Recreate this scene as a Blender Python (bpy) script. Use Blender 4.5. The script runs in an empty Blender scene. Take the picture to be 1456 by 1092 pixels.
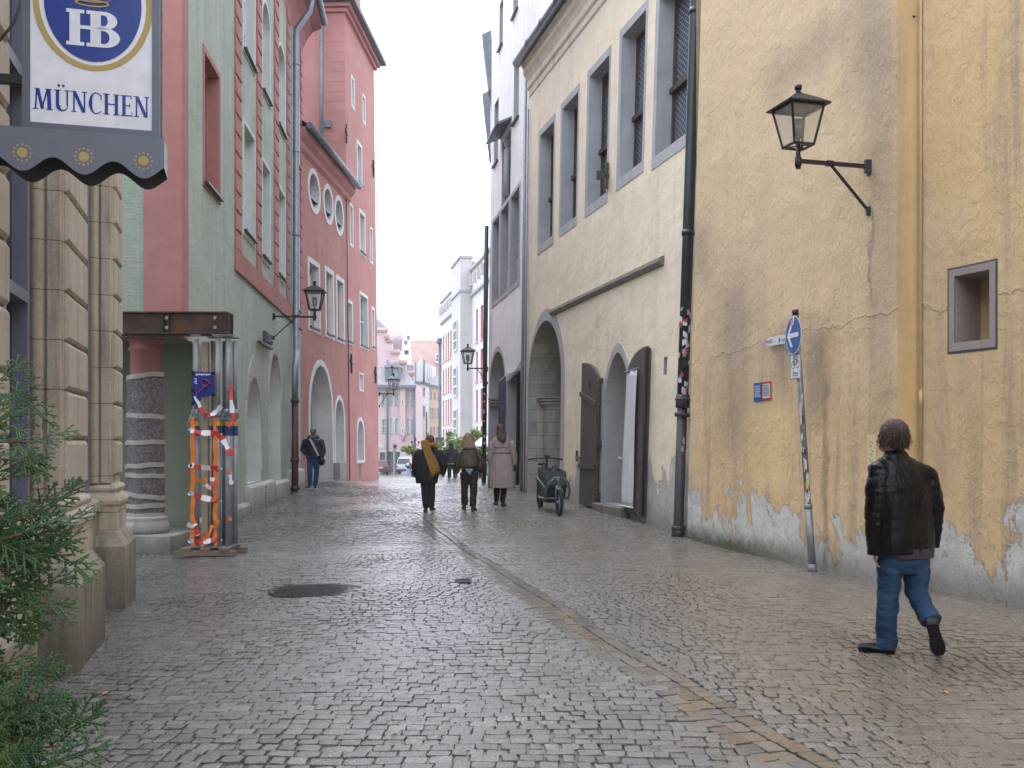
import bpy, bmesh, math, random
import numpy as np
from mathutils import Vector, Matrix, noise
from mathutils.geometry import tessellate_polygon
random.seed(7); rng = np.random.default_rng(7)
S = bpy.context.scene; COL = S.collection
R = math.radians
F, HX, HZ, CH = 1415.0, 728.0, 628.0, 1.63      # focal (px of the photo), horizon row, eye height
def at(px, py, d): return Vector(((px-HX)/F*d, d, CH+(HZ-py)/F*d))
def lerp(a, b, t): return a+(b-a)*t
# ---------------------------------------------------------------- ground height
GD = [0, 16, 21, 30, 36, 43, 50, 60, 80, 100, 120, 400]
GZ = [0, 0, .18, .2, .17, .05, -.17, -.51, -1.14, -1.72, -2.1, -2.3]
GUT = [(2.5, 2.05), (5.03, 1.51), (5.67, 1.33), (6.57, 1.11), (7.8, .806), (10.7, .22), (13.5, -.39), (20.2, -1.93), (25, -3.05), (31, -4.25), (36, -4.9), (46, -6)]
GUTD = np.array([g[0] for g in GUT]); GUTX = np.array([g[1] for g in GUT])
def gutx(d): return np.interp(d, GUTD, GUTX)
def gz(x, d):
    x = np.asarray(x, float); d = np.asarray(d, float)
    z = np.interp(d, GD, GZ)
    g = gutx(d); t = np.clip((g-x)/1.6, 0, 1); t = t*t*(3-2*t)
    z = z+t*np.interp(d, [22, 25.5, 30, 36, 43], [0, .03, .25, .16, 0])
    near = np.clip((46-d)/6, 0, 1)
    dip = np.exp(-((x-g)/.5)**2)*.028*near
    z = z-dip+near*(.012*np.sin(x*1.7+d*.9)+.009*np.sin(x*3.1-d*1.3+1))
    return z
def g0(x, d): return float(gz(x, d))
# ---------------------------------------------------------------- mesh builder
class MB:
    def __init__(s): s.v = []; s.f = []; s.m = []; s.cur = 0; s.sm = []
    def add(s, vs, fs, smooth=False):
        o = len(s.v); s.v += [tuple(v) for v in vs]
        for f in fs: s.f.append(tuple(i+o for i in f)); s.m.append(s.cur); s.sm.append(smooth)
        return s
    def frame(s, c, X, Y, Z, sx, sy, sz):
        c = Vector(c); vs = [c+X*(a*sx/2)+Y*(b*sy/2)+Z*(e*sz/2) for a in (-1, 1) for b in (-1, 1) for e in (-1, 1)]
        return s.add(vs, [(0, 1, 3, 2), (4, 6, 7, 5), (0, 4, 5, 1), (2, 3, 7, 6), (0, 2, 6, 4), (1, 5, 7, 3)])
    def box(s, c, size, rz=0):
        m = Matrix.Rotation(rz, 3, 'Z')
        return s.frame(c, m@Vector((1, 0, 0)), m@Vector((0, 1, 0)), Vector((0, 0, 1)), *size)
    def bar(s, a, b, w, h=None, up=(0, 0, 1)):
        a, b = Vector(a), Vector(b); h = h or w; X = (b-a); L = X.length; X.normalize()
        U = Vector(up)
        if abs(X.dot(U)) > .98: U = Vector((1, 0, 0))
        Y = U.cross(X).normalized(); Z = X.cross(Y)
        return s.frame((a+b)/2, X, Y, Z, L, w, h)
    def tube(s, pts, rad, seg=10, caps=True, flat=1.0):
        pts = [Vector(p) for p in pts]; n = len(pts)
        if not hasattr(rad, '__len__'): rad = [rad]*n
        rings = []; prev = None
        for i, p in enumerate(pts):
            t = (pts[min(i+1, n-1)]-pts[max(i-1, 0)]).normalized()
            if prev is None:
                u = Vector((0, 0, 1)) if abs(t.z) < .9 else Vector((1, 0, 0))
                a = t.cross(u).normalized()
            else:
                a = (prev-t*prev.dot(t)).normalized()
            b = t.cross(a); prev = a
            rings.append([p+a*(rad[i]*math.cos(2*math.pi*k/seg))+b*(rad[i]*flat*math.sin(2*math.pi*k/seg)) for k in range(seg)])
        return s.loft(rings, caps)
    def loft(s, rings, caps=True, smooth=True, closed=True):
        n = len(rings[0]); vs = [v for r in rings for v in r]; fs = []
        for i in range(len(rings)-1):
            for k in range(n if closed else n-1):
                k2 = (k+1) % n; fs.append((i*n+k, i*n+k2, (i+1)*n+k2, (i+1)*n+k))
        s.add(vs, fs, smooth)
        if caps and closed:
            s.add(rings[0], [tuple(range(n))[::-1]]); s.add(rings[-1], [tuple(range(n))])
        return s
    def ell(s, c, r, seg=14, rin=9, M=None):
        c = Vector(c); rings = []
        for i in range(1, rin):
            th = math.pi*i/rin; ring = []
            for k in range(seg):
                ph = 2*math.pi*k/seg
                v = Vector((r[0]*math.sin(th)*math.cos(ph), r[1]*math.sin(th)*math.sin(ph), r[2]*math.cos(th)))
                if M: v = M@v
                ring.append(c+v)
            rings.append(ring)
        return s.loft(rings)
    def build(s, name, mat, parent=None, bevel=0, **tags):
        me = bpy.data.meshes.new(name); off = Vector(parent_world(parent)) if parent else Vector((0, 0, 0))
        me.from_pydata([(v[0]-off.x, v[1]-off.y, v[2]-off.z) for v in s.v], [], s.f)
        mats = mat if isinstance(mat, (list, tuple)) else [mat]
        for m in mats: me.materials.append(m)
        me.polygons.foreach_set('use_smooth', s.sm); me.polygons.foreach_set('material_index', s.m)
        me.update(); bm = bmesh.new(); bm.from_mesh(me); bmesh.ops.remove_doubles(bm, verts=bm.verts, dist=1e-5)
        bmesh.ops.recalc_face_normals(bm, faces=bm.faces)
        bm.to_mesh(me); bm.free()
        o = bpy.data.objects.new(name, me); COL.objects.link(o)
        if parent: o.parent = parent
        if bevel:
            b = o.modifiers.new('b', 'BEVEL'); b.width = bevel; b.segments = 2; b.limit_method = 'ANGLE'
        for k, v in tags.items(): o[k] = v
        return o
def parent_world(o):
    p = Vector((0, 0, 0))
    while o: p = p+o.location; o = o.parent
    return p
def thing(name, label, cat, loc=(0, 0, 0), group=None):
    o = bpy.data.objects.new(name, None); COL.objects.link(o); o.location = loc; o.empty_display_size = .2
    o['label'] = label; o['category'] = cat
    if group: o['group'] = group
    return o
def tag(o, label, cat, group=None):
    o['label'] = label; o['category'] = cat
    if group: o['group'] = group
    return o
# ---------------------------------------------------------------- facades
class Fac:
    """vertical (or slightly leaning) wall plane: u runs along it, z up, n out of it"""
    def __init__(s, O, t, nrm, lean=0):
        s.O = Vector((O[0], O[1])); s.t = Vector(t).normalized(); s.n = Vector(nrm).normalized(); s.lean = lean
    def ln(s, u):
        l = s.lean
        return l if not hasattr(l, '__len__') else lerp(l[1], l[3], min(1, max(0, (u-l[0])/(l[2]-l[0]))))
    def P(s, u, z, n=0):
        q = s.O+s.t*u+s.n*(n-s.ln(u)*z); return Vector((q.x, q.y, z))
    def px(s, px, py, n=0):
        r = Vector(((px-HX)/F, 1)); rz = (HZ-py)/F
        le = s.ln(20)
        for _ in range(12 if hasattr(s.lean, '__len__') else 1):
            d = (s.O.dot(s.n)+n-le*CH)/(r.dot(s.n)+le*rz); u = (r*d-s.O).dot(s.t); le = s.ln(u)
        return u, CH+rz*d
    def rect(s, xl, yt, yb, xr, n=0):
        a, z1 = s.px(xl, yt, n); _, z0 = s.px(xl, yb, n); b = s.px(xr, (yt+yb)/2, n)[0]
        return min(a, b), max(a, b), z0, z1
def line(a, sl, d0, side, lean=0):
    """wall on the line X = a + sl*d; side +1 = street lies at +X"""
    return Fac((a+sl*d0, d0), (sl, 1), (side, -side*sl), lean)
def rp(r): return [(r[0], r[2]), (r[1], r[2]), (r[1], r[3]), (r[0], r[3])]
def grow(r, e, b=None): return (r[0]-e, r[1]+e, r[2]-(e if b is None else b), r[3]+e)
def arch(u0, u1, z0, zs, zt, k=12, pointed=0):
    pts = [(u0, z0), (u1, z0)]; c = (u0+u1)/2; w = (u1-u0)/2
    for i in range(k+1):
        a = math.pi*i/k; x = math.cos(a); y = math.sin(a)
        if pointed: y = (1-abs(x)**1.75)**(1/1.8) if abs(x) < 1 else 0
        pts.append((c+w*x, zs+(zt-zs)*y))
    return pts
def wall(mb, f, outline, holes=(), depth=.3, n=0, reveal_mat=None):
    pl = [[Vector((u, z, 0)) for u, z in outline]]+[[Vector((u, z, 0)) for u, z in h] for h in holes]
    flat = [p for l in pl for p in l]
    tris = tessellate_polygon(pl)
    mb.add([f.P(p.x, p.y, n) for p in flat], [tuple(t) for t in tris])
    if not hasattr(depth, '__len__'): depth = [depth]*len(holes)
    c0 = mb.cur
    for h, dp in zip(holes, depth):
        if reveal_mat is not None: mb.cur = reveal_mat
        k = len(h); vs = [f.P(u, z, n) for u, z in h]+[f.P(u, z, n-dp) for u, z in h]
        mb.add(vs, [(i, (i+1) % k, k+(i+1) % k, k+i) for i in range(k)])
    mb.cur = c0
def fill(mb, f, pts, n):
    pl = [[Vector((u, z, 0)) for u, z in pts]]
    mb.add([f.P(u, z, n) for u, z in pts], [tuple(t) for t in tessellate_polygon(pl)])
def slab(mb, f, pts, n0, n1):
    """extruded outline between n0 (back) and n1 (front)"""
    pl = [[Vector((u, z, 0)) for u, z in pts]]; k = len(pts)
    tris = [tuple(t) for t in tessellate_polygon(pl)]
    mb.add([f.P(u, z, n0) for u, z in pts]+[f.P(u, z, n1) for u, z in pts],
           tris+[tuple(i+k for i in t) for t in tris]+[(i, (i+1) % k, k+(i+1) % k, k+i) for i in range(k)])
def band(mb, f, inner, outer, n0, n1):
    """ring between two outlines with the same number of points"""
    k = len(inner)
    vs = [f.P(u, z, n1) for u, z in inner]+[f.P(u, z, n1) for u, z in outer]+[f.P(u, z, n0) for u, z in inner]+[f.P(u, z, n0) for u, z in outer]
    fs = []
    for i in range(k):
        j = (i+1) % k
        fs += [(i, j, k+j, k+i), (i, j, 2*k+j, 2*k+i), (k+i, k+j, 3*k+j, 3*k+i)]
    mb.add(vs, fs)
def fbox(mb, f, u0, u1, z0, z1, n0, n1): slab(mb, f, [(u0, z0), (u1, z0), (u1, z1), (u0, z1)], n0, n1)
def body(mb, f, u0, u1, z0, z1, n0, n1):
    """closed volume behind a facade without its front face"""
    P = f.P; a = [P(u0, z0, n1), P(u1, z0, n1), P(u1, z1, n1), P(u0, z1, n1)]; b = [P(u0, z0, n0), P(u1, z0, n0), P(u1, z1, n0), P(u0, z1, n0)]
    mb.add(a+b, [(4, 5, 6, 7), (0, 1, 5, 4), (1, 2, 6, 5), (2, 3, 7, 6), (3, 0, 4, 7)])
def window(parent, f, r, depth, mframe, mglass, cols=2, rows=2, sill=None, surround=None, fw=.06, sw=.12, wd=.05, sb=.15, lab=None):
    """window set back by depth in a rectangular opening: frame with bars, pane, sill, stone surround"""
    u0, u1, z0, z1 = r; mb = MB(); nf = -depth
    fbox(mb, f, u0, u0+fw, z0, z1, nf, nf+wd); fbox(mb, f, u1-fw, u1, z0, z1, nf, nf+wd)
    fbox(mb, f, u0+fw, u1-fw, z0, z0+fw, nf, nf+wd); fbox(mb, f, u0+fw, u1-fw, z1-fw, z1, nf, nf+wd)
    for i in range(1, cols):
        c = lerp(u0, u1, i/cols); fbox(mb, f, c-fw*.4, c+fw*.4, z0+fw, z1-fw, nf+.003, nf+wd-.006)
    for j in range(1, rows):
        c = lerp(z0, z1, j/rows); fbox(mb, f, u0+fw, u1-fw, c-fw*.45, c+fw*.45, nf+.005, nf+wd+.008)
    w = mb.build('window', mframe, parent)
    g = MB(); fill(g, f, rp((u0, u1, z0, z1)), nf+.012); g.build('pane', mglass, w)
    if surround:
        b = MB(); band(b, f, rp(r), rp(grow(r, sw, sb)), .0, .022); b.build('surround', surround, w)
    if sill:
        b = MB(); fbox(b, f, u0-.05, u1+.05, z0-.05, z0-.01, -depth*.6, .09); b.build('sill', sill, w)
    return w
# ---------------------------------------------------------------- materials
class NT:
    def __init__(s, name):
        s.mat = bpy.data.materials.new(name); s.mat.use_nodes = True; s.t = s.mat.node_tree; s.n = s.t.nodes; s.L = s.t.links
        s.b = s.n['Principled BSDF']; s.g = None
    def link(s, a, b): s.L.new(a, b)
    def set(s, node, key, v):
        if isinstance(v, bpy.types.NodeSocket): s.link(v, node.inputs[key])
        else: node.inputs[key].default_value = v
    def pos(s):
        if s.g is None: s.g = s.n.new('ShaderNodeNewGeometry')
        return s.g.outputs['Position']
    def obj(s):
        c = s.n.new('ShaderNodeTexCoord'); return c.outputs['Object']
    def map(s, v, scale=(1, 1, 1), loc=(0, 0, 0), rot=(0, 0, 0)):
        m = s.n.new('ShaderNodeMapping'); s.link(v, m.inputs[0]); m.inputs['Scale'].default_value = scale; m.inputs['Location'].default_value = loc; m.inputs['Rotation'].default_value = rot
        return m.outputs[0]
    def noise(s, v, scale, detail=5, rough=.55, dist=0, out=0):
        n = s.n.new('ShaderNodeTexNoise'); s.link(v, n.inputs['Vector']); n.inputs['Scale'].default_value = scale; n.inputs['Detail'].default_value = detail
        n.inputs['Roughness'].default_value = rough; n.inputs['Distortion'].default_value = dist; return n.outputs[out]
    def vor(s, v, scale, feat='F1', out='Distance'):
        n = s.n.new('ShaderNodeTexVoronoi'); n.feature = feat; s.link(v, n.inputs['Vector']); n.inputs['Scale'].default_value = scale; return n.outputs[out]
    def ramp(s, v, a, b, ca=(0, 0, 0, 1), cb=(1, 1, 1, 1)):
        n = s.n.new('ShaderNodeValToRGB'); s.link(v, n.inputs[0]); e = n.color_ramp.elements
        e[0].position = a; e[1].position = b; e[0].color = ca; e[1].color = cb; return n.outputs[0]
    def mr(s, v, a, b, c=0, d=1):
        n = s.n.new('ShaderNodeMapRange'); s.link(v, n.inputs[0])
        for i, q in enumerate((a, b, c, d)): n.inputs[i+1].default_value = q
        return n.outputs[0]
    def math(s, op, a, b=0, c=None):
        n = s.n.new('ShaderNodeMath'); n.operation = op; s.set(n, 0, a); s.set(n, 1, b)
        if c is not None: s.set(n, 2, c)
        return n.outputs[0]
    def mix(s, fac, a, b, mode='MIX'):
        n = s.n.new('ShaderNodeMix'); n.data_type = 'RGBA'; n.blend_type = mode
        s.set(n, 0, fac); s.set(n, 6, rgba(a)); s.set(n, 7, rgba(b)); return n.outputs[2]
    def sep(s, v):
        n = s.n.new('ShaderNodeSeparateXYZ'); s.link(v, n.inputs[0]); return n.outputs
    def comb(s, x, y, z):
        n = s.n.new('ShaderNodeCombineXYZ'); s.set(n, 0, x); s.set(n, 1, y); s.set(n, 2, z); return n.outputs[0]
    def bump(s, h, strength=.5, dist=.02, prev=None):
        n = s.n.new('ShaderNodeBump'); s.link(h, n.inputs['Height']); n.inputs['Strength'].default_value = strength; n.inputs['Distance'].default_value = dist
        if prev is not None: s.link(prev, n.inputs['Normal'])
        return n.outputs[0]
    def fin(s, col=None, rough=.8, normal=None, metal=0, spec=None, **k):
        if col is not None: s.set(s.b, 'Base Color', rgba(col))
        s.set(s.b, 'Roughness', rough); s.set(s.b, 'Metallic', metal)
        if spec is not None: s.b.inputs['Specular IOR Level'].default_value = spec
        if normal is not None: s.link(normal, s.b.inputs['Normal'])
        for q, v in k.items(): s.set(s.b, q.replace('_', ' '), v)
        return s.mat
def rgba(c):
    if isinstance(c, bpy.types.NodeSocket): return c
    return (*c, 1) if len(c) == 3 else c
def plain(name, c, rough=.7, metal=0, var=.25, sc=6, bump=.15, **k):
    t = NT(name); p = t.obj(); n = t.noise(p, sc, 6)
    c2 = tuple(x*(1-var) for x in c); col = t.mix(t.ramp(n, .3, .7), c2, c)
    return t.fin(col, rough, t.bump(t.noise(p, sc*6, 4), bump, .01), metal, **k)
def plaster(name, c1, c2, dirt=(.12, .11, .1), streak=.35, bump=.4, sc=.7, peel=None, peelc=(.42, .4, .38), grime=.35, fine=18, brush=None, rough=.88, patchy=1, gz0=0, extra=None):
    t = NT(name); p = t.pos(); z = t.sep(p)[2]
    n1 = t.noise(p, sc, 9, .6, .6)
    col = t.mix(t.ramp(n1, .35, .66), c1, c2)
    n1b = t.noise(t.map(p, loc=(7, 3, 1)), sc*3.1, 8, .65)
    col = t.mix(t.math('MULTIPLY', t.ramp(n1b, .52, .75), .35*patchy), col, tuple(x*.6 for x in c1))
    st = t.noise(t.map(p, (2.2, 2.2, .16)), 1.6, 7, .65, .3)
    col = t.mix(t.math('MULTIPLY', t.ramp(st, .5, .8), streak), col, dirt)
    fn = t.noise(p, 60, 3, .7)
    col = t.mix(.22, col, t.ramp(fn, .3, .75, (.25, .25, .25, 1), (.9, .9, .9, 1)), 'SOFT_LIGHT')
    h0 = t.noise(p, 1.3, 3, .5); nb = t.bump(h0, .5, .12); h1 = t.noise(p, fine, 7, .62, 1.2); nb = t.bump(h1, bump, .03, nb)
    if brush: nb = t.bump(t.noise(t.map(p, brush), 9, 5, .6, .8), bump, .03, nb)
    if peel:
        ph, amp = peel
        m1 = t.noise(t.map(p, (1, 1, .6), (3, 1, 0)), 1.1, 12, .72, .3); m0 = t.noise(t.map(p, (1.6, 1.6, .7), (1, 5, 2)), 5.5, 8, .75)
        e = t.math('ADD', t.math('ADD', z, t.math('MULTIPLY', t.math('SUBTRACT', m1, .5), -amp)), t.math('MULTIPLY', t.math('SUBTRACT', m0, .5), -1.3))
        m = t.ramp(t.math('SUBTRACT', e, ph-.5), .47, .53, (1, 1, 1, 1), (0, 0, 0, 1))
        n2 = t.noise(p, 3.3, 8, .65); hole = t.ramp(n2, .62, .66); m = t.math('MULTIPLY', m, t.math('SUBTRACT', 1, hole))
        pc = t.mix(t.ramp(t.noise(p, 5, 8, .7), .35, .7), tuple(x*.72 for x in peelc), peelc); hz_ = t.ramp(t.math('SUBTRACT', e, ph-.5), .3, .75, (1, 1, 1, 1), (0, 0, 0, 1)); col = t.mix(t.math('MULTIPLY', t.math('MULTIPLY', hz_, t.ramp(t.noise(p, 2.4, 8, .7), .4, .6)), .45), col, tuple(x*.5+y*.5 for x, y in zip(c1, peelc)))
        col = t.mix(m, col, pc); nb = t.bump(m, .9, .012, nb); nb.node.invert = True
    e2 = t.math('ADD', z, t.math('MULTIPLY', t.math('SUBTRACT', t.noise(p, 2.7, 8, .7), .5), -.7))
    gm = t.math('MULTIPLY', t.mr(e2, gz0-.05, gz0+.45, 1, 0), grime)
    col = t.mix(gm, col, (.07, .066, .052))
    if extra: col, nb = extra(t, p, col, nb)
    return t.fin(col, rough, nb, spec=.3)
def courses(t, p, col, nb):
    f_ = t.math('FRACT', t.math('DIVIDE', t.math('ADD', t.math('SUBTRACT', t.sep(p)[2], 1.295), t.math('MULTIPLY', t.noise(p, 9, 4), .012)), .356)); m = t.math('LESS_THAN', f_, .022)
    col = t.mix(t.math('MULTIPLY', m, .7), col, (.07, .055, .045)); return col, t.bump(m, .8, .01, nb)
def stone(name, c1, c2, dark=(.05, .045, .04), rough=.85, ashlar=None, stain=.5, bump=.35, low=0, sc=2.0, extra=None):
    t = NT(name); p = t.pos(); n = t.noise(p, sc, 9, .65, .4)
    col = t.mix(t.ramp(n, .3, .7), c1, c2)
    st = t.noise(t.map(p, (3, 3, .4)), 1.7, 8, .7); col = t.mix(t.math('MULTIPLY', t.ramp(st, .48, .72), stain), col, dark)
    sp = t.noise(p, 45, 4, .7); col = t.mix(.3, col, t.ramp(sp, .3, .7, (.2, .2, .2, 1), (.85, .85, .85, 1)), 'SOFT_LIGHT')
    nb = t.bump(t.noise(p, 22, 8, .7), bump, .02)
    if ashlar:
        q = t.sep(p); v = t.comb(t.math('ADD', q[0], q[1]), q[2], 0)
        b = t.n.new('ShaderNodeTexBrick'); t.link(v, b.inputs['Vector']); b.inputs['Scale'].default_value = 1
        b.inputs['Brick Width'].default_value = ashlar[0]; b.inputs['Row Height'].default_value = ashlar[1]; b.inputs['Mortar Size'].default_value = .008
        b.inputs['Color1'].default_value = (1, 1, 1, 1); b.inputs['Color2'].default_value = (.62, .6, .58, 1); b.inputs['Mortar'].default_value = (.35, .33, .3, 1)
        col = t.mix(.75, col, b.outputs['Color'], 'MULTIPLY'); nb = t.bump(t.math('SUBTRACT', 1, b.outputs['Fac']), .5, .01, nb)
    if low:
        e = t.math('ADD', t.sep(p)[2], t.math('MULTIPLY', t.noise(p, 3, 6, .7), -.6))
        col = t.mix(t.mr(e, -.3, low, .75, 0), col, (.055, .05, .042))
    if extra: col, nb = extra(t, p, col, nb)
    return t.fin(col, rough, nb, spec=.35)
def metal(name, c, rough=.45, m=.6, var=.3): return plain(name, c, rough, m, var, 9, .1)
def glass_dark(name, c=(.03, .035, .045), rough=.08, lattice=None):
    t = NT(name); p = t.pos(); nb = t.bump(t.noise(p, 3, 2), .12, .02)
    col = t.mix(t.ramp(t.noise(p, 1.2, 3), .4, .7), c, tuple(x*1.8 for x in c))
    if lattice:
        q = t.sep(p); h = t.math('ADD', q[0], q[1]); k = lattice
        a = t.math('FRACT', t.math('MULTIPLY', t.math('ADD', h, q[2]), k)); b = t.math('FRACT', t.math('MULTIPLY', t.math('SUBTRACT', h, q[2]), k))
        m = t.math('MAXIMUM', t.math('GREATER_THAN', a, .86), t.math('GREATER_THAN', b, .86)); col = t.mix(m, col, (.25, .26, .28))
        nb = t.bump(m, .6, .01, nb)
    return t.fin(col, rough, nb, spec=.6)
def clear_glass(name):
    t = NT(name); tr = t.n.new('ShaderNodeBsdfTransparent'); gl = t.n.new('ShaderNodeBsdfGlossy'); gl.inputs['Roughness'].default_value = .08
    df = t.n.new('ShaderNodeBsdfDiffuse'); df.inputs[0].default_value = (.75, .72, .66, 1)
    m1 = t.n.new('ShaderNodeMixShader'); m1.inputs[0].default_value = .10; t.link(tr.outputs[0], m1.inputs[1]); t.link(gl.outputs[0], m1.inputs[2])
    m2 = t.n.new('ShaderNodeMixShader'); m2.inputs[0].default_value = .16; t.link(m1.outputs[0], m2.inputs[1]); t.link(df.outputs[0], m2.inputs[2])
    t.link(m2.outputs[0], t.n['Material Output'].inputs[0]); return t.mat
def text_mesh(mb, f, s, u, z, size, n=.004, sx=1, align='CENTER', flip=False):
    """built-in sans lettering laid on a facade frame, as real polygons"""
    c = bpy.data.curves.new('t', 'FONT'); c.body = s; c.size = size; c.align_x = align; c.resolution_u = 3
    o = bpy.data.objects.new('t', c); COL.objects.link(o); me = bpy.data.meshes.new_from_object(o)
    k = -1 if flip else 1
    mb.add([f.P(u+k*v.co.x*sx, z+v.co.y, n) for v in me.vertices], [tuple(p.vertices) for p in me.polygons])
    bpy.data.objects.remove(o); bpy.data.curves.remove(c); bpy.data.meshes.remove(me)
def ochre_marks(t, p, col, nb):
    q = t.sep(p); w = t.noise(p, 2.2, 7, .6); w2 = t.math('SUBTRACT', w, .5)
    def boxm(y0, y1, z0, z1, soft, wob):
        y = t.math('ADD', q[1], t.math('MULTIPLY', w2, wob)); z = t.math('ADD', q[2], t.math('MULTIPLY', w2, wob))
        a = t.math('MULTIPLY', t.mr(y, y0-soft, y0+soft), t.mr(y, y1-soft, y1+soft, 1, 0)); b = t.math('MULTIPLY', t.mr(z, z0-soft, z0+soft), t.mr(z, z1-soft, z1+soft, 1, 0)); return t.math('MULTIPLY', a, b)
    up_ = t.math('MULTIPLY', t.math('MULTIPLY', t.mr(t.math('ADD', q[2], t.math('MULTIPLY', w2, 2.5)), 1.6, 4.2), t.mr(q[1], 10.9, 11.4)), .75); col = t.mix(up_, col, (.60, .455, .30))
    col = t.mix(t.math('MULTIPLY', boxm(13.35, 14.5, .95, 2.2, .12, .5), .5), col, (.68, .50, .25))
    for (y0, y1, z0, z1, so, k) in ((12.6, 12.85, 1.9, 3.1, .22, .75), (14.4, 15.4, 1.4, 4.2, .5, .5), (11.25, 11.6, 1.4, 6.5, .3, .45), (13.2, 13.9, 2.3, 3.2, .3, .5), (15.6, 16.4, 4.2, 5.2, .3, .4), (11.4, 12.0, 5.6, 7.5, .4, .5), (11.60, 11.64, 3.3, 4.4, .03, .8), (12.48, 12.56, .2, 2.4, .05, .5), (12.2, 14.0, 6.4, 6.9, .3, .4)):
        col = t.mix(t.math('MULTIPLY', boxm(y0, y1, z0, z1, so, .5), k), col, (.16, .13, .12))
    # long plaster crack
    c = t.math('ABSOLUTE', t.math('SUBTRACT', t.math('ADD', q[2], t.math('MULTIPLY', w2, .55)), t.math('ADD', 3.05, t.math('MULTIPLY', t.math('SUBTRACT', q[1], 13.2), -.03)))); m = t.ramp(c, .0, .02, (1, 1, 1, 1), (0, 0, 0, 1))
    nb = t.bump(m, .7, .02, nb); m2 = t.noise(t.map(p, (1, 1, .6)), 4.2, 7, .6, .8); rr = t.ramp(t.math('ABSOLUTE', t.math('SUBTRACT', m2, .5)), 0, .03, (1, 1, 1, 1), (0, 0, 0, 1)); nb = t.bump(rr, .35, .02, nb)
    moss = t.math('MULTIPLY', t.mr(t.math('ADD', q[2], t.math('MULTIPLY', t.noise(p, 5, 8, .75), -.5)), -.18, .06, 1, 0), t.mr(q[1], 12, 14.5, .35, .85)); col = t.mix(moss, col, (.05, .06, .03))
    return col, nb
m_ochre = plaster('ochre_plaster', (.62, .425, .22), (.61, .445, .27), dirt=(.22, .18, .16), streak=.8, bump=.55, sc=.55, peel=(.62, 5.5), peelc=(.64, .61, .57), grime=.4, fine=7, brush=(1, 1, .45), extra=ochre_marks)
m_ochre2 = plaster('ochre_plaster_smooth', (.60, .405, .19), (.60, .42, .22), streak=.45, bump=.2, grime=.5, peel=(.6, 3))
m_cream = plaster('cream_plaster', (.76, .66, .53), (.77, .66, .50), dirt=(.4, .37, .3), streak=.4, bump=.4, peel=(1.1, 3.5), peelc=(.50, .48, .45), grime=.5, fine=14, gz0=.1)
m_white = plaster('pale_grey_plaster', (.78, .77, .77), (.8, .79, .79), dirt=(.3, .3, .33), streak=.35, bump=.15, grime=.4, fine=12, patchy=.5, gz0=.2)
m_green = plaster('green_roughcast', (.35, .40, .335), (.43, .475, .415), dirt=(.22, .25, .2), streak=.6, bump=1.0, grime=.35, fine=16, patchy=.7)
m_greenfront = plaster('green_brushed_plaster', (.30, .37, .29), (.35, .41, .33), streak=.15, bump=.6, fine=26, brush=(.6, 1, 5), patchy=.3)
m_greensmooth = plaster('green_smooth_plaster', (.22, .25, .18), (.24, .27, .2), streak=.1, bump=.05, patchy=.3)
m_red = plaster('red_plaster', (.395, .168, .137), (.44, .212, .182), dirt=(.25, .13, .11), streak=.5, bump=.2, grime=.3, fine=12, patchy=.6, gz0=.2)
m_redtrim = plaster('red_trim_plaster', (.36, .155, .14), (.38, .18, .165), streak=.15, bump=.1, patchy=.4, grime=0)
m_trim = plaster('white_trim', (.62, .6, .58), (.68, .66, .64), streak=.3, bump=.15, grime=.2, patchy=.5)
m_gtrim = plaster('pale_green_trim', (.5, .54, .5), (.56, .59, .55), streak=.3, bump=.15, grime=.2, patchy=.5)
m_sand = stone('sandstone', (.44, .375, .28), (.51, .45, .36), (.13, .1, .08), stain=.75, low=0, extra=courses)
m_sandblock = stone('sandstone_block', (.41, .36, .29), (.47, .42, .35), (.15, .12, .1), stain=.5)
m_plinth = stone('weathered_plinth_stone', (.32, .28, .22), (.42, .375, .3), (.06, .055, .045), stain=.8, low=.7, bump=.6)
m_greystone = stone('grey_stone_surround', (.34, .34, .36), (.42, .42, .43), (.2, .2, .21), stain=.4)
m_ashlar = stone('ashlar_stone', (.40, .37, .33), (.5, .46, .40), (.15, .14, .13), ashlar=(.62, .36), stain=.5)
m_ashlarl = stone('limewashed_stone', (.46, .45, .43), (.56, .54, .5), (.25, .24, .22), ashlar=(.7, .5), stain=.5)
m_niche = stone('niche_stone', (.27, .22, .21), (.33, .27, .25), (.12, .1, .1), stain=.3)
m_pedestal = stone('limestone', (.45, .43, .40), (.56, .54, .5), (.2, .19, .17), stain=.5, low=.3)
m_slate = plain('slate_roof', (.13, .14, .16), .6, 0, .35, 3, .3)
m_tile = plain('clay_roof_tiles', (.42, .17, .11), .8, 0, .35, 8, .6)
m_lead = metal('lead_sheet', (.19, .21, .24), .5, .3)
m_zinc = metal('zinc_pipe', (.30, .32, .37), .45, .5)
m_black = metal('black_painted_iron', (.018, .018, .02), .45, .2)
m_darkpipe = plain('dark_green_pipe', (.035, .048, .05), .4, .2, .3, 5, .1)
m_castiron = plain('purple_grey_cast_iron', (.075, .06, .065), .55, .3, .4, 12, .3)
m_brownpipe = plain('oxide_red_pipe', (.13, .05, .04), .55, .1, .4, 12, .2)
m_metalsill = metal('dark_sill_metal', (.06, .06, .065), .4, .5)
m_glass = glass_dark('window_glass')
m_glassb = glass_dark('leaded_glass', (.035, .055, .075), .2, 9.0)
m_glassl = glass_dark('pale_reflecting_glass', (.10, .12, .14), .1)
m_brownwood = plain('brown_window_wood', (.075, .05, .04), .6, 0, .4, 14, .3)
m_whitewood = plain('white_window_wood', (.62, .63, .64), .5, 0, .1, 8, .1)
m_dark = plain('dark_interior', (.02, .02, .02), .9)
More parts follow.
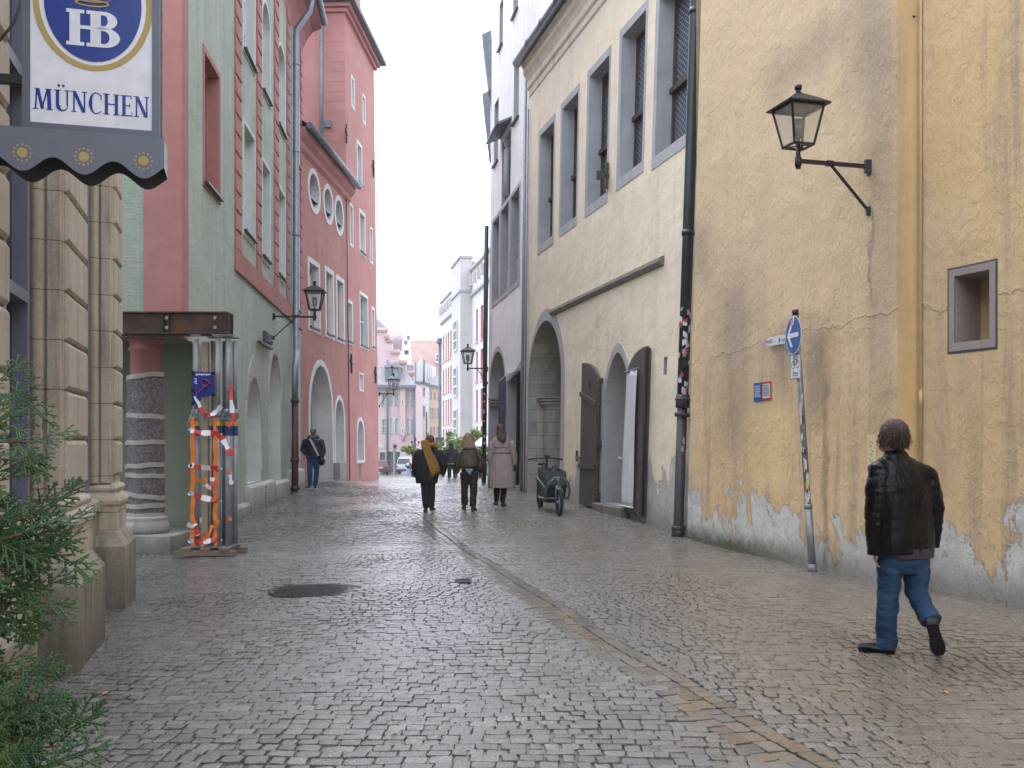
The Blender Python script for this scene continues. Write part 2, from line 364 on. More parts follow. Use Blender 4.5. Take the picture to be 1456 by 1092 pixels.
def wood_mat(name, c, c2, vertical=True):
    t = NT(name); p = t.obj(); q = t.map(p, (14, 14, .9) if vertical else (1, 14, 14)); n = t.noise(q, 2.2, 8, .65, .6)
    col = t.mix(t.ramp(n, .3, .7), c, c2); return t.fin(col, .75, t.bump(n, .6, .01))
m_door = wood_mat('weathered_dark_oak', (.045, .034, .03), (.10, .08, .072))
m_plank = wood_mat('old_plank', (.10, .075, .05), (.24, .19, .14), False)
# cobbles: one stone = one colour value, wet film with varying roughness
def cobble_mat(name, sheet=False):
    t = NT(name); p = t.pos()
    if sheet:
        v = t.n.new('ShaderNodeTexVoronoi'); t.link(p, v.inputs['Vector']); v.inputs['Scale'].default_value = 7.5
        a = t.sep(v.outputs['Color'])[0]; e = t.vor(p, 7.5, 'DISTANCE_TO_EDGE'); joint = t.ramp(e, .02, .12)
    else:
        at_ = t.n.new('ShaderNodeAttribute'); at_.attribute_name = 'shade'; a = at_.outputs['Fac']
    r = t.n.new('ShaderNodeValToRGB'); t.link(a, r.inputs[0]); e_ = r.color_ramp.elements
    e_[0].position = 0; e_[0].color = (.10, .098, .095, 1); e_[1].position = 1; e_[1].color = (.25, .247, .24, 1)
    for ps, c in ((.3, (.15, .146, .14)), (.5, (.185, .173, .154)), (.62, (.14, .146, .156)), (.8, (.21, .203, .19))):
        q = e_.new(ps); q.color = (*c, 1)
    col = r.outputs[0]
    n = t.noise(p, 70, 5, .7); col = t.mix(.8, col, t.ramp(n, .36, .66, (.3, .3, .3, 1), (1.5, 1.45, 1.38, 1)), 'MULTIPLY')
    big = t.noise(p, .5, 4, .6)
    q_ = t.sep(p); rs = t.mr(t.math('ADD', q_[0], t.math('MULTIPLY', q_[1], .27)), 2.2, 5.2)
    col = t.mix(t.math('MULTIPLY', t.ramp(big, .45, .7), .35), col, (.16, .125, .085)); col = t.mix(t.math('MULTIPLY', rs, .5), col, (.20, .155, .10)); col = t.mix(t.math('MULTIPLY', t.ramp(t.noise(t.map(p, (1, .5, 1), (4, 2, 0)), 1.1, 7, .7), .55, .68), .35), col, (.10, .095, .085))
    wet = t.noise(p, .8, 6, .6)
    rg = t.math('ADD', t.mr(wet, .35, .7, .12, .27), t.mr(n, .3, .7, -.03, .10))
    nb = t.bump(t.noise(p, 30, 6, .75), .8, .010); nb = t.bump(t.noise(p, 110, 3, .6), .5, .003, nb); cn = t.bump(t.noise(p, 34, 5, .7), .9, .008); cn = t.bump(t.noise(p, 130, 3, .7), .6, .0025, cn)
    t.link(t.mr(t.noise(p, 85, 4, .7), .36, .58, .5, 1), t.b.inputs['Coat Weight']); t.b.inputs['Coat IOR'].default_value = 1.5; t.link(t.mr(wet, .35, .7, .07, .21), t.b.inputs['Coat Roughness']); t.link(cn, t.b.inputs['Coat Normal'])
    if sheet: col = t.mix(joint, (.05, .045, .04), col); nb = t.bump(joint, .7, .02, nb)
    return t.fin(col, rg, nb, spec=.8)
m_cobble = cobble_mat('wet_granite_setts'); m_cobfar = cobble_mat('wet_granite_setts_far', True)
def grout_mat():
    t = NT('wet_grout'); p = t.pos(); n = t.noise(p, 14, 7, .7)
    return t.fin(t.mix(t.ramp(t.noise(p, .7, 5, .6), .42, .58), t.mix(t.ramp(n, .35, .7), (.02, .018, .016), (.055, .05, .04)), (.17, .16, .14)), t.mr(n, .3, .7, .25, .5), t.bump(t.noise(p, 60, 4), .6, .01))
m_grout = grout_mat()
def slabs_mat():
    t = NT('wet_gutter_stone'); p = t.pos(); at_ = t.n.new('ShaderNodeAttribute'); at_.attribute_name = 'shade'; a = at_.outputs['Fac']
    r = t.n.new('ShaderNodeValToRGB'); t.link(a, r.inputs[0]); e_ = r.color_ramp.elements
    e_[0].color = (.15, .12, .10, 1); e_[1].color = (.25, .235, .215, 1); q = e_.new(.35); q.color = (.20, .16, .12, 1); q = e_.new(.7); q.color = (.2, .185, .17, 1); q = e_.new(.93); q.color = (.12, .12, .125, 1)
    n = t.noise(p, 30, 6, .7); col = t.mix(.7, r.outputs[0], t.ramp(n, .3, .7, (.6, .6, .6, 1), (1.2, 1.2, 1.2, 1)), 'MULTIPLY')
    return t.fin(col, t.mr(n, .3, .7, .1, .26), t.bump(t.noise(p, 20, 5, .6), .3, .006), spec=.9)
m_gutter = slabs_mat()
# ---------------------------------------------------------------- ground
def wl(d):   # left and right limits of the paved street
    xl = np.interp(d, [0, 2, 6, 10.4, 14.3, 20, 29.5, 41.8, 46], [-1.2, -1.75, -2.85, -4.1, -6.2, -6.2, -6.9, -6.2, -14])
    xr = np.interp(d, [0, 9.8, 16.5, 28, 35.5, 46], [7.9, 5.3, 3.1, .9, -.6, -2.6]); return xl-.1, xr+.1
def ground_sheets():
    xs = np.concatenate([np.array([-300, -150, -70, -40, -25]), np.linspace(-16, 14, 121), np.array([25, 40, 70, 150, 300])])
    ds = np.concatenate([np.array([-60, -20, -6]), np.linspace(0, 60, 161), np.linspace(63, 130, 24), np.array([160, 220, 300, 400])])
    X, D = np.meshgrid(xs, ds); 
    def sheet(name, x, d, z, mat):
        nx = x.shape[1]; nd = x.shape[0]; v = np.stack([x.ravel(), d.ravel(), z.ravel()], 1)
        i = np.arange(nx*nd).reshape(nd, nx); f = np.stack([i[:-1, :-1], i[:-1, 1:], i[1:, 1:], i[1:, :-1]], -1).reshape(-1, 4)
        me = bpy.data.meshes.new(name); me.from_pydata(v.tolist(), [], f.tolist()); me.materials.append(mat)
        me.polygons.foreach_set('use_smooth', [True]*len(f)); o = bpy.data.objects.new(name, me); COL.objects.link(o); o['kind'] = 'structure'; return o
    Z = gz(X, D); 
    sheet('ground', X, D, Z-.014, m_grout)
    m = ds > 31.9; sheet('street', X[m], D[m], (Z-.003)[m], m_cobfar)
def stones():
    V = []; Fc = []; SH = []; base = 0
    d = 3.3; man = (-2.21, 10.98, .47)
    def emit(cx, cy, w, h, hi, ang, tiltx, tilty, sh):
        nonlocal base
        k = 8; hw = w/2; hh = h/2; ch = min(w, h)*rng.uniform(.05, .15)
        o = np.array([(-hw+ch, -hh), (hw-ch, -hh), (hw, -hh+ch), (hw, hh-ch), (hw-ch, hh), (-hw+ch, hh), (-hw, hh-ch), (-hw, -hh+ch)])
        o = o+rng.uniform(-.005, .005, (8, 2)); ca, sa = math.cos(ang), math.sin(ang)
        o = np.stack([o[:, 0]*ca-o[:, 1]*sa, o[:, 0]*sa+o[:, 1]*ca], 1)
        z0 = float(gz(cx, cy))
        def ring(s, zz):
            q = o*s; t = q[:, 0]*tiltx+q[:, 1]*tilty
            return np.stack([cx+q[:, 0], cy+q[:, 1], z0+zz+t], 1)
        R_ = [ring(1.0, -.028), ring(1.0, hi-.004), ring(.965, hi-.0006), ring(.6, hi+.0002)]
        V.append(np.concatenate(R_)); 
        for a in range(3):
            for i in range(8):
                j = (i+1) % 8; Fc.append((base+a*8+i, base+a*8+j, base+a*8+8+j, base+a*8+8+i))
        Fc.append(tuple(base+24+i for i in range(8)))
        SH.extend([sh]*32); base += 32
    while d < 32.3:
        h = rng.uniform(.082, .118) if d < 18 else rng.uniform(.12, .16); dc = d+h/2
        xl, xr = wl(dc); x = xl+rng.uniform(0, .1)
        while x < xr:
            w = rng.uniform(.075, .135) if rng.random() > .12 else rng.uniform(.14, .18)
            if d > 18: w *= 1.15
            x_next = x+w; w_full = w; cx = x+w/2; wob = .05*math.sin(cx*1.1+d*.3)+.025*math.sin(cx*3.1+d*1.7)+rng.uniform(-.007, .007); cy = dc+wob
            g = float(gutx(cy)); px = HX+cx/cy*F; lo_, hi_ = cx-w/2, cx+w/2
            if lo_ < g-.185 < hi_ and cx < g: hi_ = g-.185; w = hi_-lo_; cx = (lo_+hi_)/2
            elif lo_ < g+.185 < hi_ and cx >= g: lo_ = g+.185; w = hi_-lo_; cx = (lo_+hi_)/2
            vis = -30 < px < 1490
            if vis and w > .03 and (hi_ <= g-.184 or lo_ >= g+.184) and ((cx-man[0])**2+(cy-man[1])**2) > (man[2]+.05)**2:
                pn = noise.noise(Vector((cx*.55+9, cy*.32, 0)))+.5*noise.noise(Vector((cx*1.7, cy*.9, 4))); j = (.0028+.0125*min(1, max(0, pn*1.9+.25)))*(1 if d < 18 else 1.2)
                sh = float(np.clip(.5+.28*rng.standard_normal(), 0, 1))
                emit(cx, cy, w-j*rng.uniform(.6, 1.7), h-j*rng.uniform(.6, 1.5), rng.uniform(-.003, .003), rng.uniform(-.05, .05), rng.uniform(-.028, .028), rng.uniform(-.03, .03), sh)
            x = x_next
        d += h
    mesh_from(V, Fc, SH, 'cobblestones', m_cobble, 'stuff')
    V, Fc, SH, base = [], [], [], 0
    for c, off in enumerate((-.122, 0.0, .122)):
        s = 3.2+.05*c
        while s < 34:
            L = rng.uniform(.12, .2); sm = s+L/2; g = float(gutx(sm)); g2 = float(gutx(sm+.3)); ang = math.atan2(-(g2-g), .3)
            emit(g+off*1.04, sm, (.125 if c != 1 else .118)-rng.uniform(.002, .006), L-.007, (-.002 if c == 1 else 0)+rng.uniform(-.003, .003), ang, (.035, 0, -.035)[c], rng.uniform(-.02, .02), float(rng.random()))
            s += L
    mesh_from(V, Fc, SH, 'gutter_stones', m_gutter, 'structure')
def mesh_from(V, Fc, SH, name, mat, kind):
    me = bpy.data.meshes.new(name); v = np.concatenate(V); me.vertices.add(len(v)); me.vertices.foreach_set('co', v.astype(np.float32).ravel())
    lens = np.array([len(f) for f in Fc]); flat = np.fromiter((i for f in Fc for i in f), dtype=np.int32)
    me.loops.add(len(flat)); me.loops.foreach_set('vertex_index', flat); me.polygons.add(len(lens))
    st = np.concatenate([[0], np.cumsum(lens)[:-1]]); me.polygons.foreach_set('loop_start', st.astype(np.int32)); me.polygons.foreach_set('loop_total', lens.astype(np.int32))
    me.polygons.foreach_set('use_smooth', [False]*len(lens)); me.update(); me.validate()
    a = me.attributes.new('shade', 'FLOAT', 'POINT'); a.data.foreach_set('value', np.array(SH, np.float32))
    me.materials.append(mat); o = bpy.data.objects.new(name, me); COL.objects.link(o); o['kind'] = kind
    return o
ground_sheets(); stones()
# manhole cover: rim ring and studded iron disc
def manhole():
    x, y, r = -2.21, 10.98, .47; z = g0(x, y); t = thing('manhole_cover', 'round dark studded iron manhole cover set in the wet setts', 'manhole cover', (x, y, z))
    mb = MB(); rings = []
    for rr, zz in ((r, -.03), (r, .004), (r-.03, .004), (r-.035, -.004)): rings.append([Vector((x+rr*math.cos(a), y+rr*math.sin(a), z+zz)) for a in [2*math.pi*k/40 for k in range(40)]])
    mb.loft(rings, False); mb.build('rim', m_black, t)
    mb = MB(); rr = r-.035; mb.add([(x+rr*math.cos(2*math.pi*k/40), y+rr*math.sin(2*math.pi*k/40), z-.004) for k in range(40)], [tuple(range(40))])
    for i in range(-9, 10):
        for j in range(-9, 10):
            a, b = i*.044+(j % 2)*.022, j*.044
            if a*a+b*b < (rr-.03)**2: mb.box((x+a, y+b, z), (.024, .024, .012))
    mb.build('lid', metal('worn_cast_iron', (.10, .10, .105), .4, .6), t)
    x, y = at(658, 826, 1).x, 1; dd = F*CH/(826-HZ); x = x*dd; z = g0(x, dd)
    t = MB(); t.box((x, dd, z+.002), (.2, .3, .02)); 
    for k in range(5): t.box((x, dd-.12+k*.06, z+.0135), (.17, .02, .006))
    tag(t.build('drain_cover', m_black, bevel=.004), 'small rectangular iron valve cover left of the gutter', 'drain cover')
manhole()
# ================================================================= LEFT SIDE
def U(f, d, s): return d*math.sqrt(1+s*s)
STf = line(-1.3115, -.268, 0, 1); su = lambda d: U(STf, d, .268)
def stone_building():
    t = thing('stone_building', 'brown sandstone building with banded piers at the left edge', 'building', (-4.0, 7, 0))
    f = STf; mb = MB()
    # wall set back between the piers, with tall openings
    holes = [[(su(5.55), 1.2), (su(7.1), 1.2), (su(7.1), 5.6), (su(5.55), 5.6)], [(su(8.25), 1.2), (su(9.72), 1.2), (su(9.72), 5.6), (su(8.25), 5.6)]]
    wall(mb, f, [(su(-30), 0), (su(10.4), 0), (su(10.4), 9), (su(-30), 9)], holes, .25, n=-.38)
    body(mb, f, su(-30), su(10.4), 0, 9, -7, -.38)
    mb.build('wall', m_sand, t)
    def ring(u0, u1, e, z, n0=-.45): return [f.P(u0-e, z, n0), f.P(u1+e, z, n0), f.P(u1+e, z, e+.0), f.P(u0-e, z, e+.0)]
    for (a, b) in ((3.2, 5.42), (7.17, 8.1), (9.83, 10.4)):
        u0, u1 = su(a), su(b); mb = MB()
        # plinth with chamfered head
        pr = [(.15, -.1), (.15, .62), (.06, .76)]
        mb.loft([ring(u0-.13, u1-.06, e, z) for e, z in pr], smooth=False)
        p = mb.build('plinth', m_plinth, t, bevel=.008)
        mb = MB(); pr = [(.055, .76), (.055, 1.0), (.075, 1.01), (.08, 1.05), (.06, 1.09), (.035, 1.12), (.03, 1.135), (.045, 1.15), (.05, 1.175), (.035, 1.2), (.0, 1.215), (.0, 8.6)]
        mb.loft([ring(u0, u1, e, z) for e, z in pr], smooth=False)
        # jamb mouldings stepping back beside the pier, towards the camera
        for k, (du, w, nn) in enumerate(((.0, .12, -.13), (.14, .10, -.25), (.0, .10, -.36))):
            pass
        mb.build('pier_shaft', m_sand, t, bevel=.006)
        # rolls and fillets on the flank facing down the street
        mb = MB(); q = lambda u, n: None
        for (n0, r_) in ((-.17, .05), (-.345, .03)):
            mb.tube([f.P(u0-.012, 1.22, n0), f.P(u0-.012, 8.6, n0)], r_, 12)
        fbox(mb, f, u0-.035, u0+.01, 1.22, 8.6, -.105, -.012); fbox(mb, f, u0-.05, u0+.01, 1.22, 8.6, -.30, -.235); fbox(mb, f, u0-.12, u0, 1.0, 8.6, -.45, -.30)
        fbox(mb, f, u1, u1+.07, 1.0, 8.6, -.45, -.25)
        mb.build('jamb_moulding', m_sand, t, bevel=.006)
        # banded blocks with bevelled beds
        k = 0; z = 1.30; h = .356
        while z < 8.4:
            mb = MB(); a0 = u0+.015; a1 = u1-.015; cuts = [a0, a1] if k % 2 else [a0, lerp(a0, a1, .52), a1]
            if a < 4: cuts = [a0, lerp(a0, a1, .3), lerp(a0, a1, .62), a1] if k % 2 else [a0, lerp(a0, a1, .5), a1-.3, a1]
            for c0, c1 in zip(cuts[:-1], cuts[1:]):
                o = [(c0+.004, z), (c1-.004, z), (c1-.004, z+h-.018), (c0+.004, z+h-.018)]
                i_ = [(c0+.015, z+.022), (c1-.015, z+.022), (c1-.015, z+h-.045), (c0+.015, z+h-.045)]
                R0 = [f.P(u, zz, -.01) for u, zz in o]; R1 = [f.P(u, zz, .012) for u, zz in o]; R2 = [f.P(u, zz, .032) for u, zz in i_]
                mb.loft([R0, R1, R2], smooth=False)
            if z < 6.8: mb.build('banded_block', m_sandblock, t, bevel=.004)
            z += h; k += 1
    # low wall and sill in the bays, blue grey window frames
    for a, b in ((5.5, 7.12), (8.2, 9.78)):
        mb = MB(); mb.loft([[f.P(su(a), z, -.4), f.P(su(b), z, -.4), f.P(su(b), z, e), f.P(su(a), z, e)] for e, z in ((-.12, -.1), (-.12, .95), (-.08, .96), (-.08, 1.06), (-.2, 1.14))], smooth=False)
        mb.build('bay_sill', m_plinth, t, bevel=.006)
        window(t, f, (su(a)+.12, su(b)-.1, 1.14, 5.6), .30+.0, m_bluegrey, m_glass, 2, 3, fw=.09, wd=.11)
m_bluegrey = plain('blue_grey_window_paint', (.17, .185, .25), .45, 0, .15, 5, .1)
stone_building()
# electric cable along the stone wall
c = MB(); c.tube([at(-30, 75, 5.0), at(0, 57, 5.05), at(18, 35, 5.1), at(28, 12, 5.15), at(34, -20, 5.2)], .008, 6); tag(c.build('cable', m_black), 'thin black cable curving behind the blue and white hanging sign', 'cable')
# ---------------------------------------------------------------- green building
GRs = -.089; GRf = line(-3.644, GRs, 0, 1); gu = lambda d: U(GRf, d, GRs)
GFf = Fac((-4.97, 14.9), (1, 0), (0, -1))
def green_building():
    t = thing('green_building', 'long pale green roughcast house with red block strips and arches', 'building', (-7, 20, 0)); f = GRf
    R1 = f.rect(290, 74, 257, 311)
    A = [f.rect(346, 174, 325, 361), f.rect(372.5, 228, 361, 383), f.rect(394.5, 264, 387, 404.5), f.rect(420, 335, 437, 425)]
    zb = f.px(347, 69)[1]
    B = [(r[0], r[1], zb, zb+2.1) for r in A]
    def archw(r): return arch(r[0], r[1], r[2], r[3]-.5, r[3])
    ar = []
    for (xl, ya, yb, xr) in ((350, 536, 686, 371), (382, 502, 702, 398.6), (414, 556, 690, 424)):
        r = f.rect(xl, ya, yb, xr); z1 = f.px((xl+xr)/2, ya)[1]; z0 = f.px((xl+xr)/2, yb)[1]; ar.append(arch(r[0], r[1], z0, z1-(r[1]-r[0])*.62, z1))
    holes = [rp(R1)]+[rp(r) for r in A]+[archw(r) for r in B]+ar
    dep = [.24]+[.22]*4+[.22]*4+[.42]*3
    mb = MB()
    zc = 3.2; u0 = gu(14.9); up = gu(15.7); u1 = gu(29.6)
    wall(mb, f, [(up, -1), (u1, -1), (u1, 14.2), (u0, 14.2), (u0, zc), (up, zc)], holes, dep, reveal_mat=1)
    mb.build('wall', [m_green, m_gtrim], t)
    mb = MB(); wall(mb, GFf, [(-6, zc), (0, zc), (0, 14.2), (-6, 14.2)]); mb.build('front_wall', m_greenfront, t)
    mb = MB(); P = f.P
    # rear and side closing walls, roof
    mb.add([P(u1, -1), P(u1, 14.2), P(u1, 14.2, -9), P(u1, -1, -9), P(u0, 14.2, -9), P(u0, -1, -9), (-10.97, 14.9, -1), (-10.97, 14.9, 14.2)], [(0, 1, 2, 3), (3, 2, 4, 5), (5, 4, 7, 6)])
    mb.build('rear_wall', m_green, t)
    mb = MB(); mb.add([P(u0-.6, 14.2, .6), P(u1+.3, 14.2, .6), P(u1+.3, 18.5, -4.5), P(u0-.6, 18.5, -4.5), P(u0-.6, 14.2, -9.6), P(u1+.3, 14.2, -9.6)], [(0, 1, 2, 3), (3, 2, 5, 4), (0, 3, 4), (1, 2, 5), (0, 1, 5, 4)]); mb.build('roof', m_slate, t)
    # coved eaves
    mb = MB(); prof = [(0, 13.1), (.05, 13.35), (.16, 13.62), (.34, 13.85), (.6, 13.98), (.6, 14.2), (0, 14.2)]
    mb.loft([[P(u, z, n) for n, z in prof] for u in (u0, u1+.1)], smooth=False); mb.build('eaves_cove', m_redtrim, t)
    mb = MB(); mb.tube([P(u0-.3, 14.16, .68), P(u1+.12, 14.16, .68)], .1, 12); mb.build('gutter', m_lead, t)
    # porch: back wall, floor, ceiling
    mb = MB(); mb.box((-7.6, 16.35, 1.5), (5.2, .2, 3.4)); mb.box((-9.9, 15.7, 1.5), (.2, 1.6, 3.4)); 
    mb.add([P(up, -1), P(up, 3.2), (-5.05, 16.25, 3.2), (-5.05, 16.25, -1)], [(0, 1, 2, 3)]); mb.build('porch_wall', m_greensmooth, t)
    mb = MB(); mb.add([P(u0, 3.2), P(gu(16.3), 3.2), (-10, 16.3, 3.2), (-10, 14.9, 3.2)], [(0, 1, 2, 3)]); mb.build('porch_ceiling', m_greensmooth, t)
    mb = MB(); sl = [(-10, 14.62), (-5.02, 14.62), (-5.0, 14.95), (-5.06, 16.2), (-10, 16.2)]
    mb.loft([[Vector((x, y, z)) for x, y in sl] for z in (-.1, .24)], smooth=False); mb.build('porch_step', m_pedestal, t, bevel=.012)
    # column wrapped in blanket and tape
    cx, cy = -5.6, 15.2
    def rv(pr, seg=28, jit=0, cc=(cx, cy)): return [[Vector((cc[0]+(r+jit*rng.uniform(-1, 1))*math.cos(2*math.pi*k/seg), cc[1]+(r+jit*rng.uniform(-1, 1))*math.sin(2*math.pi*k/seg), z)) for k in range(seg)] for r, z in pr]
    mb = MB(); mb.loft(rv([(.215, .3), (.215, 2.6), (.222, 3.0), (.25, 3.02), (.25, 3.06), (.225, 3.08), (.235, 3.14), (.3, 3.2)])); col = mb.build('column', m_redtrim, t)
    mb = MB(); mb.loft(rv([(.34, .24), (.35, .30), (.34, .40), (.31, .44), (.33, .47), (.3, .5), (.25, .52)], jit=.006)); mb.build('base', m_pedestal, col)
    mb = MB(); zz = np.linspace(.44, 2.62, 34); mb.loft(rv([(.285-.022*(z-.4)/2.2+rng.uniform(-.008, .008), z) for z in zz], jit=.007)); mb.build('blanket_wrap', m_blanket, col)
    for z, tl in ((2.62, .02), (2.02, -.006), (1.62, .004), (1.27, .008), (1.12, -.004), (.82, -.022), (.52, .0), (.66, .004)):
        zz = [z-.035, z-.02, z+.02, z+.035]; rr = []
        for q in zz:
            rr.append([Vector((cx+(.298-.022*(z-.4)/2.2)*math.cos(a), cy+(.298-.022*(z-.4)/2.2)*math.sin(a), q+tl*math.cos(a)*2+.006*math.sin(5*a))) for a in [2*math.pi*k/28 for k in range(28)]])
        mb = MB(); mb.loft(rr, False); mb.build('tape', m_masktape, col)
    # red corner pilaster
    mb = MB(); fbox(mb, GFf, -.53, .045, 3.2, 14.0, .0, .05); fbox(mb, f, u0, u0+.34, 3.2, 13.1, .0, .045); mb.build('corner_pilaster', m_redtrim, t, bevel=.006)
    # block strips and band
    zbnd = f.px(334, 385)[1]
    for (xl, xr) in ((333, 341), (364, 370), (389, 394.5), (407, 410.5), (418, 420), (426, 428)):
        a = f.px(xl, 300)[0]; b = f.px(xr, 300)[0]; mb = MB(); z = zbnd+.42; k = 0
        while z < 13.0:
            h = .375; mb.loft([[P(a, z+.0, .0), P(b, z, .0), P(b, z+h, .0), P(a, z+h, .0)], [P(a, z+.012, .05), P(b, z+.012, .05), P(b, z+h-.004, .03), P(a, z+h-.004, .03)]], smooth=False); z += h
        mb.build('block_strip', m_redtrim, t)
    mb = MB(); fbox(mb, f, f.px(333, 380)[0], u1, zbnd, zbnd+.42, 0, .055); mb.build('band', m_redtrim, t, bevel=.006)
    # windows
    w = window(t, f, R1, .24, m_redtrim, m_glass, 1, 1, sill=m_metalsill); mb = MB(); 
    o = grow(R1, .10); band(mb, f, rp(R1), rp(o), 0, .015); mb.build('surround', m_redtrim, w)
    mb = MB(); k = [P(R1[0], R1[2], -.002), P(R1[1], R1[2], -.002), P(R1[1], R1[3], -.002), P(R1[0], R1[3], -.002)]
    e = .003; ri = (R1[0]+e, R1[1]-e, R1[2]+e, R1[3]-e); a = rp(ri); mb.add([P(u, z, .0) for u, z in a]+[P(u, z, -.2) for u, z in a], [(i, (i+1) % 4, 4+(i+1) % 4, 4+i) for i in range(4)]); mb.build('reveal', m_redtrim, w)
    for r in A: window(t, f, r, .22, m_whitewood, m_glassl, 2, 3, sill=m_metalsill, surround=m_gtrim, sw=.10, fw=.07)
    for r in B:
        w = window(t, f, r, .22, m_whitewood, m_glassl, 2, 3, sill=m_metalsill, fw=.07); mb = MB(); band(mb, f, archw(r), arch(r[0]-.1, r[1]+.1, r[2]-.1, r[3]-.5, r[3]+.1), 0, .02); mb.build('surround', m_gtrim, w)
    for i, a in enumerate(ar):
        g = MB(); us = [p[0] for p in a]; zs = [p[1] for p in a]; fill(g, f, a, -.40); w = g.build('arched_opening', m_ashlarl, t)
        uu0, uu1 = min(us), max(us); hh = max(zs); thick = (.45, .22, .18)[i]
        b = MB(); band(b, f, a, arch(uu0-.12, uu1+.12, min(zs)-.001, hh-(uu1-uu0)*.62, hh+thick), 0, .02); b.build('surround', m_ashlarl, w)
    # stone plinth
    for xl, xr, top in ((329, 347.5, .40), (348, 384, f.px(365, 686)[1]), (384.5, 405, f.px(395, 682)[1]-.02), (408, 427, .85)):
        a = f.px(xl, 700)[0]; b = f.px(xr, 700)[0]; mb = MB()
        if xl == 329: a = up
        mb.loft([[P(a, z, -.05), P(b, z, -.05), P(b, z, e), P(a, z, e)] for e, z in ((.13, -.6), (.13, top-.06), (.08, top))], smooth=False); mb.build('stone_plinth', m_pedestal, t, bevel=.008)
    mb = MB(); a = f.px(369, 700)[0]
    for k in range(8): fbox(mb, f, a, a+.16, .15+k*.065, .18+k*.065, .12, .138)
    mb.build('vent', m_black, t)
    # downpipe
    mb = MB(); a = f.px(414, 300)[0]; n = .13; pz = f.px(411, 570)[1]
    mb.tube([P(a, 14.1, .6), P(a, 13.5, .5), P(a, 13.0, n+.02), P(a, 12.8, n), P(a, 4.2, n), P(a-.1, 4.05, n+.02), P(a-.75, 3.75, n+.08), P(a-.85, 3.6, n+.08), P(a-.85, pz, n+.08)], .085, 12)
    for z in (12, 9.6, 7.3, 5.1): mb.tube([P(a, z, n), P(a, z+.05, n)], .1, 12)
    mb.build('downpipe', m_zinc, t)
    mb = MB(); a -= .85; n += .08; mb.tube([P(a, -.2, n), P(a, pz, n)], .09, 12); 
    for z in (pz-.06, 1.1, .35): mb.tube([P(a, z, n), P(a, z+.1, n)], .115, 12)
    mb.build('cast_iron_pipe', m_brownpipe, t)
    return t
m_blanket = None
def blanket():
    t = NT('felt_moving_blanket'); p = t.pos(); n = t.vor(p, 38, 'F1', 'Color'); s_ = t.sep(n)[0]
    col = t.mix(s_, (.09, .075, .085), (.24, .205, .22)); n2 = t.noise(p, 7, 6, .7); col = t.mix(t.ramp(n2, .5, .75), col, (.15, .11, .12))
    return t.fin(col, .75, t.bump(n2, 1, .05))
m_blanket = blanket(); m_masktape = plain('masking_tape', (.42, .40, .35), .5, 0, .2, 8, .3)
green_building()
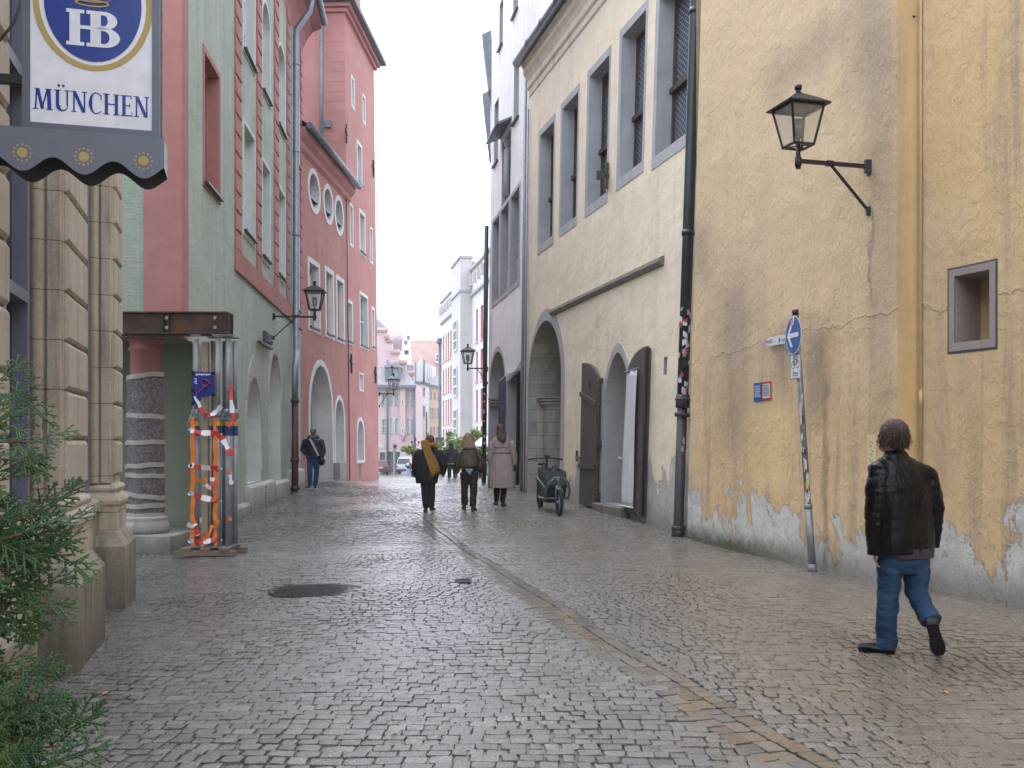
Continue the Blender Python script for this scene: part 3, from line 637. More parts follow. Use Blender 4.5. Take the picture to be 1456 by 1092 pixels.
# ---------------------------------------------------------------- red building and tower
RDf = line(-7.89, .055, 0, 1, .012); ru = lambda d: U(RDf, d, .055)
def red_building():
    t = thing('red_building', 'brick red plastered hall with oval windows beside its tall tower', 'building', (-8.5, 35, 0)); f = RDf; P = f.P
    big = f.rect(440, 520, 700, 472); bz = f.px(456, 520)[1]; A1 = arch(big[0], big[1], -.4, bz-(big[1]-big[0])*.55, bz, 16)
    a2 = f.rect(476, 568, 660, 489); A2 = arch(a2[0], a2[1], a2[2], a2[3]-.75, f.px(482, 568)[1], 12)
    a3 = f.rect(507.5, 598, 655, 517); A3 = arch(a3[0], a3[1], a3[2], a3[3]-.6, f.px(512, 598)[1], 12)
    a4 = f.rect(402, 560, 700, 424)
    ov = []
    for xl, yt, yb, xr in ((439, 248, 296, 453.5), (460.5, 269, 312, 472), (476.5, 285, 328, 487)):
        r = f.rect(xl, yt, yb, xr); c = ((r[0]+r[1])/2, (f.px((xl+xr)/2, yt)[1]+f.px((xl+xr)/2, yb)[1])/2); w = (r[1]-r[0])/2; h = (f.px((xl+xr)/2, yt)[1]-f.px((xl+xr)/2, yb)[1])/2
        ov.append((c, w, h))
    oval = lambda c, w, h, e=0: [(c[0]+(w+e)*math.cos(a), c[1]+(h+e)*math.sin(a)) for a in [2*math.pi*k/20 for k in range(20)]]
    rc = [f.rect(*a) for a in ((439, 372, 462, 453), (463, 385, 472, 473), (478.5, 397, 479, 488))]
    tw = [f.rect(*a) for a in ((494.5, 430, 484, 500), (511.5, 418, 489, 522), (528.5, 440, 492, 531.5), (507.5, 203, 256, 513.5), (497.5, 292, 345, 501), (511, 301, 355, 518), (526, 325, 370, 529), (499.5, 110, 148, 503), (515.5, 136, 170, 518.5))]
    sq = f.rect(511, 532, 553, 516)
    door = f.rect(511, 660, 681, 514.5)
    mb = MB(); u0 = ru(29.4); uc = ru(36.2); u1 = ru(41.8)
    low = [rp(r) for r in rc]+[A1, A2]+[oval(*o) for o in ov]
    wall(mb, f, [(u0, -1), (uc, -1), (uc, 11.1), (u0, 11.1)], low, [.25]*3+[.7, .5]+[.3]*3, reveal_mat=1)
    body(mb, f, u0, uc, -1, 11.1, -9, 0); mb.build('hall_wall', [m_red, m_trim], t)
    # tower
    mb = MB(); high = [rp(r) for r in tw]+[rp(sq), A3, rp(door)]
    wall(mb, f, [(uc+.004, -1), (u1, -1), (u1, 17.6), (uc+.004, 17.6)], high, [.2]*len(tw)+[.12, .4, .1], reveal_mat=1)
    a = [P(uc+.004, -1), P(u1, -1), P(u1, 17.6), P(uc+.004, 17.6)]; b = [P(uc, -1, -9), P(u1, -1, -9), P(u1, 17.6, -9), P(uc, 17.6, -9)]
    mb.add(a+b, [(4, 5, 6, 7), (1, 2, 6, 5), (2, 3, 7, 6), (3, 0, 4, 7)])
    m = mb.build('tower_wall', [m_red2, m_trim], t)
    mb = MB(); Q = [P(uc-.45, 17.55, .45), P(u1+.45, 17.55, .45), P(u1+.45, 17.55, -9.4), P(uc-.45, 17.55, -9.4)]
    Q2 = [v+Vector((0, 0, .16)) for v in Q]; rgd = [P(uc+1.2, 20, -1.6), P(u1-1.2, 20, -1.6), P(u1-1.2, 20, -7.5), P(uc+1.2, 20, -7.5)]
    mb.loft([Q, Q2, rgd], smooth=False); mb.build('tower_roof', m_slate, t)
    mb = MB(); 
    for (n0, zz, e) in ((.0, 17.25, .12), (.0, 17.4, .24)): mb.loft([[P(uc-e, z, e), P(u1+e, z, e), P(u1+e, z, -9), P(uc-e, z, -9)] for z in (zz, zz+.13)], smooth=False)
    mb.build('tower_cornice', m_red2, t)
    mb = MB(); wall(mb, f, [(uc+.9, 17.7), (ru(38.7), 17.7), (ru(38.7), 27), (uc+.9, 27)], [rp(f.rect(508, -20, 10, 513, -.5))], .2, n=-.5); body(mb, f, uc+.9, ru(38.7), 17.7, 27, -8, -.5); mb.build('upper_tower_wall', m_red2, t)
    # quoin blocks at the tower corner
    TF = Fac((P(uc, 0).x, P(uc, 0).y), (-1, .055), (-.055, -1), 0)
    mb = MB()
    for k in range(17):
        z = 11.5+k*.36; fbox(mb, TF, .0+.012*z, (1.15 if k % 2 else .8), z, z+.33, 0, .003)
    mb.build('corner_quoins', m_red2, t, bevel=.008)
    mb = MB(); mb.tube([Vector((at(457, 0, 36).x, 36.0, 17.4)), Vector((at(457, 0, 36).x, 36.0, 10.8))], .07, 10)
    mb.build('downpipe', m_lead, t)
    mb = MB(); xx = at(464.5, 0, 36).x; mb.box((xx, 36.18, at(0, 174, 36).z), (.26, .1, .26)); wq = mb.build('vent', m_lead, t, bevel=.01)
    # hall eaves
    mb = MB()
    pr = [(0, 10.35), (.1, 10.45), (.12, 10.6), (.24, 10.72), (.3, 10.95), (0, 10.95)]
    mb.loft([[P(u, z, n) for n, z in pr] for u in (u0, uc+.3)], smooth=False); mb.build('eaves_cornice', m_red, t)
    mb = MB(); mb.tube([P(u0, 10.98, .42), P(uc+.35, 10.98, .42)], .1, 12); mb.build('gutter', m_lead, t)
    mb = MB(); mb.add([P(u0, 11.0, .4), P(uc, 11.0, .4), P(uc, 13.6, -3.4), P(u0, 13.6, -3.4), P(u0, 11.1, -8), P(uc, 11.1, -8)], [(0, 1, 2, 3), (3, 2, 5, 4)]); mb.build('roof', m_slate, t)
    # openings
    for r in rc:
        w = window(t, f, r, .25, m_whitewood, m_glass, 2, 2, sill=m_metalsill, surround=m_trim, sw=.16, fw=.06, sb=.16)
        s_ = MB(); fbox(s_, f, lerp(r[0], r[1], .55), r[1]-.05, r[2]+.1, r[3]-.3, -.19, -.15); s_.build('shutter', m_curtain, w)
    for r in tw[:4]+[tw[5]]: window(t, f, r, .2, m_whitewood, m_glassl, 1, 2, sill=m_metalsill, surround=m_trim, sw=.13, fw=.05, sb=.13)
    for r in [tw[4]]+tw[6:]: window(t, f, r, .2, m_whitewood, m_glassl, 1, 1, surround=m_trim, sw=.1, fw=.05, sb=.1)
    for c, w_, h_ in ov:
        g = MB(); fill(g, f, oval(c, w_, h_), -.26); w = g.build('oval_window', m_glassl, t)
        b = MB(); band(b, f, oval(c, w_, h_), oval(c, w_, h_, .17), 0, .02); b.build('surround', m_trim, w)
        b = MB(); fbox(b, f, c[0]-.04, c[0]+.04, c[1]-h_+.02, c[1]+h_-.02, -.25, -.2); fbox(b, f, c[0]-w_*.9, c[0]+w_*.9, c[1]-h_*.5, c[1]-h_*.5+.05, -.25, -.02); b.build('bars', m_metalsill, w)
    for A, dp, e in ((A1, .68, .2), (A2, .48, .16), (A3, .38, .14)):
        g = MB(); fill(g, f, A, -dp); w = g.build('arched_opening', m_plasterold, t)
        us = [p[0] for p in A]; zs = [p[1] for p in A]; b = MB(); o = arch(min(us)-e, max(us)+e, min(zs)-(0 if A is A1 else .1), [p[1] for p in A][2], max(zs)+e, len(A)-3)
        band(b, f, A, o, 0, .02); b.build('surround', m_trim, w)
    b = MB(); band(b, f, rp(sq), rp(grow(sq, .07)), 0, .015); fill(b, f, rp(sq), -.1); b.build('small_niche', m_trim, t)
    b = MB(); fill(b, f, rp(door), -.08); b.build('hatch', m_brownwood, t)
    b = MB(); d_ = f.rect(473, 658, 690, 477); fbox(b, f, d_[0], d_[1]+.5, -.3, d_[3], 0, .25); b.build('stone_buttress', m_plasterold, t)
    b = MB(); b.tube([P(uc-.25, -.2, .06), P(uc-.25, 10.4, .06)], .02, 6); b.build('lightning_rod', m_metalsill, t)
    for px, py in ((498, 517), (532.5, 533), (491, 190), (529.5, 240)):
        u, z = f.px(px, py); b = MB(); b.bar(f.P(u, z-.35, .05), f.P(u, z+.35, .05), .06); b.bar(f.P(u-.16, z+.12, .05), f.P(u+.16, z-.02, .05), .06); b.build('wall_anchor', m_black, t)
m_red2 = plaster('red_tower_plaster', (.41, .18, .155), (.455, .228, .2), dirt=(.36, .17, .16), streak=.3, bump=.2, grime=.2, fine=12, patchy=.5)
m_plasterold = plaster('old_grey_limewash', (.30, .29, .28), (.42, .41, .39), dirt=(.1, .1, .1), streak=.5, bump=.3, sc=1.6, grime=.4, patchy=1)
m_curtain = plain('faded_shutter', (.45, .30, .24), .8)
red_building()
# ---------------------------------------------------------------- steel beam, props, hanging sign
m_rust = None
def rusty():
    t = NT('rusty_painted_steel'); p = t.obj(); n = t.noise(p, 5, 9, .7, .5); col = t.mix(t.ramp(n, .4, .62), (.03, .028, .03), (.11, .045, .025))
    return t.fin(col, .55, t.bump(n, .3, .01), .3)
m_rust = rusty(); m_galv = metal('galvanised_prop_steel', (.30, .315, .34), .5, .2)
def steel():
    x0, x1, y0, y1, z0, z1 = -6.2, -4.07, 14.2, 14.58, 3.17, 3.49
    t = thing('steel_beam', 'rusty dark steel girder lying on props under the green corner', 'steel beam', ((x0+x1)/2, y0, z0))
    xc = (x0+x1)/2; L = x1-x0; mb = MB(); mb.box((xc, (y0+y1)/2, z1-.012), (L, y1-y0, .024)); mb.box((xc, (y0+y1)/2, z0+.012), (L, y1-y0, .024)); mb.box((xc, y0+.05, (z0+z1)/2), (L, .02, z1-z0-.05)); mb.box((xc, y1-.05, (z0+z1)/2), (L, .02, z1-z0-.05)); mb.build('girder', m_rust, t, bevel=.003)
    for x in (x1-.01, x1-.9, x1-.82): mb = MB(); mb.box((x-.02, (y0+y1)/2, (z0+z1)/2), (.018, y1-y0-.01, z1-z0-.05)); mb.build('stiffener_plate', m_rust, t)
    for x in (x1-.17, x1-.86):
        for z in (z0+.09, z1-.09): mb = MB(); mb.tube([(x+.0, y0+.04, z), (x, y0+.0, z)], .026, 6); mb.build('bolt', m_galv, t)
    t = thing('prop_tower', 'cluster of grey steel props strapped with orange bands and warning tape', 'props', (-4.3, 14.4, 0))
    mb = MB(); mb.box((-4.36, 14.14, .045), (.86, .12, .07), .04); mb.box((-4.3, 14.62, .045), (.8, .12, .07)); 
    for k in range(3): mb.box((-4.62+k*.27, 14.38, .1), (.14, .62, .045))
    mb.build('timber_base', m_plank, t, bevel=.004)
    posts = ((-4.52, 14.25, .042), (-4.37, 14.56, .05), (-4.2, 14.22, .042), (-4.2, 14.55, .042), (-4.07, 14.26, .042), (-4.10, 14.42, .05), (-4.06, 14.58, .042))
    for x, y, r in posts:
        mb = MB(); mb.tube([(x, y, .12), (x, y, 2.05)], r, 14); mb.tube([(x, y, 2.05), (x, y, 3.1)], r*.8, 14); mb.tube([(x, y, 1.98), (x, y, 2.1)], r*1.25, 14)
        mb.box((x, y, .128), (.14, .14, .012)); mb.box((x, y, 3.15), (.14, .14, .012))
        for k in range(9): mb.box((x, y-r*.8, 2.2+k*.1), (.016, .006, .016))
        p = mb.build('prop', m_galv, t)
        b = MB(); b.tube([(x, y, 1.86), (x, y, 1.92)], r*1.08, 14, False); b.build('yellow_label', m_yel, p)
        b = MB(); b.tube([(x, y, 1.72), (x, y, 1.86)], r*1.07, 14, False); b.build('blue_label', m_blu, p)
    mb = MB(); mb.box((-4.44, 14.42, 1.6), (.09, .07, 2.95)); mb.box((-4.3, 14.45, 1.6), (.06, .05, 2.95)); mb.build('timber_post', plain('pale_timber', (.40, .32, .22), .8), t)
    for x in (-4.55, -4.225):
        mb = MB(); pts = [(x+.012*math.sin(k*2.2+x), 14.18+.006*math.cos(k*3), .14+k*.115) for k in range(17)]
        for a, b in zip(pts[:-1], pts[1:]): mb.bar(a, b, .008, .062, (1, 0, 0))
        for k in (3, 8, 12): mb.box((pts[k][0]+.01, 14.175, pts[k][2]), (.07, .012, .05), .2)
        mb.build('orange_strap', m_orange, t)
    def tapeline(pts, w, mats, per, nm):
        """one twisting, sagging ribbon in alternating pieces"""
        P_ = []; m = 14
        for (a, b) in zip(pts[:-1], pts[1:]):
            for i in range(m): s_ = i/m; P_.append(Vector((lerp(a[0], b[0], s_), lerp(a[1], b[1], s_), lerp(a[2], b[2], s_)-.018*math.sin(math.pi*s_))))
        P_.append(Vector(pts[-1])); mb = MB(); run = 0; vs = []; 
        for i, q in enumerate(P_):
            tdir = (P_[min(i+1, len(P_)-1)]-P_[max(0, i-1)]).normalized(); up = tdir.cross(Vector((0, 1, 0)))
            if up.length < .1: up = Vector((1, 0, 0))
            up = up.normalized(); tw = .5*math.sin(i*.23+pts[0][2]*9); up = (up*math.cos(tw)+Vector((0, 1, 0))*math.sin(tw)); ww = w*(.55+.45*abs(math.cos(i*.31+pts[0][0]*7)))/2; vs += [q+up*ww, q-up*ww]
        for i in range(len(P_)-1):
            run += (P_[i+1]-P_[i]).length; mb.cur = int(run/per) % len(mats); mb.add(vs[2*i:2*i+4], [(0, 1, 3, 2)], True)
        mb.build(nm, mats, t)
    A_, B_, C_ = -4.56, -4.21, -4.02; y = 14.165
    for z0_, z1_, z2_ in ((1.79, 1.76, None), (1.30, 1.26, None), (.90, .80, None), (.22, .24, None)): tapeline([(A_-.03, y+.06, z0_), (A_-.02, y, z0_), (B_, y-.005, z1_), (B_+.05, y+.05, z1_)], .085, [m_tapew, m_taper], .13, 'warning_tape')
    tapeline([(B_-.02, y, 1.77), (-4.12, y-.01, 1.68), (-3.97, y-.03, 1.44)], .085, [m_taper, m_tapew], .17, 'warning_tape')
    tapeline([(-4.5, y, 2.28), (-4.38, y-.02, 2.03), (-4.26, y-.02, 2.02), (-4.14, y-.01, 2.14)], .07, [m_tapew, m_taper, m_tapew], .19, 'warning_tape')
    tapeline([(-4.0, y, 2.42), (-3.99, y-.02, 2.2), (-3.95, y-.03, 1.95), (-4.05, y, 1.86)], .07, [m_taper, m_tapew, m_taper], .2, 'warning_tape')
    tapeline([(-4.36, y, 1.02), (-4.27, y-.01, .98), (-4.26, y-.01, 1.12)], .08, [m_tapew, m_taper], .1, 'warning_tape')
    tapeline([(-4.62, y, .46), (-4.5, y-.01, .43), (-4.46, y-.01, .30)], .085, [m_tapew, m_taper], .13, 'warning_tape')
    tapeline([(-4.01, y, 1.16), (-3.99, y, 1.02)], .07, [m_tapew], .3, 'warning_tape'); tapeline([(-4.29, 14.3, 1.5), (-4.28, 14.3, .75)], .05, [m_taper], 2, 'warning_tape')
    for L_ in ([(-4.5, y, 1.1), (-4.34, y, 1.09)], [(-4.52, y, .32), (-4.3, y, .31)], [(-4.42, y, .14), (-4.36, y, .25), (-4.27, y, .42), (-4.21, y, .46)], [(-4.02, y, 1.24), (-3.99, y, 1.2)], [(-4.03, y, .56), (-4.0, y, .54)]): tapeline(L_, .06, [m_orange], 9, 'orange_strap')
    mb = MB(); random.seed(3)
    for k in range(9):
        pts = []; x = -4.58
        while x < -3.92: pts.append((x, 14.19+random.uniform(-.03, .03), 2.0+.05*math.sin(x*14+k)+random.uniform(-.05, .05))); x += .06
        mb.tube(pts, .006, 5)
    mb.tube([(-4.0, 14.2, 2.05), (-3.93, 14.15, 2.08), (-3.9, 14.18, 2.02), (-3.98, 14.25, 1.99)], .01, 6); mb.tube([(-4.56, 14.2, 2.05), (-4.62, 14.2, 1.9), (-4.6, 14.2, 1.7)], .01, 6)
    mb.build('binding_wire', m_galv, t)
    # poster
    px0, px1, pt, pb, yy = -4.555, -4.235, 2.62, 2.26, 14.165; PF = Fac((px0, yy), (1, 0), (0, -1)); W = px1-px0
    t = thing('poster', 'small blue and pink poster tied to the steel props', 'poster', (px0, yy, pb))
    mb = MB(); slab(mb, PF, [(0, -.0+pb-.1), (.1, pb-.09), (.14, pb), (W, pb+.03), (W, pt), (0, pt+.01)], -.004, 0); mb.build('sheet', m_blu2, t)
    mb = MB(); 
    for i in range(9): fbox(mb, PF, .055+i*.024, .072+i*.024, pt-.05+.005*(i % 3), pt-.022, .001, .003)
    for i in range(4): fbox(mb, PF, .03+.015*(i % 2), .07, pt-.10-i*.022, pt-.09-i*.022, .001, .003)
    mb.build('lettering', m_tapew, t)
    mb = MB(); mb.tube([(px0+.06, yy-.005, pb-.02), (px0+.075, yy-.006, pb+.06), (px0+.14, yy-.006, pb+.12), (px0+.2, yy-.006, pb+.17), (px0+.27, yy-.006, pb+.21), (px0+.2, yy-.006, pb+.255), (px0+.14, yy-.006, pb+.24), (px0+.15, yy-.006, pb+.18), (px0+.25, yy-.006, pb+.14)], .022, 8, flat=.2); mb.build('pink_swirl', m_pink, t)
    mb = MB(); 
    for a, b in ((0, pt), (W-.03, pt-.01), (W-.03, pb+.04), (0, pb+.1), (0, pb-.08)): fbox(mb, PF, a-.01, a+.04, b-.03, b+.015, .001, .005)
    mb.build('black_tape', m_black, t)
pl = lambda n, c, r=.5: plain(n, c, r, 0, .15, 5, .1)
m_yel = pl('yellow_label', (.6, .35, .02)); m_blu = pl('blue_label', (.02, .04, .16)); m_blu2 = pl('poster_blue', (.02, .035, .22), .3); m_orange = pl('orange_strap', (.75, .2, .02)); m_tapew = pl('white_tape', (.75, .75, .75)); m_taper = pl('red_tape', (.6, .04, .03)); m_pink = pl('poster_pink', (.65, .12, .18))
steel()
# ---------------------------------------------------------------- hanging brewery sign, across the pavement
def sign():
    y0 = 4.6; x0 = at(32, 0, y0).x; s = Vector((1, .268)).normalized(); f = Fac((x0, y0), (s.x, s.y), (s.y, -s.x)); P = f.P
    W = .60; zb = 3.075; H = 1.1; t = thing('hanging_sign', 'white and blue oval beer sign with scalloped grey valance on the stone wall', 'sign', (x0, y0, zb))
    D = .16
    mb = MB(); fbox(mb, f, 0, W, zb, zb+H, -D, 0); mb.build('case', m_signgrey, t, bevel=.006)
    mb = MB(); inn = [(.034, zb+.034), (W-.034, zb+.034), (W-.034, zb+H-.034), (.034, zb+H-.034)]; out = [(0, zb), (W, zb), (W, zb+H), (0, zb+H)]
    band(mb, f, inn, out, 0, .012); mb.build('frame', m_signgrey, t)
    mb = MB(); fbox(mb, f, .034, W-.034, zb+.034, zb+H-.034, .0, .004); pn = mb.build('panel', m_signwhite, t)
    mb = MB(); mb.bar(P(W+.004, zb, -.05), P(W+.004, zb+H, -.05), .012); mb.build('chrome_edge', m_chrome, t)
    cx, cz = .305, f.px(137, 5)[1]; E = lambda a, b, k=40, dx=0, dz=0: [(cx+dx+a*math.cos(2*math.pi*i/k), cz+dz+b*math.sin(2*math.pi*i/k)) for i in range(k)]
    mb = MB(); band(mb, f, E(.235, .295, dx=0, dz=.0), E(.262, .315, dz=-.005), .004, .0065); 
    mb.build('gold_ring', m_gold, pn)
    mb = MB(); fill(mb, f, E(.214, .278), .007); mb.build('blue_oval', m_signblue, pn)
    def g(mb, pts, n=.0095): fill(mb, f, pts, n)
    def R_(mb, a, b, c, d, n=.0095): g(mb, [(a, c), (b, c), (b, d), (a, d)], n)
    # monogram: H joined to B, with slab serifs
    mb = MB(); L = cx-.117; zl = f.px(137, 68)[1]; zt = f.px(137, 17)[1]; h = zt-zl; st = .046
    for a in (L+.014, L+.105): R_(mb, a, a+st, zl, zt)
    R_(mb, L, L+.078, zl, zl+.017, .0097); R_(mb, L, L+.078, zt-.017, zt, .0097); R_(mb, L+.088, L+.14, zl, zl+.017, .0097); R_(mb, L+.088, L+.14, zt-.017, zt, .0097)
    R_(mb, L+.06, L+.11, zl+h*.47, zl+h*.57, .0099)
    def bowl(za, zb_, w, th):
        zc = (za+zb_)/2; hh = (zb_-za)/2; x = L+.135; n = 12
        o = [(x, zb_)]+[(x+.03+w*math.sin(math.pi*i/n), zc+hh*math.cos(math.pi*i/n)) for i in range(n+1)]+[(x, za)]
        q = [(x, zb_-.017)]+[(x+.03+(w-th)*math.sin(math.pi*i/n), zc+(hh-.017)*math.cos(math.pi*i/n)) for i in range(n+1)]+[(x, za+.017)]
        k = len(o); mb.add([P(u, z, .0101) for u, z in o]+[P(u, z, .0101) for u, z in q], [(i, i+1, k+i+1, k+i) for i in range(k-1)])
    bowl(zl+h*.50, zt, .058, .042); bowl(zl, zl+h*.56, .07, .046)
    mb.build('monogram', m_signwhite2, pn)
    # crown: band, rings, arches with red lining, mostly above the frame of the photograph
    mb = MB(); zc = zt+.035
    ring = lambda a, b, z0: [(cx-.004+a*math.cos(2*math.pi*i/24), z0+b*math.sin(2*math.pi*i/24)) for i in range(24)]
    band(mb, f, ring(.066, .011, zc), ring(.076, .018, zc), .009, .011); band(mb, f, ring(.074, .014, zc+.022), ring(.08, .019, zc+.022), .009, .0112)
    for k in range(-2, 3): mb.tube([P(cx-.004+k*.034, zc+.03, .011), P(cx-.004+k*.042, zc+.085, .012), P(cx-.004+k*.02, zc+.13, .012)], .006, 6)
    mb.ell(P(cx-.004, zc+.14, .012), (.012, .006, .012), 10, 6); mb.build('crown', m_gold, pn)
    mb = MB(); fill(mb, f, [(cx-.078, zc+.028), (cx+.07, zc+.028), (cx+.085, zc+.08), (cx+.03, zc+.125), (cx-.038, zc+.125), (cx-.093, zc+.08)], .0085); mb.build('crown_lining', m_crownred, pn)
    # lettering in hand-built serif capitals
    mb = MB(); P0 = f.P; f = Fac((x0, y0), (s.x, s.y), (s.y, -s.x)); f.P = lambda u, z, n=0: P0(.047+(u-.052)*.915, z, n); P = f.P; hgt = .098; zl = f.px(128, 156)[1]-.018; n = .0058; TH = .0185; TN = .008; sf = .011; 
    def rect(a, b, c, d): fill(mb, f, [(a, zl+c*hgt), (b, zl+c*hgt), (b, zl+d*hgt), (a, zl+d*hgt)], n)
    def stem(x, w, lo=0, hi=1): rect(x, x+w, lo, hi)
    def ser(x, w, z, e=.009): rect(x-e, x+w+e, z, z+.045)
    def diag(xa, za, xb, zb2, w): fill(mb, f, [(xa, zl+za*hgt), (xa+w, zl+za*hgt), (xb+w, zl+zb2*hgt), (xb, zl+zb2*hgt)], n+.0002)
    x = .052
    def M(x):
        diag(x+.006, 0, x+.012, 1, TN); ser(x+.006, TN, 0); ser(x+.012, TN, .955, .008); diag(x+.012, 1, x+.034, .04, .016); diag(x+.036, .04, x+.062, 1, TN); diag(x+.062, 1, x+.066, 0, TH); ser(x+.066, TH, 0, .006); ser(x+.062, TH, .955, .006); return .098
    def Uu(x):
        stem(x+.008, .016, .25, 1); ser(x+.008, .016, .955, .008); stem(x+.058, TN, .25, 1); ser(x+.058, TN, .955, .009)
        k = 10; o = []; q = []
        for i in range(k+1):
            a = math.pi+math.pi*i/k; o.append((x+.037+.029*math.cos(a), zl+hgt*(.27+.28*math.sin(a)))); w1 = .021; q.append((x+.038+(w1-.006*math.cos(a)*-1)*math.cos(a)*.8+.003, zl+hgt*(.27+.21*math.sin(a))))
        mb.add([P(u, z, n) for u, z in o]+[P(u, z, n) for u, z in q], [(i, i+1, k+2+i, k+1+i) for i in range(k)])
        for dx in (.022, .044): fill(mb, f, [(x+dx+.0065*math.cos(2*math.pi*i/10), zl+hgt*1.2+.0065*math.sin(2*math.pi*i/10)) for i in range(10)], n)
        return .081
    def N(x):
        stem(x+.010, TN); ser(x+.010, TN, 0, .009); ser(x+.006, TN, .955, .007); diag(x+.006, 1, x+.052, 0, .018); stem(x+.060, TN); ser(x+.060, TN, .955, .009); return .081
    def Cc(x):
        k = 16; o = []; q = []
        for i in range(k+1):
            a = R(48)+(R(312)-R(48))*i/k; o.append((x+.04+.036*math.cos(a), zl+hgt*(.5+.52*math.sin(a)))); th = .004+.014*max(0, -math.cos(a)); q.append((x+.04+(.036-th)*math.cos(a), zl+hgt*(.5+(.52-.055)*math.sin(a))))
        mb.add([P(u, z, n) for u, z in o]+[P(u, z, n) for u, z in q], [(i, i+1, k+2+i, k+1+i) for i in range(k)])
        rect(x+.061, x+.066, .68, .92); return .074
    def Hh(x):
        stem(x+.008, .016); stem(x+.056, .016); ser(x+.008, .016, 0, .007); ser(x+.008, .016, .955, .007); ser(x+.056, .016, 0, .007); ser(x+.056, .016, .955, .007); rect(x+.024, x+.056, .48, .54); return .086
    def Ee(x):
        stem(x+.008, .016); rect(x, x+.052, .955, 1); rect(x, x+.056, 0, .05); rect(x+.024, x+.044, .48, .53); rect(x+.048, x+.052, .8, .96); rect(x+.053, x+.057, .04, .22); rect(x+.042, x+.046, .4, .62); return .064
    for fn in (M, Uu, N, Cc, Hh, Ee, N): x += fn(x)*.985
    mb.build('lettering', m_signblue, pn); f = Fac((x0, y0), (s.x, s.y), (s.y, -s.x)); P = f.P
    # scalloped valance, front and back sheet, with small sun rosettes
    a, b = -.42, W+.022; zt = zb+.0; per = .262; off = .53
    def wave(u): return zb-.165-.036*math.cos(2*math.pi*(u-off)/per)
    for nn, dn, nm in ((.035, 0, 'valance_front'), (-D-.02, .0, 'valance_back')):
        k = 60; top = [(lerp(a, b, i/k), zt) for i in range(k+1)]; bot = [(lerp(a, b, i/k), wave(lerp(a, b, i/k))) for i in range(k+1)]
        mb = MB()
        vs = [P(u, z, nn) for u, z in top+bot]+[P(u, z, nn-.004) for u, z in top+bot]; m = k+1
        fs = []
        for i in range(k): fs += [(i, i+1, m+i+1, m+i), (2*m+i, 2*m+i+1, 3*m+i+1, 3*m+i), (m+i, m+i+1, 3*m+i+1, 3*m+i)]
        mb.add(vs, fs); v_ = mb.build(nm, m_valance if nn > 0 else m_valback, t)
        if nn > 0:
            for c in (off-2*per, off-per, off):
                q = MB(); zc = zb-.118; fill(q, f, [(c+.023*math.cos(2*math.pi*i/16), zc+.023*math.sin(2*math.pi*i/16)) for i in range(16)], nn+.0015)
                for j in range(12):
                    ang = 2*math.pi*j/12; ux, uz = c+.038*math.cos(ang), zc+.038*math.sin(ang); fill(q, f, [(ux+.0052*math.cos(2*math.pi*i/8), uz+.0052*math.sin(2*math.pi*i/8)) for i in range(8)], nn+.0015)
                q.build('rosette', m_gold, v_)
    mb = MB(); mb.add([P(b, zt, .035), P(b, zt, -D-.02), P(b, wave(b), -D-.02), P(b, wave(b), .035)], [(0, 1, 2, 3)]); mb.build('valance_side', m_valside, t)
    mb = MB(); fbox(mb, f, a, b, zb-.012, zb-.001, -D-.016, .034); mb.build('valance_top', m_signgrey, t)
    mb = MB(); mb.bar(P(.0, zb+.85, -D/2), P(-.6, zb+.85, -D/2), .04); mb.bar(P(.0, zb+.25, -D/2), P(-.6, zb+.25, -D/2), .04); mb.build('bracket', m_black, t)
def smooth(n, c, r, m=0): 
    t = NT(n); p = t.obj(); nn = t.noise(p, 9, 6, .65); return t.fin(t.mix(t.ramp(nn, .35, .75), tuple(x*.86 for x in c), c), t.mr(nn, .3, .7, r, r+.12), None, m)
m_signgrey = smooth('sign_grey_metal', (.13, .145, .18), .3, .4); m_signwhite = smooth('sign_white_acrylic', (.86, .88, .95), .12); m_signwhite2 = smooth('sign_letter_white', (.82, .84, .92), .2)
m_signblue = smooth('sign_blue', (.012, .045, .30), .18); m_gold = smooth('sign_gold', (.50, .36, .11), .35); m_crownred = smooth('crown_red', (.4, .02, .02), .3)
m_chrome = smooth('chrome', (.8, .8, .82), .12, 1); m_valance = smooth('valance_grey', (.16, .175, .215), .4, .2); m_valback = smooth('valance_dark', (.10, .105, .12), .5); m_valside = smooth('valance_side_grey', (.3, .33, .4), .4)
sign()
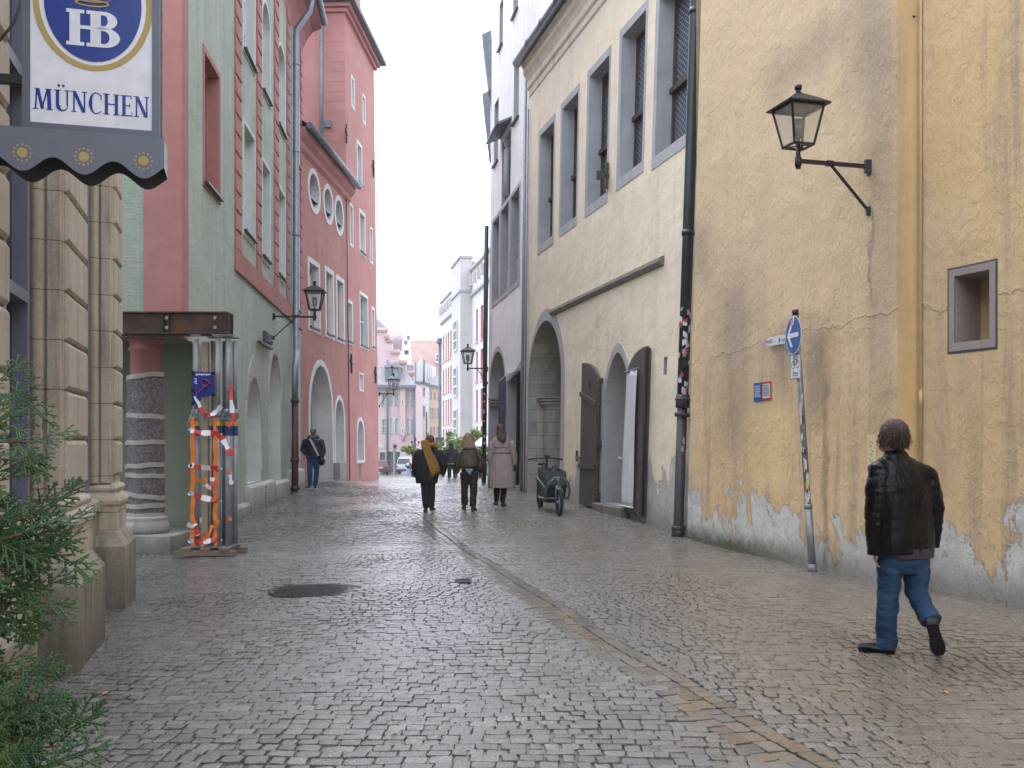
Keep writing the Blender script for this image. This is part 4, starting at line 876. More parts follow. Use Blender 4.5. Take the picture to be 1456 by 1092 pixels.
# ================================================================= RIGHT SIDE
OCf = line(7.248, -.2635, 0, -1); OC2 = line(8.66, -.368, 0, -1); CRf = line(6.693, -.225, 0, -1, (17.0, .036, 28.7, .010)); WHf = line(5.33, -.175, 0, -1, .011)
ou = lambda d: U(OCf, d, .2635); o2 = lambda d: U(OC2, d, .368); cu = lambda d: U(CRf, d, .225); wu = lambda d: U(WHf, d, .175)
def ochre_building():
    t = thing('ochre_building', 'ochre house with flaking plaster and a small stone framed niche', 'building', (6, 10, 0)); f = OCf
    mb = MB(); ub, zb_ = f.px(976.5, 768); ut, zt = f.px(997, 0); sl = (ut-ub)/(zt-zb_); ue = lambda z: ub+(z-zb_)*sl
    n0, z0 = f.px(1276, 820); n1, z1 = f.px(1278, 0)
    wall(mb, f, [(n0, -1), (ue(-1), -1), (ue(13), 13), (n0-.0, 13)]); body(mb, f, n0, ou(16.4), -1, 13, -6, -.12); mb.build('wall', m_ochre, t)
    # return of the wall where the nearer part steps back
    a = f.P(n0, 0, 0); b = OC2.P(o2(11.16), 0, 0)
    mb = MB(); mb.add([(a.x, a.y, -1), (b.x, b.y+.0, -1), (b.x, b.y, 13), (a.x, a.y, 13)], [(0, 1, 2, 3)]); mb.build('wall_return', m_ochre2, t)
    r = OC2.rect(1350, 386, 500, 1416); r = (r[0], r[1], OC2.px(1383, 497)[1], OC2.px(1383, 378)[1])
    e = .075; ri = (r[0]+e, r[1]-e, r[2]+.09, r[3]-e)
    mb = MB(); wall(mb, OC2, [(o2(-26), -1), (o2(11.16), -1), (o2(11.16), 13), (o2(-26), 13)], [rp(ri)], .0001); mb.build('near_wall', m_ochre, t)
    mb = MB(); P = OC2.P; k = rp(ri); mb.add([P(u, z, .012) for u, z in k]+[P(u, z, -.36) for u, z in k], [(i, (i+1) % 4, 4+(i+1) % 4, 4+i) for i in range(4)]); band(mb, OC2, k, rp(r), -.01, .012); w = mb.build('niche', m_niche, t, bevel=.003)
    mb = MB(); band(mb, OC2, rp(r), rp(grow(r, .022)), 0, .006); mb.build('slate_edging', m_slateline, w)
    mb = MB(); fill(mb, OC2, k, -.355); mb.build('back', m_ochre2, w)
    # thin conduit in the corner and small stubs
    mb = MB(); c = OC2.P(o2(11.1), 0, .02); mb.tube([(c.x, c.y, .1), (c.x, c.y, 12)], .014, 6); mb.tube([(c.x, c.y, 2.0), (c.x, c.y, 2.2)], .02, 6); mb.build('conduit', m_ochre2, t)
    c = OC2.px(1303, 25); mb = MB(); mb.tube([P(c[0], c[1], 0), P(c[0], c[1], .06)], .02, 8); mb.build('iron_stub', m_black, t)
    return t
m_slateline = plain('slate_blue_paint', (.06, .07, .09), .6)
ochre_building()
def cream_building():
    t = thing('cream_building', 'cream hall with tall leaded windows and old arched doorways', 'building', (3, 22, 0)); f = CRf; P = f.P
    W = []
    for xl, yt, yb, xr in ((766.5, 187, 361, 788), (798, 148, 336, 822), (836, 102, 307, 866), (882, 44, 268, 917.5), (935, -40, 221, 981.6)):
        r = f.rect(xl, yt, yb, xr); W.append([r[0], r[1], r[2], r[3]])
    zb = sum(w[2] for w in W[:4])/4; zt = sum(w[3] for w in W[:4])/4; W[4][3] = zt; W[4][2] = zb; e = .16
    inn = [(w[0]+e*.5, w[1]-e, w[2]+.22, w[3]-e*1.1) for w in W]
    ra = f.rect(752, 455, 708, 798); ra = (ra[0], min(ra[1], cu(27.8)), ra[2], ra[3]); za = f.px(778, 455)[1]; A1 = arch(ra[0], ra[1], -.5, za-(ra[1]-ra[0])*.50, za, 16)
    rd = f.rect(861, 501, 719, 896); zd = f.px(879, 501)[1]; z0 = f.px(879, 719)[1]; A2 = arch(rd[0], rd[1], z0, zd-(rd[1]-rd[0])*.8, zd, 14, pointed=1)
    slit = f.rect(944, 508, 533, 948.5)
    mb = MB(); ua, ub = cu(16.4), cu(28.02)
    wall(mb, f, [(ua, -1), (ub, -1), (ub, 12.2), (ua, 12.2)], [rp(r) for r in inn]+[A1, A2, rp(slit)], [.42]*5+[1.1, .62, .2], reveal_mat=1)
    body(mb, f, ua, ub, -1, 12.2, -7, 0); mb.build('wall', [m_cream, m_greystone], t)
    for w, r in zip(W, inn):
        o = window(t, f, r, .36, m_brownwood, m_glassb, 1, 1, fw=.07, wd=.06)
        b = MB(); zc = lerp(r[2], r[3], .42); fbox(b, f, r[0], r[1], zc-.05, zc+.05, -.36, -.24); b.build('transom', m_brownwood, o)
        b = MB(); band(b, f, rp(r), rp(w), 0, .012); b.build('surround', m_greystone, o)
    # cornice mouldings and gutter
    mb = MB(); pr = [(0, 11.3), (.03, 11.34), (.03, 11.5), (.08, 11.56), (.08, 11.72), (.13, 11.85), (.2, 11.95), (.2, 12.1), (.27, 12.2), (0, 12.2)]
    mb.loft([[P(u, z, n) for n, z in pr] for u in (cu(21), ub)], smooth=False); mb.loft([[P(u, z, n) for n, z in pr] for u in (ua, cu(21))], smooth=False); mb.build('cornice', m_creamtrim, t)
    mb = MB(); mb.tube([P(ua, 12.32, .36), P(ub+.1, 12.3, .36)], .13, 14)
    for k in range(9): u = lerp(ua, ub, k/9); mb.tube([P(u, 12.32, .36), P(u+.03, 12.32, .36)], .14, 14)
    mb.build('gutter', m_darkgut, t)
    mb = MB(); mb.add([P(ua, 12.35, .4), P(ub, 12.35, .4), P(ub, 16, -4), P(ua, 16, -4), P(ua, 12.35, -8), P(ub, 12.35, -8)], [(0, 1, 2, 3), (3, 2, 5, 4), (1, 2, 5), (0, 3, 4)]); mb.build('roof', m_tile, t)
    # moulding strip
    mb = MB(); a = f.px(945, 362)[0]; b = f.px(785, 445)[0]; mb.loft([[P(u, z, n) for n, z in ((0, 4.84), (.05, 4.86), (.09, 4.93), (.08, 5.0), (0, 5.03))] for u in np.linspace(a, b, 12)], smooth=False); mb.build('string_course', m_darkmould, t)
    # big archway
    mb = MB(); us = (ra[0], ra[1]); band(mb, f, A1, arch(us[0]-.28, us[1]+.04, -.5, A1[2][1], za+.3, 16), 0, .015); mb.build('arch_surround', m_greystone, t)
    mb = MB(); fill(mb, f, A1, -1.08); kk = len(A1); c0 = [f.P(u, z, -.015) for u, z in A1]; 
    aw = mb.build('archway', m_ashlar, t)
    mb = MB(); sh = [(u*0.999+(.0 if u > (us[0]+us[1])/2 else .003), z) for u, z in A1]
    cen = (us[0]+us[1])/2; sc = [(cen+(u-cen)*.985, z-.03) for u, z in A1]; mb.add([P(u, z, .0) for u, z in sc]+[P(u, z, -1.07) for u, z in sc], [(i, (i+1) % kk, kk+(i+1) % kk, kk+i) for i in range(1, kk)]); mb.build('jamb', m_ashlar, aw)
    mb = MB(); z = f.px(790, 570)[1]
    for k, (h, n) in enumerate(((.0, .0), (.09, .05), (.17, .1))): fbox(mb, f, us[1]-.42-n, us[1]-.03, z+h, z+h+.07, -1.0, -.30+n)
    fbox(mb, f, us[1]-.36, us[1]-.04, -.5, z, -1.0, -.42); mb.build('impost', m_ashlar, aw, bevel=.01)
    # small pointed doorway with open plank leaves
    mb = MB(); w_ = rd[1]-rd[0]; band(mb, f, A2, arch(rd[0]-.14, rd[1]+.14, z0, A2[2][1], zd+.2, 14, pointed=1), 0, .02); dw = mb.build('doorway', m_greystone, t)
    mb = MB(); fill(mb, f, A2, -.6); mb.build('back_wall', m_ochre3, dw)
    mb = MB(); fbox(mb, f, rd[0]-.1, rd[1]+.1, z0-.55, z0-.004, -.55, .2); mb.build('threshold', m_plinth, dw, bevel=.02)
    mb = MB(); fbox(mb, f, rd[0]+.05, rd[1]-.05, z0, z0+.18, -.6, -.42); mb.build('inner_step', m_brownwood, dw)
    def leaf(xh, xo, yb, yo, yh, name_n):
        uh = f.px(xh, 600)[0]; u_o = f.px(xo, 600)[0]; zb0 = f.px((xh+xo)/2, yb)[1]; zo = f.px(xo, yo)[1]; zh = f.px(xh, yh)[1]
        pts = [(uh, zb0), (u_o, zb0), (u_o, zo)]
        for i in range(1, 7): a = math.pi/2*i/7; pts.append((lerp(u_o, uh, math.sin(a)), lerp(zh, zo, math.cos(a))))
        pts.append((uh, zh)); mb = MB(); slab(mb, f, pts, .05, .12); o = mb.build('door_leaf', m_door, t, bevel=.004)
        b = MB(); lo, hi = sorted((uh, u_o))
        for k in range(1, 5): u = lerp(lo, hi, k/5); fbox(b, f, u-.004, u+.004, zb0+.02, min(zo, zh)-.1, .1195, .1215)
        b.build('plank_joint', m_black, o)
        return o, lo, hi, zb0, zo, zh
    o, lo, hi, zb0, zo, zh = leaf(855.6, 832.7, 719, 517, 549, 1)
    for z_, dz in ((zb0+.85, .0), (zh-.25, .28)):
        b = MB(); b.bar(P(lo+.02, z_-dz/2, .135), P(hi+.05, z_+dz/2, .135), .03, .1); b.build('strap', m_door, o)
    b = MB(); b.bar(P(hi+.0, zb0+1.02, .1), P(hi+.55, zb0+1.05, .05), .035, .05); b.bar(P(hi+.55, zb0+.95, .03), P(hi+.55, zb0+1.2, .03), .05); b.build('hook', m_rust, o)
    b = MB(); b.bar(P((lo+hi)/2, zo-.62, .125), P((lo+hi)/2, zo-.38, .125), .03); b.bar(P((lo+hi)/2-.1, zo-.52, .125), P((lo+hi)/2+.1, zo-.52, .125), .03); b.build('iron_mark', m_black, o)
    o, lo, hi, zb0, zo, zh = leaf(898, 924, 731, 493, 535, 2)
    b = MB(); b.bar(P((lo+hi)/2, zo-.62, .125), P((lo+hi)/2, zo-.38, .125), .03); b.bar(P((lo+hi)/2-.1, zo-.52, .125), P((lo+hi)/2+.1, zo-.52, .125), .03); b.build('iron_mark', m_black, o)
    b = MB(); fbox(b, f, lo-.0, lo+.07, zb0-.02, zo-.03, .02, .17); b.build('edge_post', m_door, o, bevel=.004)
    b = MB(); b.tube([P(hi, zb0+1.0, .16), P(hi+.06, zb0+1.05, .22)], .04, 8); b.build('latch', m_galv, o)
    for z_ in (z0+.15, z0+1.25, z0+2.6):
        b = MB(); b.box(P(rd[1]+.06, z_, .06), (.08, .08, .12)); b.build('hinge_pin', m_rust, dw)
    # banner on the near leaf
    x0_, x1_ = f.px(916, 600)[0], f.px(900, 600)[0]; zt_, zb_ = f.px(908, 528)[1], f.px(908, 721)[1]
    bn = MB(); nn = 22; g = []
    for i in range(nn+1):
        z = lerp(zt_, zb_, i/nn); s_ = i/nn; g.append([P(lerp(x0_, x1_, k/6)+.05*s_, z, .16+.012*math.sin(5*s_+k*.7)+.01*math.cos(k*2)) for k in range(7)])
    bn.loft(g, False, True, False); T = thing('cloth_banner', 'long white cloth strip hanging on the open door leaf', 'banner', P(x0_, zb_, .2))
    c = bn.build('cloth', m_bannerc, T); c.modifiers.new('s', 'SOLIDIFY').thickness = .004
    b = MB(); b.tube([P(x0_-.05, zt_+.03, .17), P(x1_+.08, zt_-.0, .17)], .016, 8); b.build('top_rod', m_galv, T); b = MB(); b.tube([P(x0_+.03, zb_, .17), P(x1_+.08, zb_-.0, .17)], .016, 8); b.build('bottom_rod', m_tapew, T)
    b = MB(); c_ = f.px(866, 250); b.bar(P(c_[0], c_[1]-.28, .04), P(c_[0], c_[1]+.28, .04), .05); b.bar(P(c_[0], c_[1], .0), P(c_[0], c_[1], .28), .05); b.box(P(c_[0], c_[1], .2), (.16, .16, .16)); b.build('iron_bracket', m_black, t)
    b = MB(); b.tube([P(ub-.02, .2, .05), P(ub-.02, 11, .05)], .03, 6); b.build('conduit', m_zinc, t)
    # downpipe on the joint with the ochre house
    q = lambda py, n=.12: (lambda z: P(cu(16.75), z, n))(py)
    mb = MB(); zz = 2.35; mb.tube([q(z, .14) for z in (12.2, 9, 6, zz)], .095, 14)
    for z in (8.85, 5.1): mb.tube([q(z, .14), q(z+.09, .14)], .11, 14)
    dp = mb.build('downpipe', m_darkpipe, t)
    mb = MB(); mb.tube([q(zz, .14), q(.25, .14), q(.02, .14)], [.085, .085, .085], 14)
    for a, b, r in ((2.2, 2.42, .115), (2.05, 2.12, .125), (2.32, 2.36, .13), (.0, .22, .11), (.16, .2, .12)): mb.tube([q(a, .14), q(b, .14)], r, 14)
    mb.build('cast_iron_foot', m_castiron, t)
    stickers(lambda z, ang, r: q(z, .14)+Vector((math.cos(ang)*r, math.sin(ang)*r, 0)), 2.45, 3.9, .099, 30, dp, -math.pi/2-.2, 1.2)
    stickers(lambda z, ang, r: q(z, .14)+Vector((math.cos(ang)*r, math.sin(ang)*r, 0)), 1.45, 1.9, .09, 3, dp, -math.pi/2-.2, .6)
    return t
SCOL = [('sticker_white', (.6, .6, .62)), ('sticker_red', (.45, .05, .05)), ('sticker_pink', (.6, .3, .33)), ('sticker_black', (.04, .04, .045)), ('sticker_blue', (.12, .25, .42)), ('sticker_grey', (.35, .36, .37)), ('sticker_yellow', (.6, .5, .1))]
MST = []
def stickers(fn, za, zb, r, n, parent, a0, spread, seed=1):
    global MST
    if not MST: MST = [pl(n_, c, .55) for n_, c in SCOL]
    rr = random.Random(seed+int(za*100)); wts = [7, 3, 2, 3, 1.5, 3, .6]
    for k in range(n):
        z = rr.uniform(za, zb); h = rr.uniform(.05, .12); a = a0+rr.uniform(-spread, spread); da = rr.uniform(.35, .75); tl = rr.uniform(-.015, .015); mb = MB(); e = .0012+.0006*k/n
        vs = []; 
        for i in range(5):
            an = a+da*(i/4-.5)*2*.6
            for zz in (z-h/2, z+h/2): vs.append(fn(zz+tl*(i-2), an, r+e))
        mb.add(vs, [(2*i, 2*i+2, 2*i+3, 2*i+1) for i in range(4)], True); mb.build('sticker', rr.choices(MST, wts)[0], parent)
m_creamtrim = plaster('cream_trim', (.62, .55, .43), (.68, .61, .48), streak=.5, bump=.1, grime=0, patchy=.5); m_ochre3 = plaster('doorway_plaster', (.55, .42, .25), (.55, .45, .33), streak=.4, bump=.2)
m_darkgut = metal('dark_gutter', (.07, .085, .095), .4, .4); m_darkmould = stone('dark_moulding', (.16, .15, .13), (.28, .26, .22), (.05, .05, .04), stain=.5)
def bann():
    t = NT('white_banner_cloth'); p = t.obj(); n = t.noise(t.map(p, (6, 6, .8)), 2, 5, .6); return t.fin(t.mix(t.ramp(n, .35, .7), (.5, .5, .53), (.64, .64, .67)), .8, t.bump(n, .6, .02))
m_bannerc = bann()
cream_building()
def white_building():
    t = thing('grey_white_building', 'tall pale grey white house with three stone framed windows', 'building', (0, 32, 0)); f = WHf; P = f.P; u0, u1 = wu(28.05), wu(35.5)
    L = [f.rect(*a) for a in ((701.5, 318, 432, 710), (713, 300, 421, 723.5), (727, 282, 408, 738.5))]
    z0 = L[2][2]; z1 = L[2][3]; L = [(r[0], r[1], z0, z1) for r in L]
    Up = [f.rect(*a) for a in ((731, 90, 176, 738), (703, 150, 236, 708.5), (710.5, 8, 71, 715), (730.5, -60, 25, 737))]
    nic = f.rect(714, 205, 293, 726)
    ra = f.rect(697.5, 500, 702, 717); A1 = arch(ra[0], ra[1], 0, f.px(707, 500)[1]-1.1, f.px(707, 500)[1], 14); rd = f.rect(722.5, 532, 706, 739.5); rd = (rd[0], rd[1], f.px(731, 698)[1], rd[3])
    mb = MB(); wall(mb, f, [(u0, -1), (u1, -1), (u1, 23), (u0, 23)], [rp(r) for r in L+Up+[nic]]+[A1, rp(rd)], [.35]*3+[.2]*4+[.15, .8, .6], reveal_mat=1)
    a = [P(u0, -1), P(u1, -1), P(u1, 23), P(u0, 23)]; b = [P(u0, -1, -8), P(u1, -1, -8), P(u1, 23, -8), P(u0, 23, -8)]
    mb.add(a+b, [(4, 5, 6, 7), (1, 2, 6, 5), (2, 3, 7, 6), (3, 0, 4, 7)]); mb.build('wall', [m_white, m_greystone], t)
    for r in L:
        w = window(t, f, r, .3, m_brownwood, m_glassb, 2, 1, fw=.06, surround=m_greystone, sw=.12)
        b = MB(); 
        for i in range(3): fbox(b, f, lerp(r[0], r[1], .1+.3*i), lerp(r[0], r[1], .28+.3*i), r[2]+.0, r[2]+.85+.2*(i % 2), -.26, -.16)
        b.build('tracery', m_greystone, w, bevel=.03)
    for r in Up: window(t, f, r, .2, m_whitewood, m_glassl, 2, 2, fw=.06, sill=m_metalsill)
    b = MB(); fill(b, f, rp(nic), -.14); w = b.build('relief_niche', m_greystone, t); b = MB(); c = (nic[0]+nic[1])/2
    b.tube([P(c, nic[2]+.1, -.04), P(c, nic[2]+.9, -.02), P(c, nic[3]-.5, -.03), P(c, nic[3]-.35, -.05)], [.25, .2, .24, .08], 10, flat=.5); b.ell(P(c, nic[3]-.22, -.03), (.12, .12, .16)); b.build('carved_relief', m_greystone, w)
    b = MB(); b.loft([[P(u, nic[3]+.28, 0), P(u, nic[3]+.35, 0), P(u, nic[3]+.12, .5), P(u, nic[3]+.05, .5)] for u in (nic[0]-.1, nic[1]+.35)], smooth=False); b.build('metal_hood', m_lead, t)
    g = MB(); fill(g, f, A1, -.78); w = g.build('archway', m_ashlar, t)
    b = MB(); band(b, f, A1, arch(ra[0]-.15, ra[1]+.12, 0, A1[2][1], f.px(707, 500)[1]+.18, 14), 0, .012); b.build('surround', m_greystone, w)
    b = MB(); z = f.px(704, 576)[1]
    for k in range(3): fbox(b, f, ra[1]-.25-.03*k, ra[1]+.02, z+k*.11, z+k*.11+.07, -.7, .03+.02*k)
    b.build('impost', m_ashlar, w)
    b = MB(); ug = f.px(716, 600)[0]; ug = f.px(719, 600)[0]; b.add([P(ug, .3, .0), P(ug-.1, .3, .24), P(ug-.1, 3.55, .24), P(ug, 3.75, 0)], [(0, 1, 2, 3)]); o = b.build('gate_leaf', m_bluegate, t); o.modifiers.new('s', 'SOLIDIFY').thickness = .05
    g = MB(); fill(g, f, rp(rd), -.58); w = g.build('doorway', m_ashlar, t); b = MB(); band(b, f, rp(rd), [(rd[0]-.14, rd[2]), (rd[1]+.14, rd[2]), (rd[1]+.14, rd[3]-.3), (rd[0]-.14, rd[3]+.25)], 0, .02); b.build('surround', m_greystone, w)
    b = MB(); ug = rd[0]-.05; b.add([P(ug, .3, .02), P(ug-.05, .3, .1), P(ug-.05, rd[3]-.1, .1), P(ug, rd[3]-.1, .02)], [(0, 1, 2, 3)]); o = b.build('gate_leaf', m_black, t); o.modifiers.new('s', 'SOLIDIFY').thickness = .05
    b = MB(); fbox(b, f, rd[0]-.3, rd[1]+.2, -.2, .36, -.5, .5); fbox(b, f, rd[0]-.15, rd[1]+.1, .36, rd[2], -.5, .22); b.build('door_steps', m_pedestal, t, bevel=.015)
    b = MB(); b.tube([P(u0+.35, .1, .1), P(u0+.35, 6, .1), P(u0+.35, 12, .1)], .045, 8); b.build('zinc_pipe', m_zinc, t)
    b = MB(); b.tube([P(u1-.1, 0.0, .14), P(u1-.1, 5, .14), P(u1-.1, 9.3, .14)], .085, 10); dp = b.build('downpipe', m_darkpipe, t)
    stickers(lambda z, a, r: P(u1-.1, z, .14)+Vector((math.cos(a)*r, math.sin(a)*r, 0)), .9, 4.0, .105, 16, dp, -math.pi/2, 1.0, 5)
    # metal-clad eaves of the dormers at the far end
    for (xa, ya, yb, xb) in ((685, 50, 138, 699), (685.5, 135, 208, 697)):
        d = 36.2; p0 = at(xa, ya, d); p1 = at(xb, ya-6, d); p2 = at(xb, yb, d); b = MB()
        b.loft([[p0+Vector((0, y, 0)), p1+Vector((0, y, 0)), p2+Vector((0, y, 0)), p2+Vector((-.08, y, .0))] for y in (-.1, 2.2)], smooth=False); b.build('dormer_eaves', m_lead, t)
m_bluegate = plain('blue_grey_gate', (.10, .12, .16), .5)
white_building()
# ---------------------------------------------------------------- wall lanterns
def lantern(f, px, py, length, label, yaw=0, strut=.56, drop=.52):
    u, z = f.px(px, py); c = f.P(u, z, 0); t = thing('wall_lantern', label, 'street lamp', c, 'iron lanterns on wall brackets'); n = Vector((f.n.x, f.n.y, 0)); h = Vector((0, 0, 1))
    e = c+n*length; mb = MB(); mb.bar(c, e, .042); mb.bar(c+n*(length*strut), c+n*.01-h*drop, .026); mb.bar(c-h*.1, c+h*.07, .09, .03); mb.box(c+n*.02, (.07, .07, .15)); mb.bar(c+n*.01-h*drop-h*.05, c+n*.01-h*drop+h*.05, .05)
    for k in (-.03, 0, .03): mb.bar(c+n*(length*strut+k), c+n*(length*strut+k+.01), .062)
    mb.build('bracket', m_black, t)
    mb = MB(); mb.tube([e-h*.09, e+h*.16], .028, 12); mb.tube([e-h*.06, e+h*.04], .04, 12)
    b0, b1, H = .125, .205, .43; zb = .17; zt = zb+H; a0 = math.atan2(f.n.y, f.n.x)+math.pi/4+yaw
    def sq(r, z_): return [e+Vector((r*math.sqrt(2)*math.cos(a0+math.pi/2*k), r*math.sqrt(2)*math.sin(a0+math.pi/2*k), z_)) for k in range(4)]
    B, T = sq(b0, zb), sq(b1, zt)
    for k in range(4):
        mb.bar(B[k], T[k], .024); mb.bar(B[k], B[(k+1) % 4], .026, .022); mb.bar(T[k], T[(k+1) % 4], .026, .03)
    mb.bar(B[0], B[2], .02, .012); mb.bar(B[1], B[3], .02, .012); fr = mb.build('frame', m_black, t)
    mb = MB(); mb.loft([sq(.262, zt+.005), sq(.262, zt+.022), sq(.15, zt+.10), sq(.045, zt+.165), sq(.03, zt+.18)], smooth=False); mb.tube([e+h*(zt+.17), e+h*(zt+.22)], .03, 12); mb.tube([e+h*(zt+.22), e+h*(zt+.265)], .042, 12); mb.build('roof', m_black, t)
    for k in range(4):
        mb = MB(); k2 = (k+1) % 4; mb.add([B[k], B[k2], T[k2], T[k]], [(0, 1, 2, 3)]); mb.build('glass_pane', m_lampglass, t)
    mb = MB(); mb.tube([e+h*(zb-.01), e+h*(zb+.1)], .022, 10); mb.build('lamp_holder', m_black, t)
    mb = MB(); mb.tube([e+h*(zb+.1), e+h*(zb+.3)], .06, 14); mb.build('lamp_unit', m_lampunit, t)
m_lampglass = clear_glass('lantern_glass'); m_lampunit = metal('louvred_lamp_unit', (.10, .11, .12), .35, .5)
lantern(OCf, 1236, 237, .93, 'large black iron lantern on the ochre wall', .02)
lantern(GRf, 388, 450, 1.0, 'black lantern beside the zinc downpipe of the green building', 0)
lantern(WHf, 693.5, 524, .72, 'black lantern on the far end of the pale grey house')
lantern(RDf, 539, 560, .62, 'small black lantern on the far corner of the red tower')
# ---------------------------------------------------------------- signs on the ochre wall
def sign_pole():
    b = at(1155.5, 812, 12.53); b.z = g0(b.x, b.y)-.02; top = at(1131, 446, 12.45); t = thing('sign_pole', 'leaning sticker covered steel pole carrying two traffic signs', 'sign pole', b)
    ax = (top-b).normalized(); mb = MB(); L = (top-b).length; mb.tube([b, b+ax*.85], .047, 14); mb.tube([b+ax*.82, b+ax*.88], .052, 14); mb.tube([b+ax*.85, top], .038, 14); mb.tube([b, b+ax*.12], .062, 12); po = mb.build('pole', m_galvl, t)
    mb = MB(); mb.tube([top-ax*.02, top+ax*.05], .042, 12); mb.build('cap', m_black, t)
    stickers(lambda z, a, r: b+ax*(z)+Vector((math.cos(a)*r, math.sin(a)*r, 0)), .35, 2.35, .039, 46, po, -math.pi*.62, .9, 9)
    f0 = Vector((.124, -.992)); c = b+ax*(L-.27); SF = Fac((c.x-.045, c.y), (f0.x, f0.y), (-.992, -.124)); 
    r = .24; cz = c.z; mb = MB(); E = lambda q, k=36: [(q*math.cos(2*math.pi*i/k), cz+q*math.sin(2*math.pi*i/k)) for i in range(k)]
    s = MB(); slab(s, SF, E(r), -.004, .0); sg = s.build('round_sign', m_signrim, t); s = MB(); slab(s, SF, E(r-.012), .0, .002); s.build('blue_face', m_roadblue, sg)
    s = MB(); A = lambda *p: [(x, cz+z) for x, z in p]
    fill(s, SF, A((-.12, -.028), (.165, -.028), (.165, .028), (-.12, .028)), .004); fill(s, SF, A((-.185, 0), (-.07, .145), (-.005, .145), (-.12, 0)), .0045); fill(s, SF, A((-.185, 0), (-.12, 0), (-.005, -.145), (-.07, -.145)), .0045); s.build('arrow', m_signw, sg)
    s = MB(); fill(s, SF, A((-.06, .12), (.03, .12), (.03, .19), (-.06, .19)), .006); s.build('sticker', MST[2], sg)
    # white plate with bicycle and the word frei
    c2 = b+ax*(L-.66); SP = Fac((c2.x-.045, c2.y), (f0.x, f0.y), (-.992, -.124)); z = c2.z; w, h = .165, .165
    s = MB(); slab(s, SP, [(-w, z-h), (w, z-h), (w, z+h), (-w, z+h)], -.004, 0); pt = s.build('plate', m_signw, t)
    s = MB(); band(s, SP, [(-w+.016, z-h+.016), (w-.016, z-h+.016), (w-.016, z+h-.016), (-w+.016, z+h-.016)], [(-w+.006, z-h+.006), (w-.006, z-h+.006), (w-.006, z+h-.006), (-w+.006, z+h-.006)], 0, .0015)
    def circ(cx, cz_, r_, w_): k = 24; band(s, SP, [(cx+(r_-w_)*math.cos(2*math.pi*i/k), cz_+(r_-w_)*math.sin(2*math.pi*i/k)) for i in range(k)], [(cx+r_*math.cos(2*math.pi*i/k), cz_+r_*math.sin(2*math.pi*i/k)) for i in range(k)], 0, .0015)
    circ(-.072, z+.02, .05, .009); circ(.072, z+.02, .05, .009)
    def ln(a, b_, w_=.009): 
        a, b_ = Vector(a), Vector(b_); d = (b_-a).normalized(); q = Vector((-d.y, d.x))*w_/2; fill(s, SP, [tuple(a+q), tuple(a-q), tuple(b_-q), tuple(b_+q)], .0017)
    for a_, b_ in (((-.072, .02), (-.04, .09)), ((-.04, .09), (.045, .085)), ((.072, .02), (.045, .115)), ((.045, .115), (.07, .122)), ((-.04, .09), (-.005, .02)), ((-.072, .02), (-.005, .02)), ((-.005, .02), (.045, .085)), ((-.04, .09), (-.048, .115)), ((-.068, .115), (-.028, .115))): ln((a_[0], z+a_[1]), (b_[0], z+b_[1]))
    text_mesh(s, SP, 'frei', 0, z-.125, .115, .0017); s.build('symbol', m_black, pt)
    # blue and red tourist plates on the wall
    for (xa, xb, ya, yb, nm, lb, mt) in ((1073, 1084.5, 545, 571, 'wall_plaque', 'small blue plaque with white lettering on ochre plaster', m_roadblue), (1085, 1097, 543.5, 569.5, 'wall_plaque', 'small white plaque with red border beside the blue one', m_plred)):
        r_ = OCf.rect(xa, ya, yb, xb); c = OCf.P((r_[0]+r_[1])/2, 0, 0); W_ = (r_[1]-r_[0])/2; PF = Fac((c.x, c.y), (-OCf.t.x, -OCf.t.y), (OCf.n.x, OCf.n.y)); z0, z1 = r_[2], r_[3]
        tt = thing(nm, lb, 'plaque', (c.x, c.y, z0)); s = MB(); slab(s, PF, [(-W_, z0), (W_, z0), (W_, z1), (-W_, z1)], .0, .015); s.build('plate', mt, tt)
        if mt is m_plred: s = MB(); fill(s, PF, [(-W_+.02, z0+.03), (W_-.012, z0+.03), (W_-.012, z1-.03), (-W_+.02, z1-.03)], .017); s.build('face', m_signw, tt)
        s = MB(); rr = random.Random(4); hh = z1-z0
        for i in range(7):
            x = -W_+.03
            zc = z1-.055-i*(hh-.09)/7
            while x < W_-.05:
                w_ = rr.uniform(.012, .03); fill(s, PF, [(x, zc), (x+w_, zc), (x+w_, zc+.012), (x, zc+.012)], .019); x += w_+.006
        s.build('lettering', m_signw if mt is m_roadblue else m_black, tt)
    # pointed parking sign with bicycle behind the pole
    r_ = OCf.rect(1090, 478, 491, 1121); c = OCf.P((r_[0]+r_[1])/2, 0, .05); W_ = (r_[1]-r_[0])/2; zc = OCf.px(1105, 485)[1]; PF = Fac((c.x, c.y), (-OCf.t.x, -OCf.t.y), (OCf.n.x, OCf.n.y)); hh = .06
    tt = thing('pointer_sign', 'small white pointed sign on the wall aiming left', 'sign', (c.x, c.y, zc)); s = MB(); slab(s, PF, [(-W_, zc), (-W_+.16, zc-hh), (W_, zc-hh), (W_, zc+hh), (-W_+.16, zc+hh)], -.004, 0); s.build('plate', m_signw, tt)
    s = MB(); text_mesh(s, PF, 'PARC -', -.10, zc-.022, .075, .002, sx=1.3)
    def circ2(cx, cz_, r1): k = 16; band(s, PF, [(cx+(r1-.005)*math.cos(2*math.pi*i/k), cz_+(r1-.005)*math.sin(2*math.pi*i/k)) for i in range(k)], [(cx+r1*math.cos(2*math.pi*i/k), cz_+r1*math.sin(2*math.pi*i/k)) for i in range(k)], 0, .002)
    circ2(.14, zc-.012, .026); fbox(s, PF, .135, .15, zc-.01, zc+.035, 0, .002); fbox(s, PF, .14, .175, zc-.014, zc-.006, 0, .0022); circ2(.22, zc-.01, .02); circ2(.27, zc-.01, .02); s.build('lettering', m_black, tt)
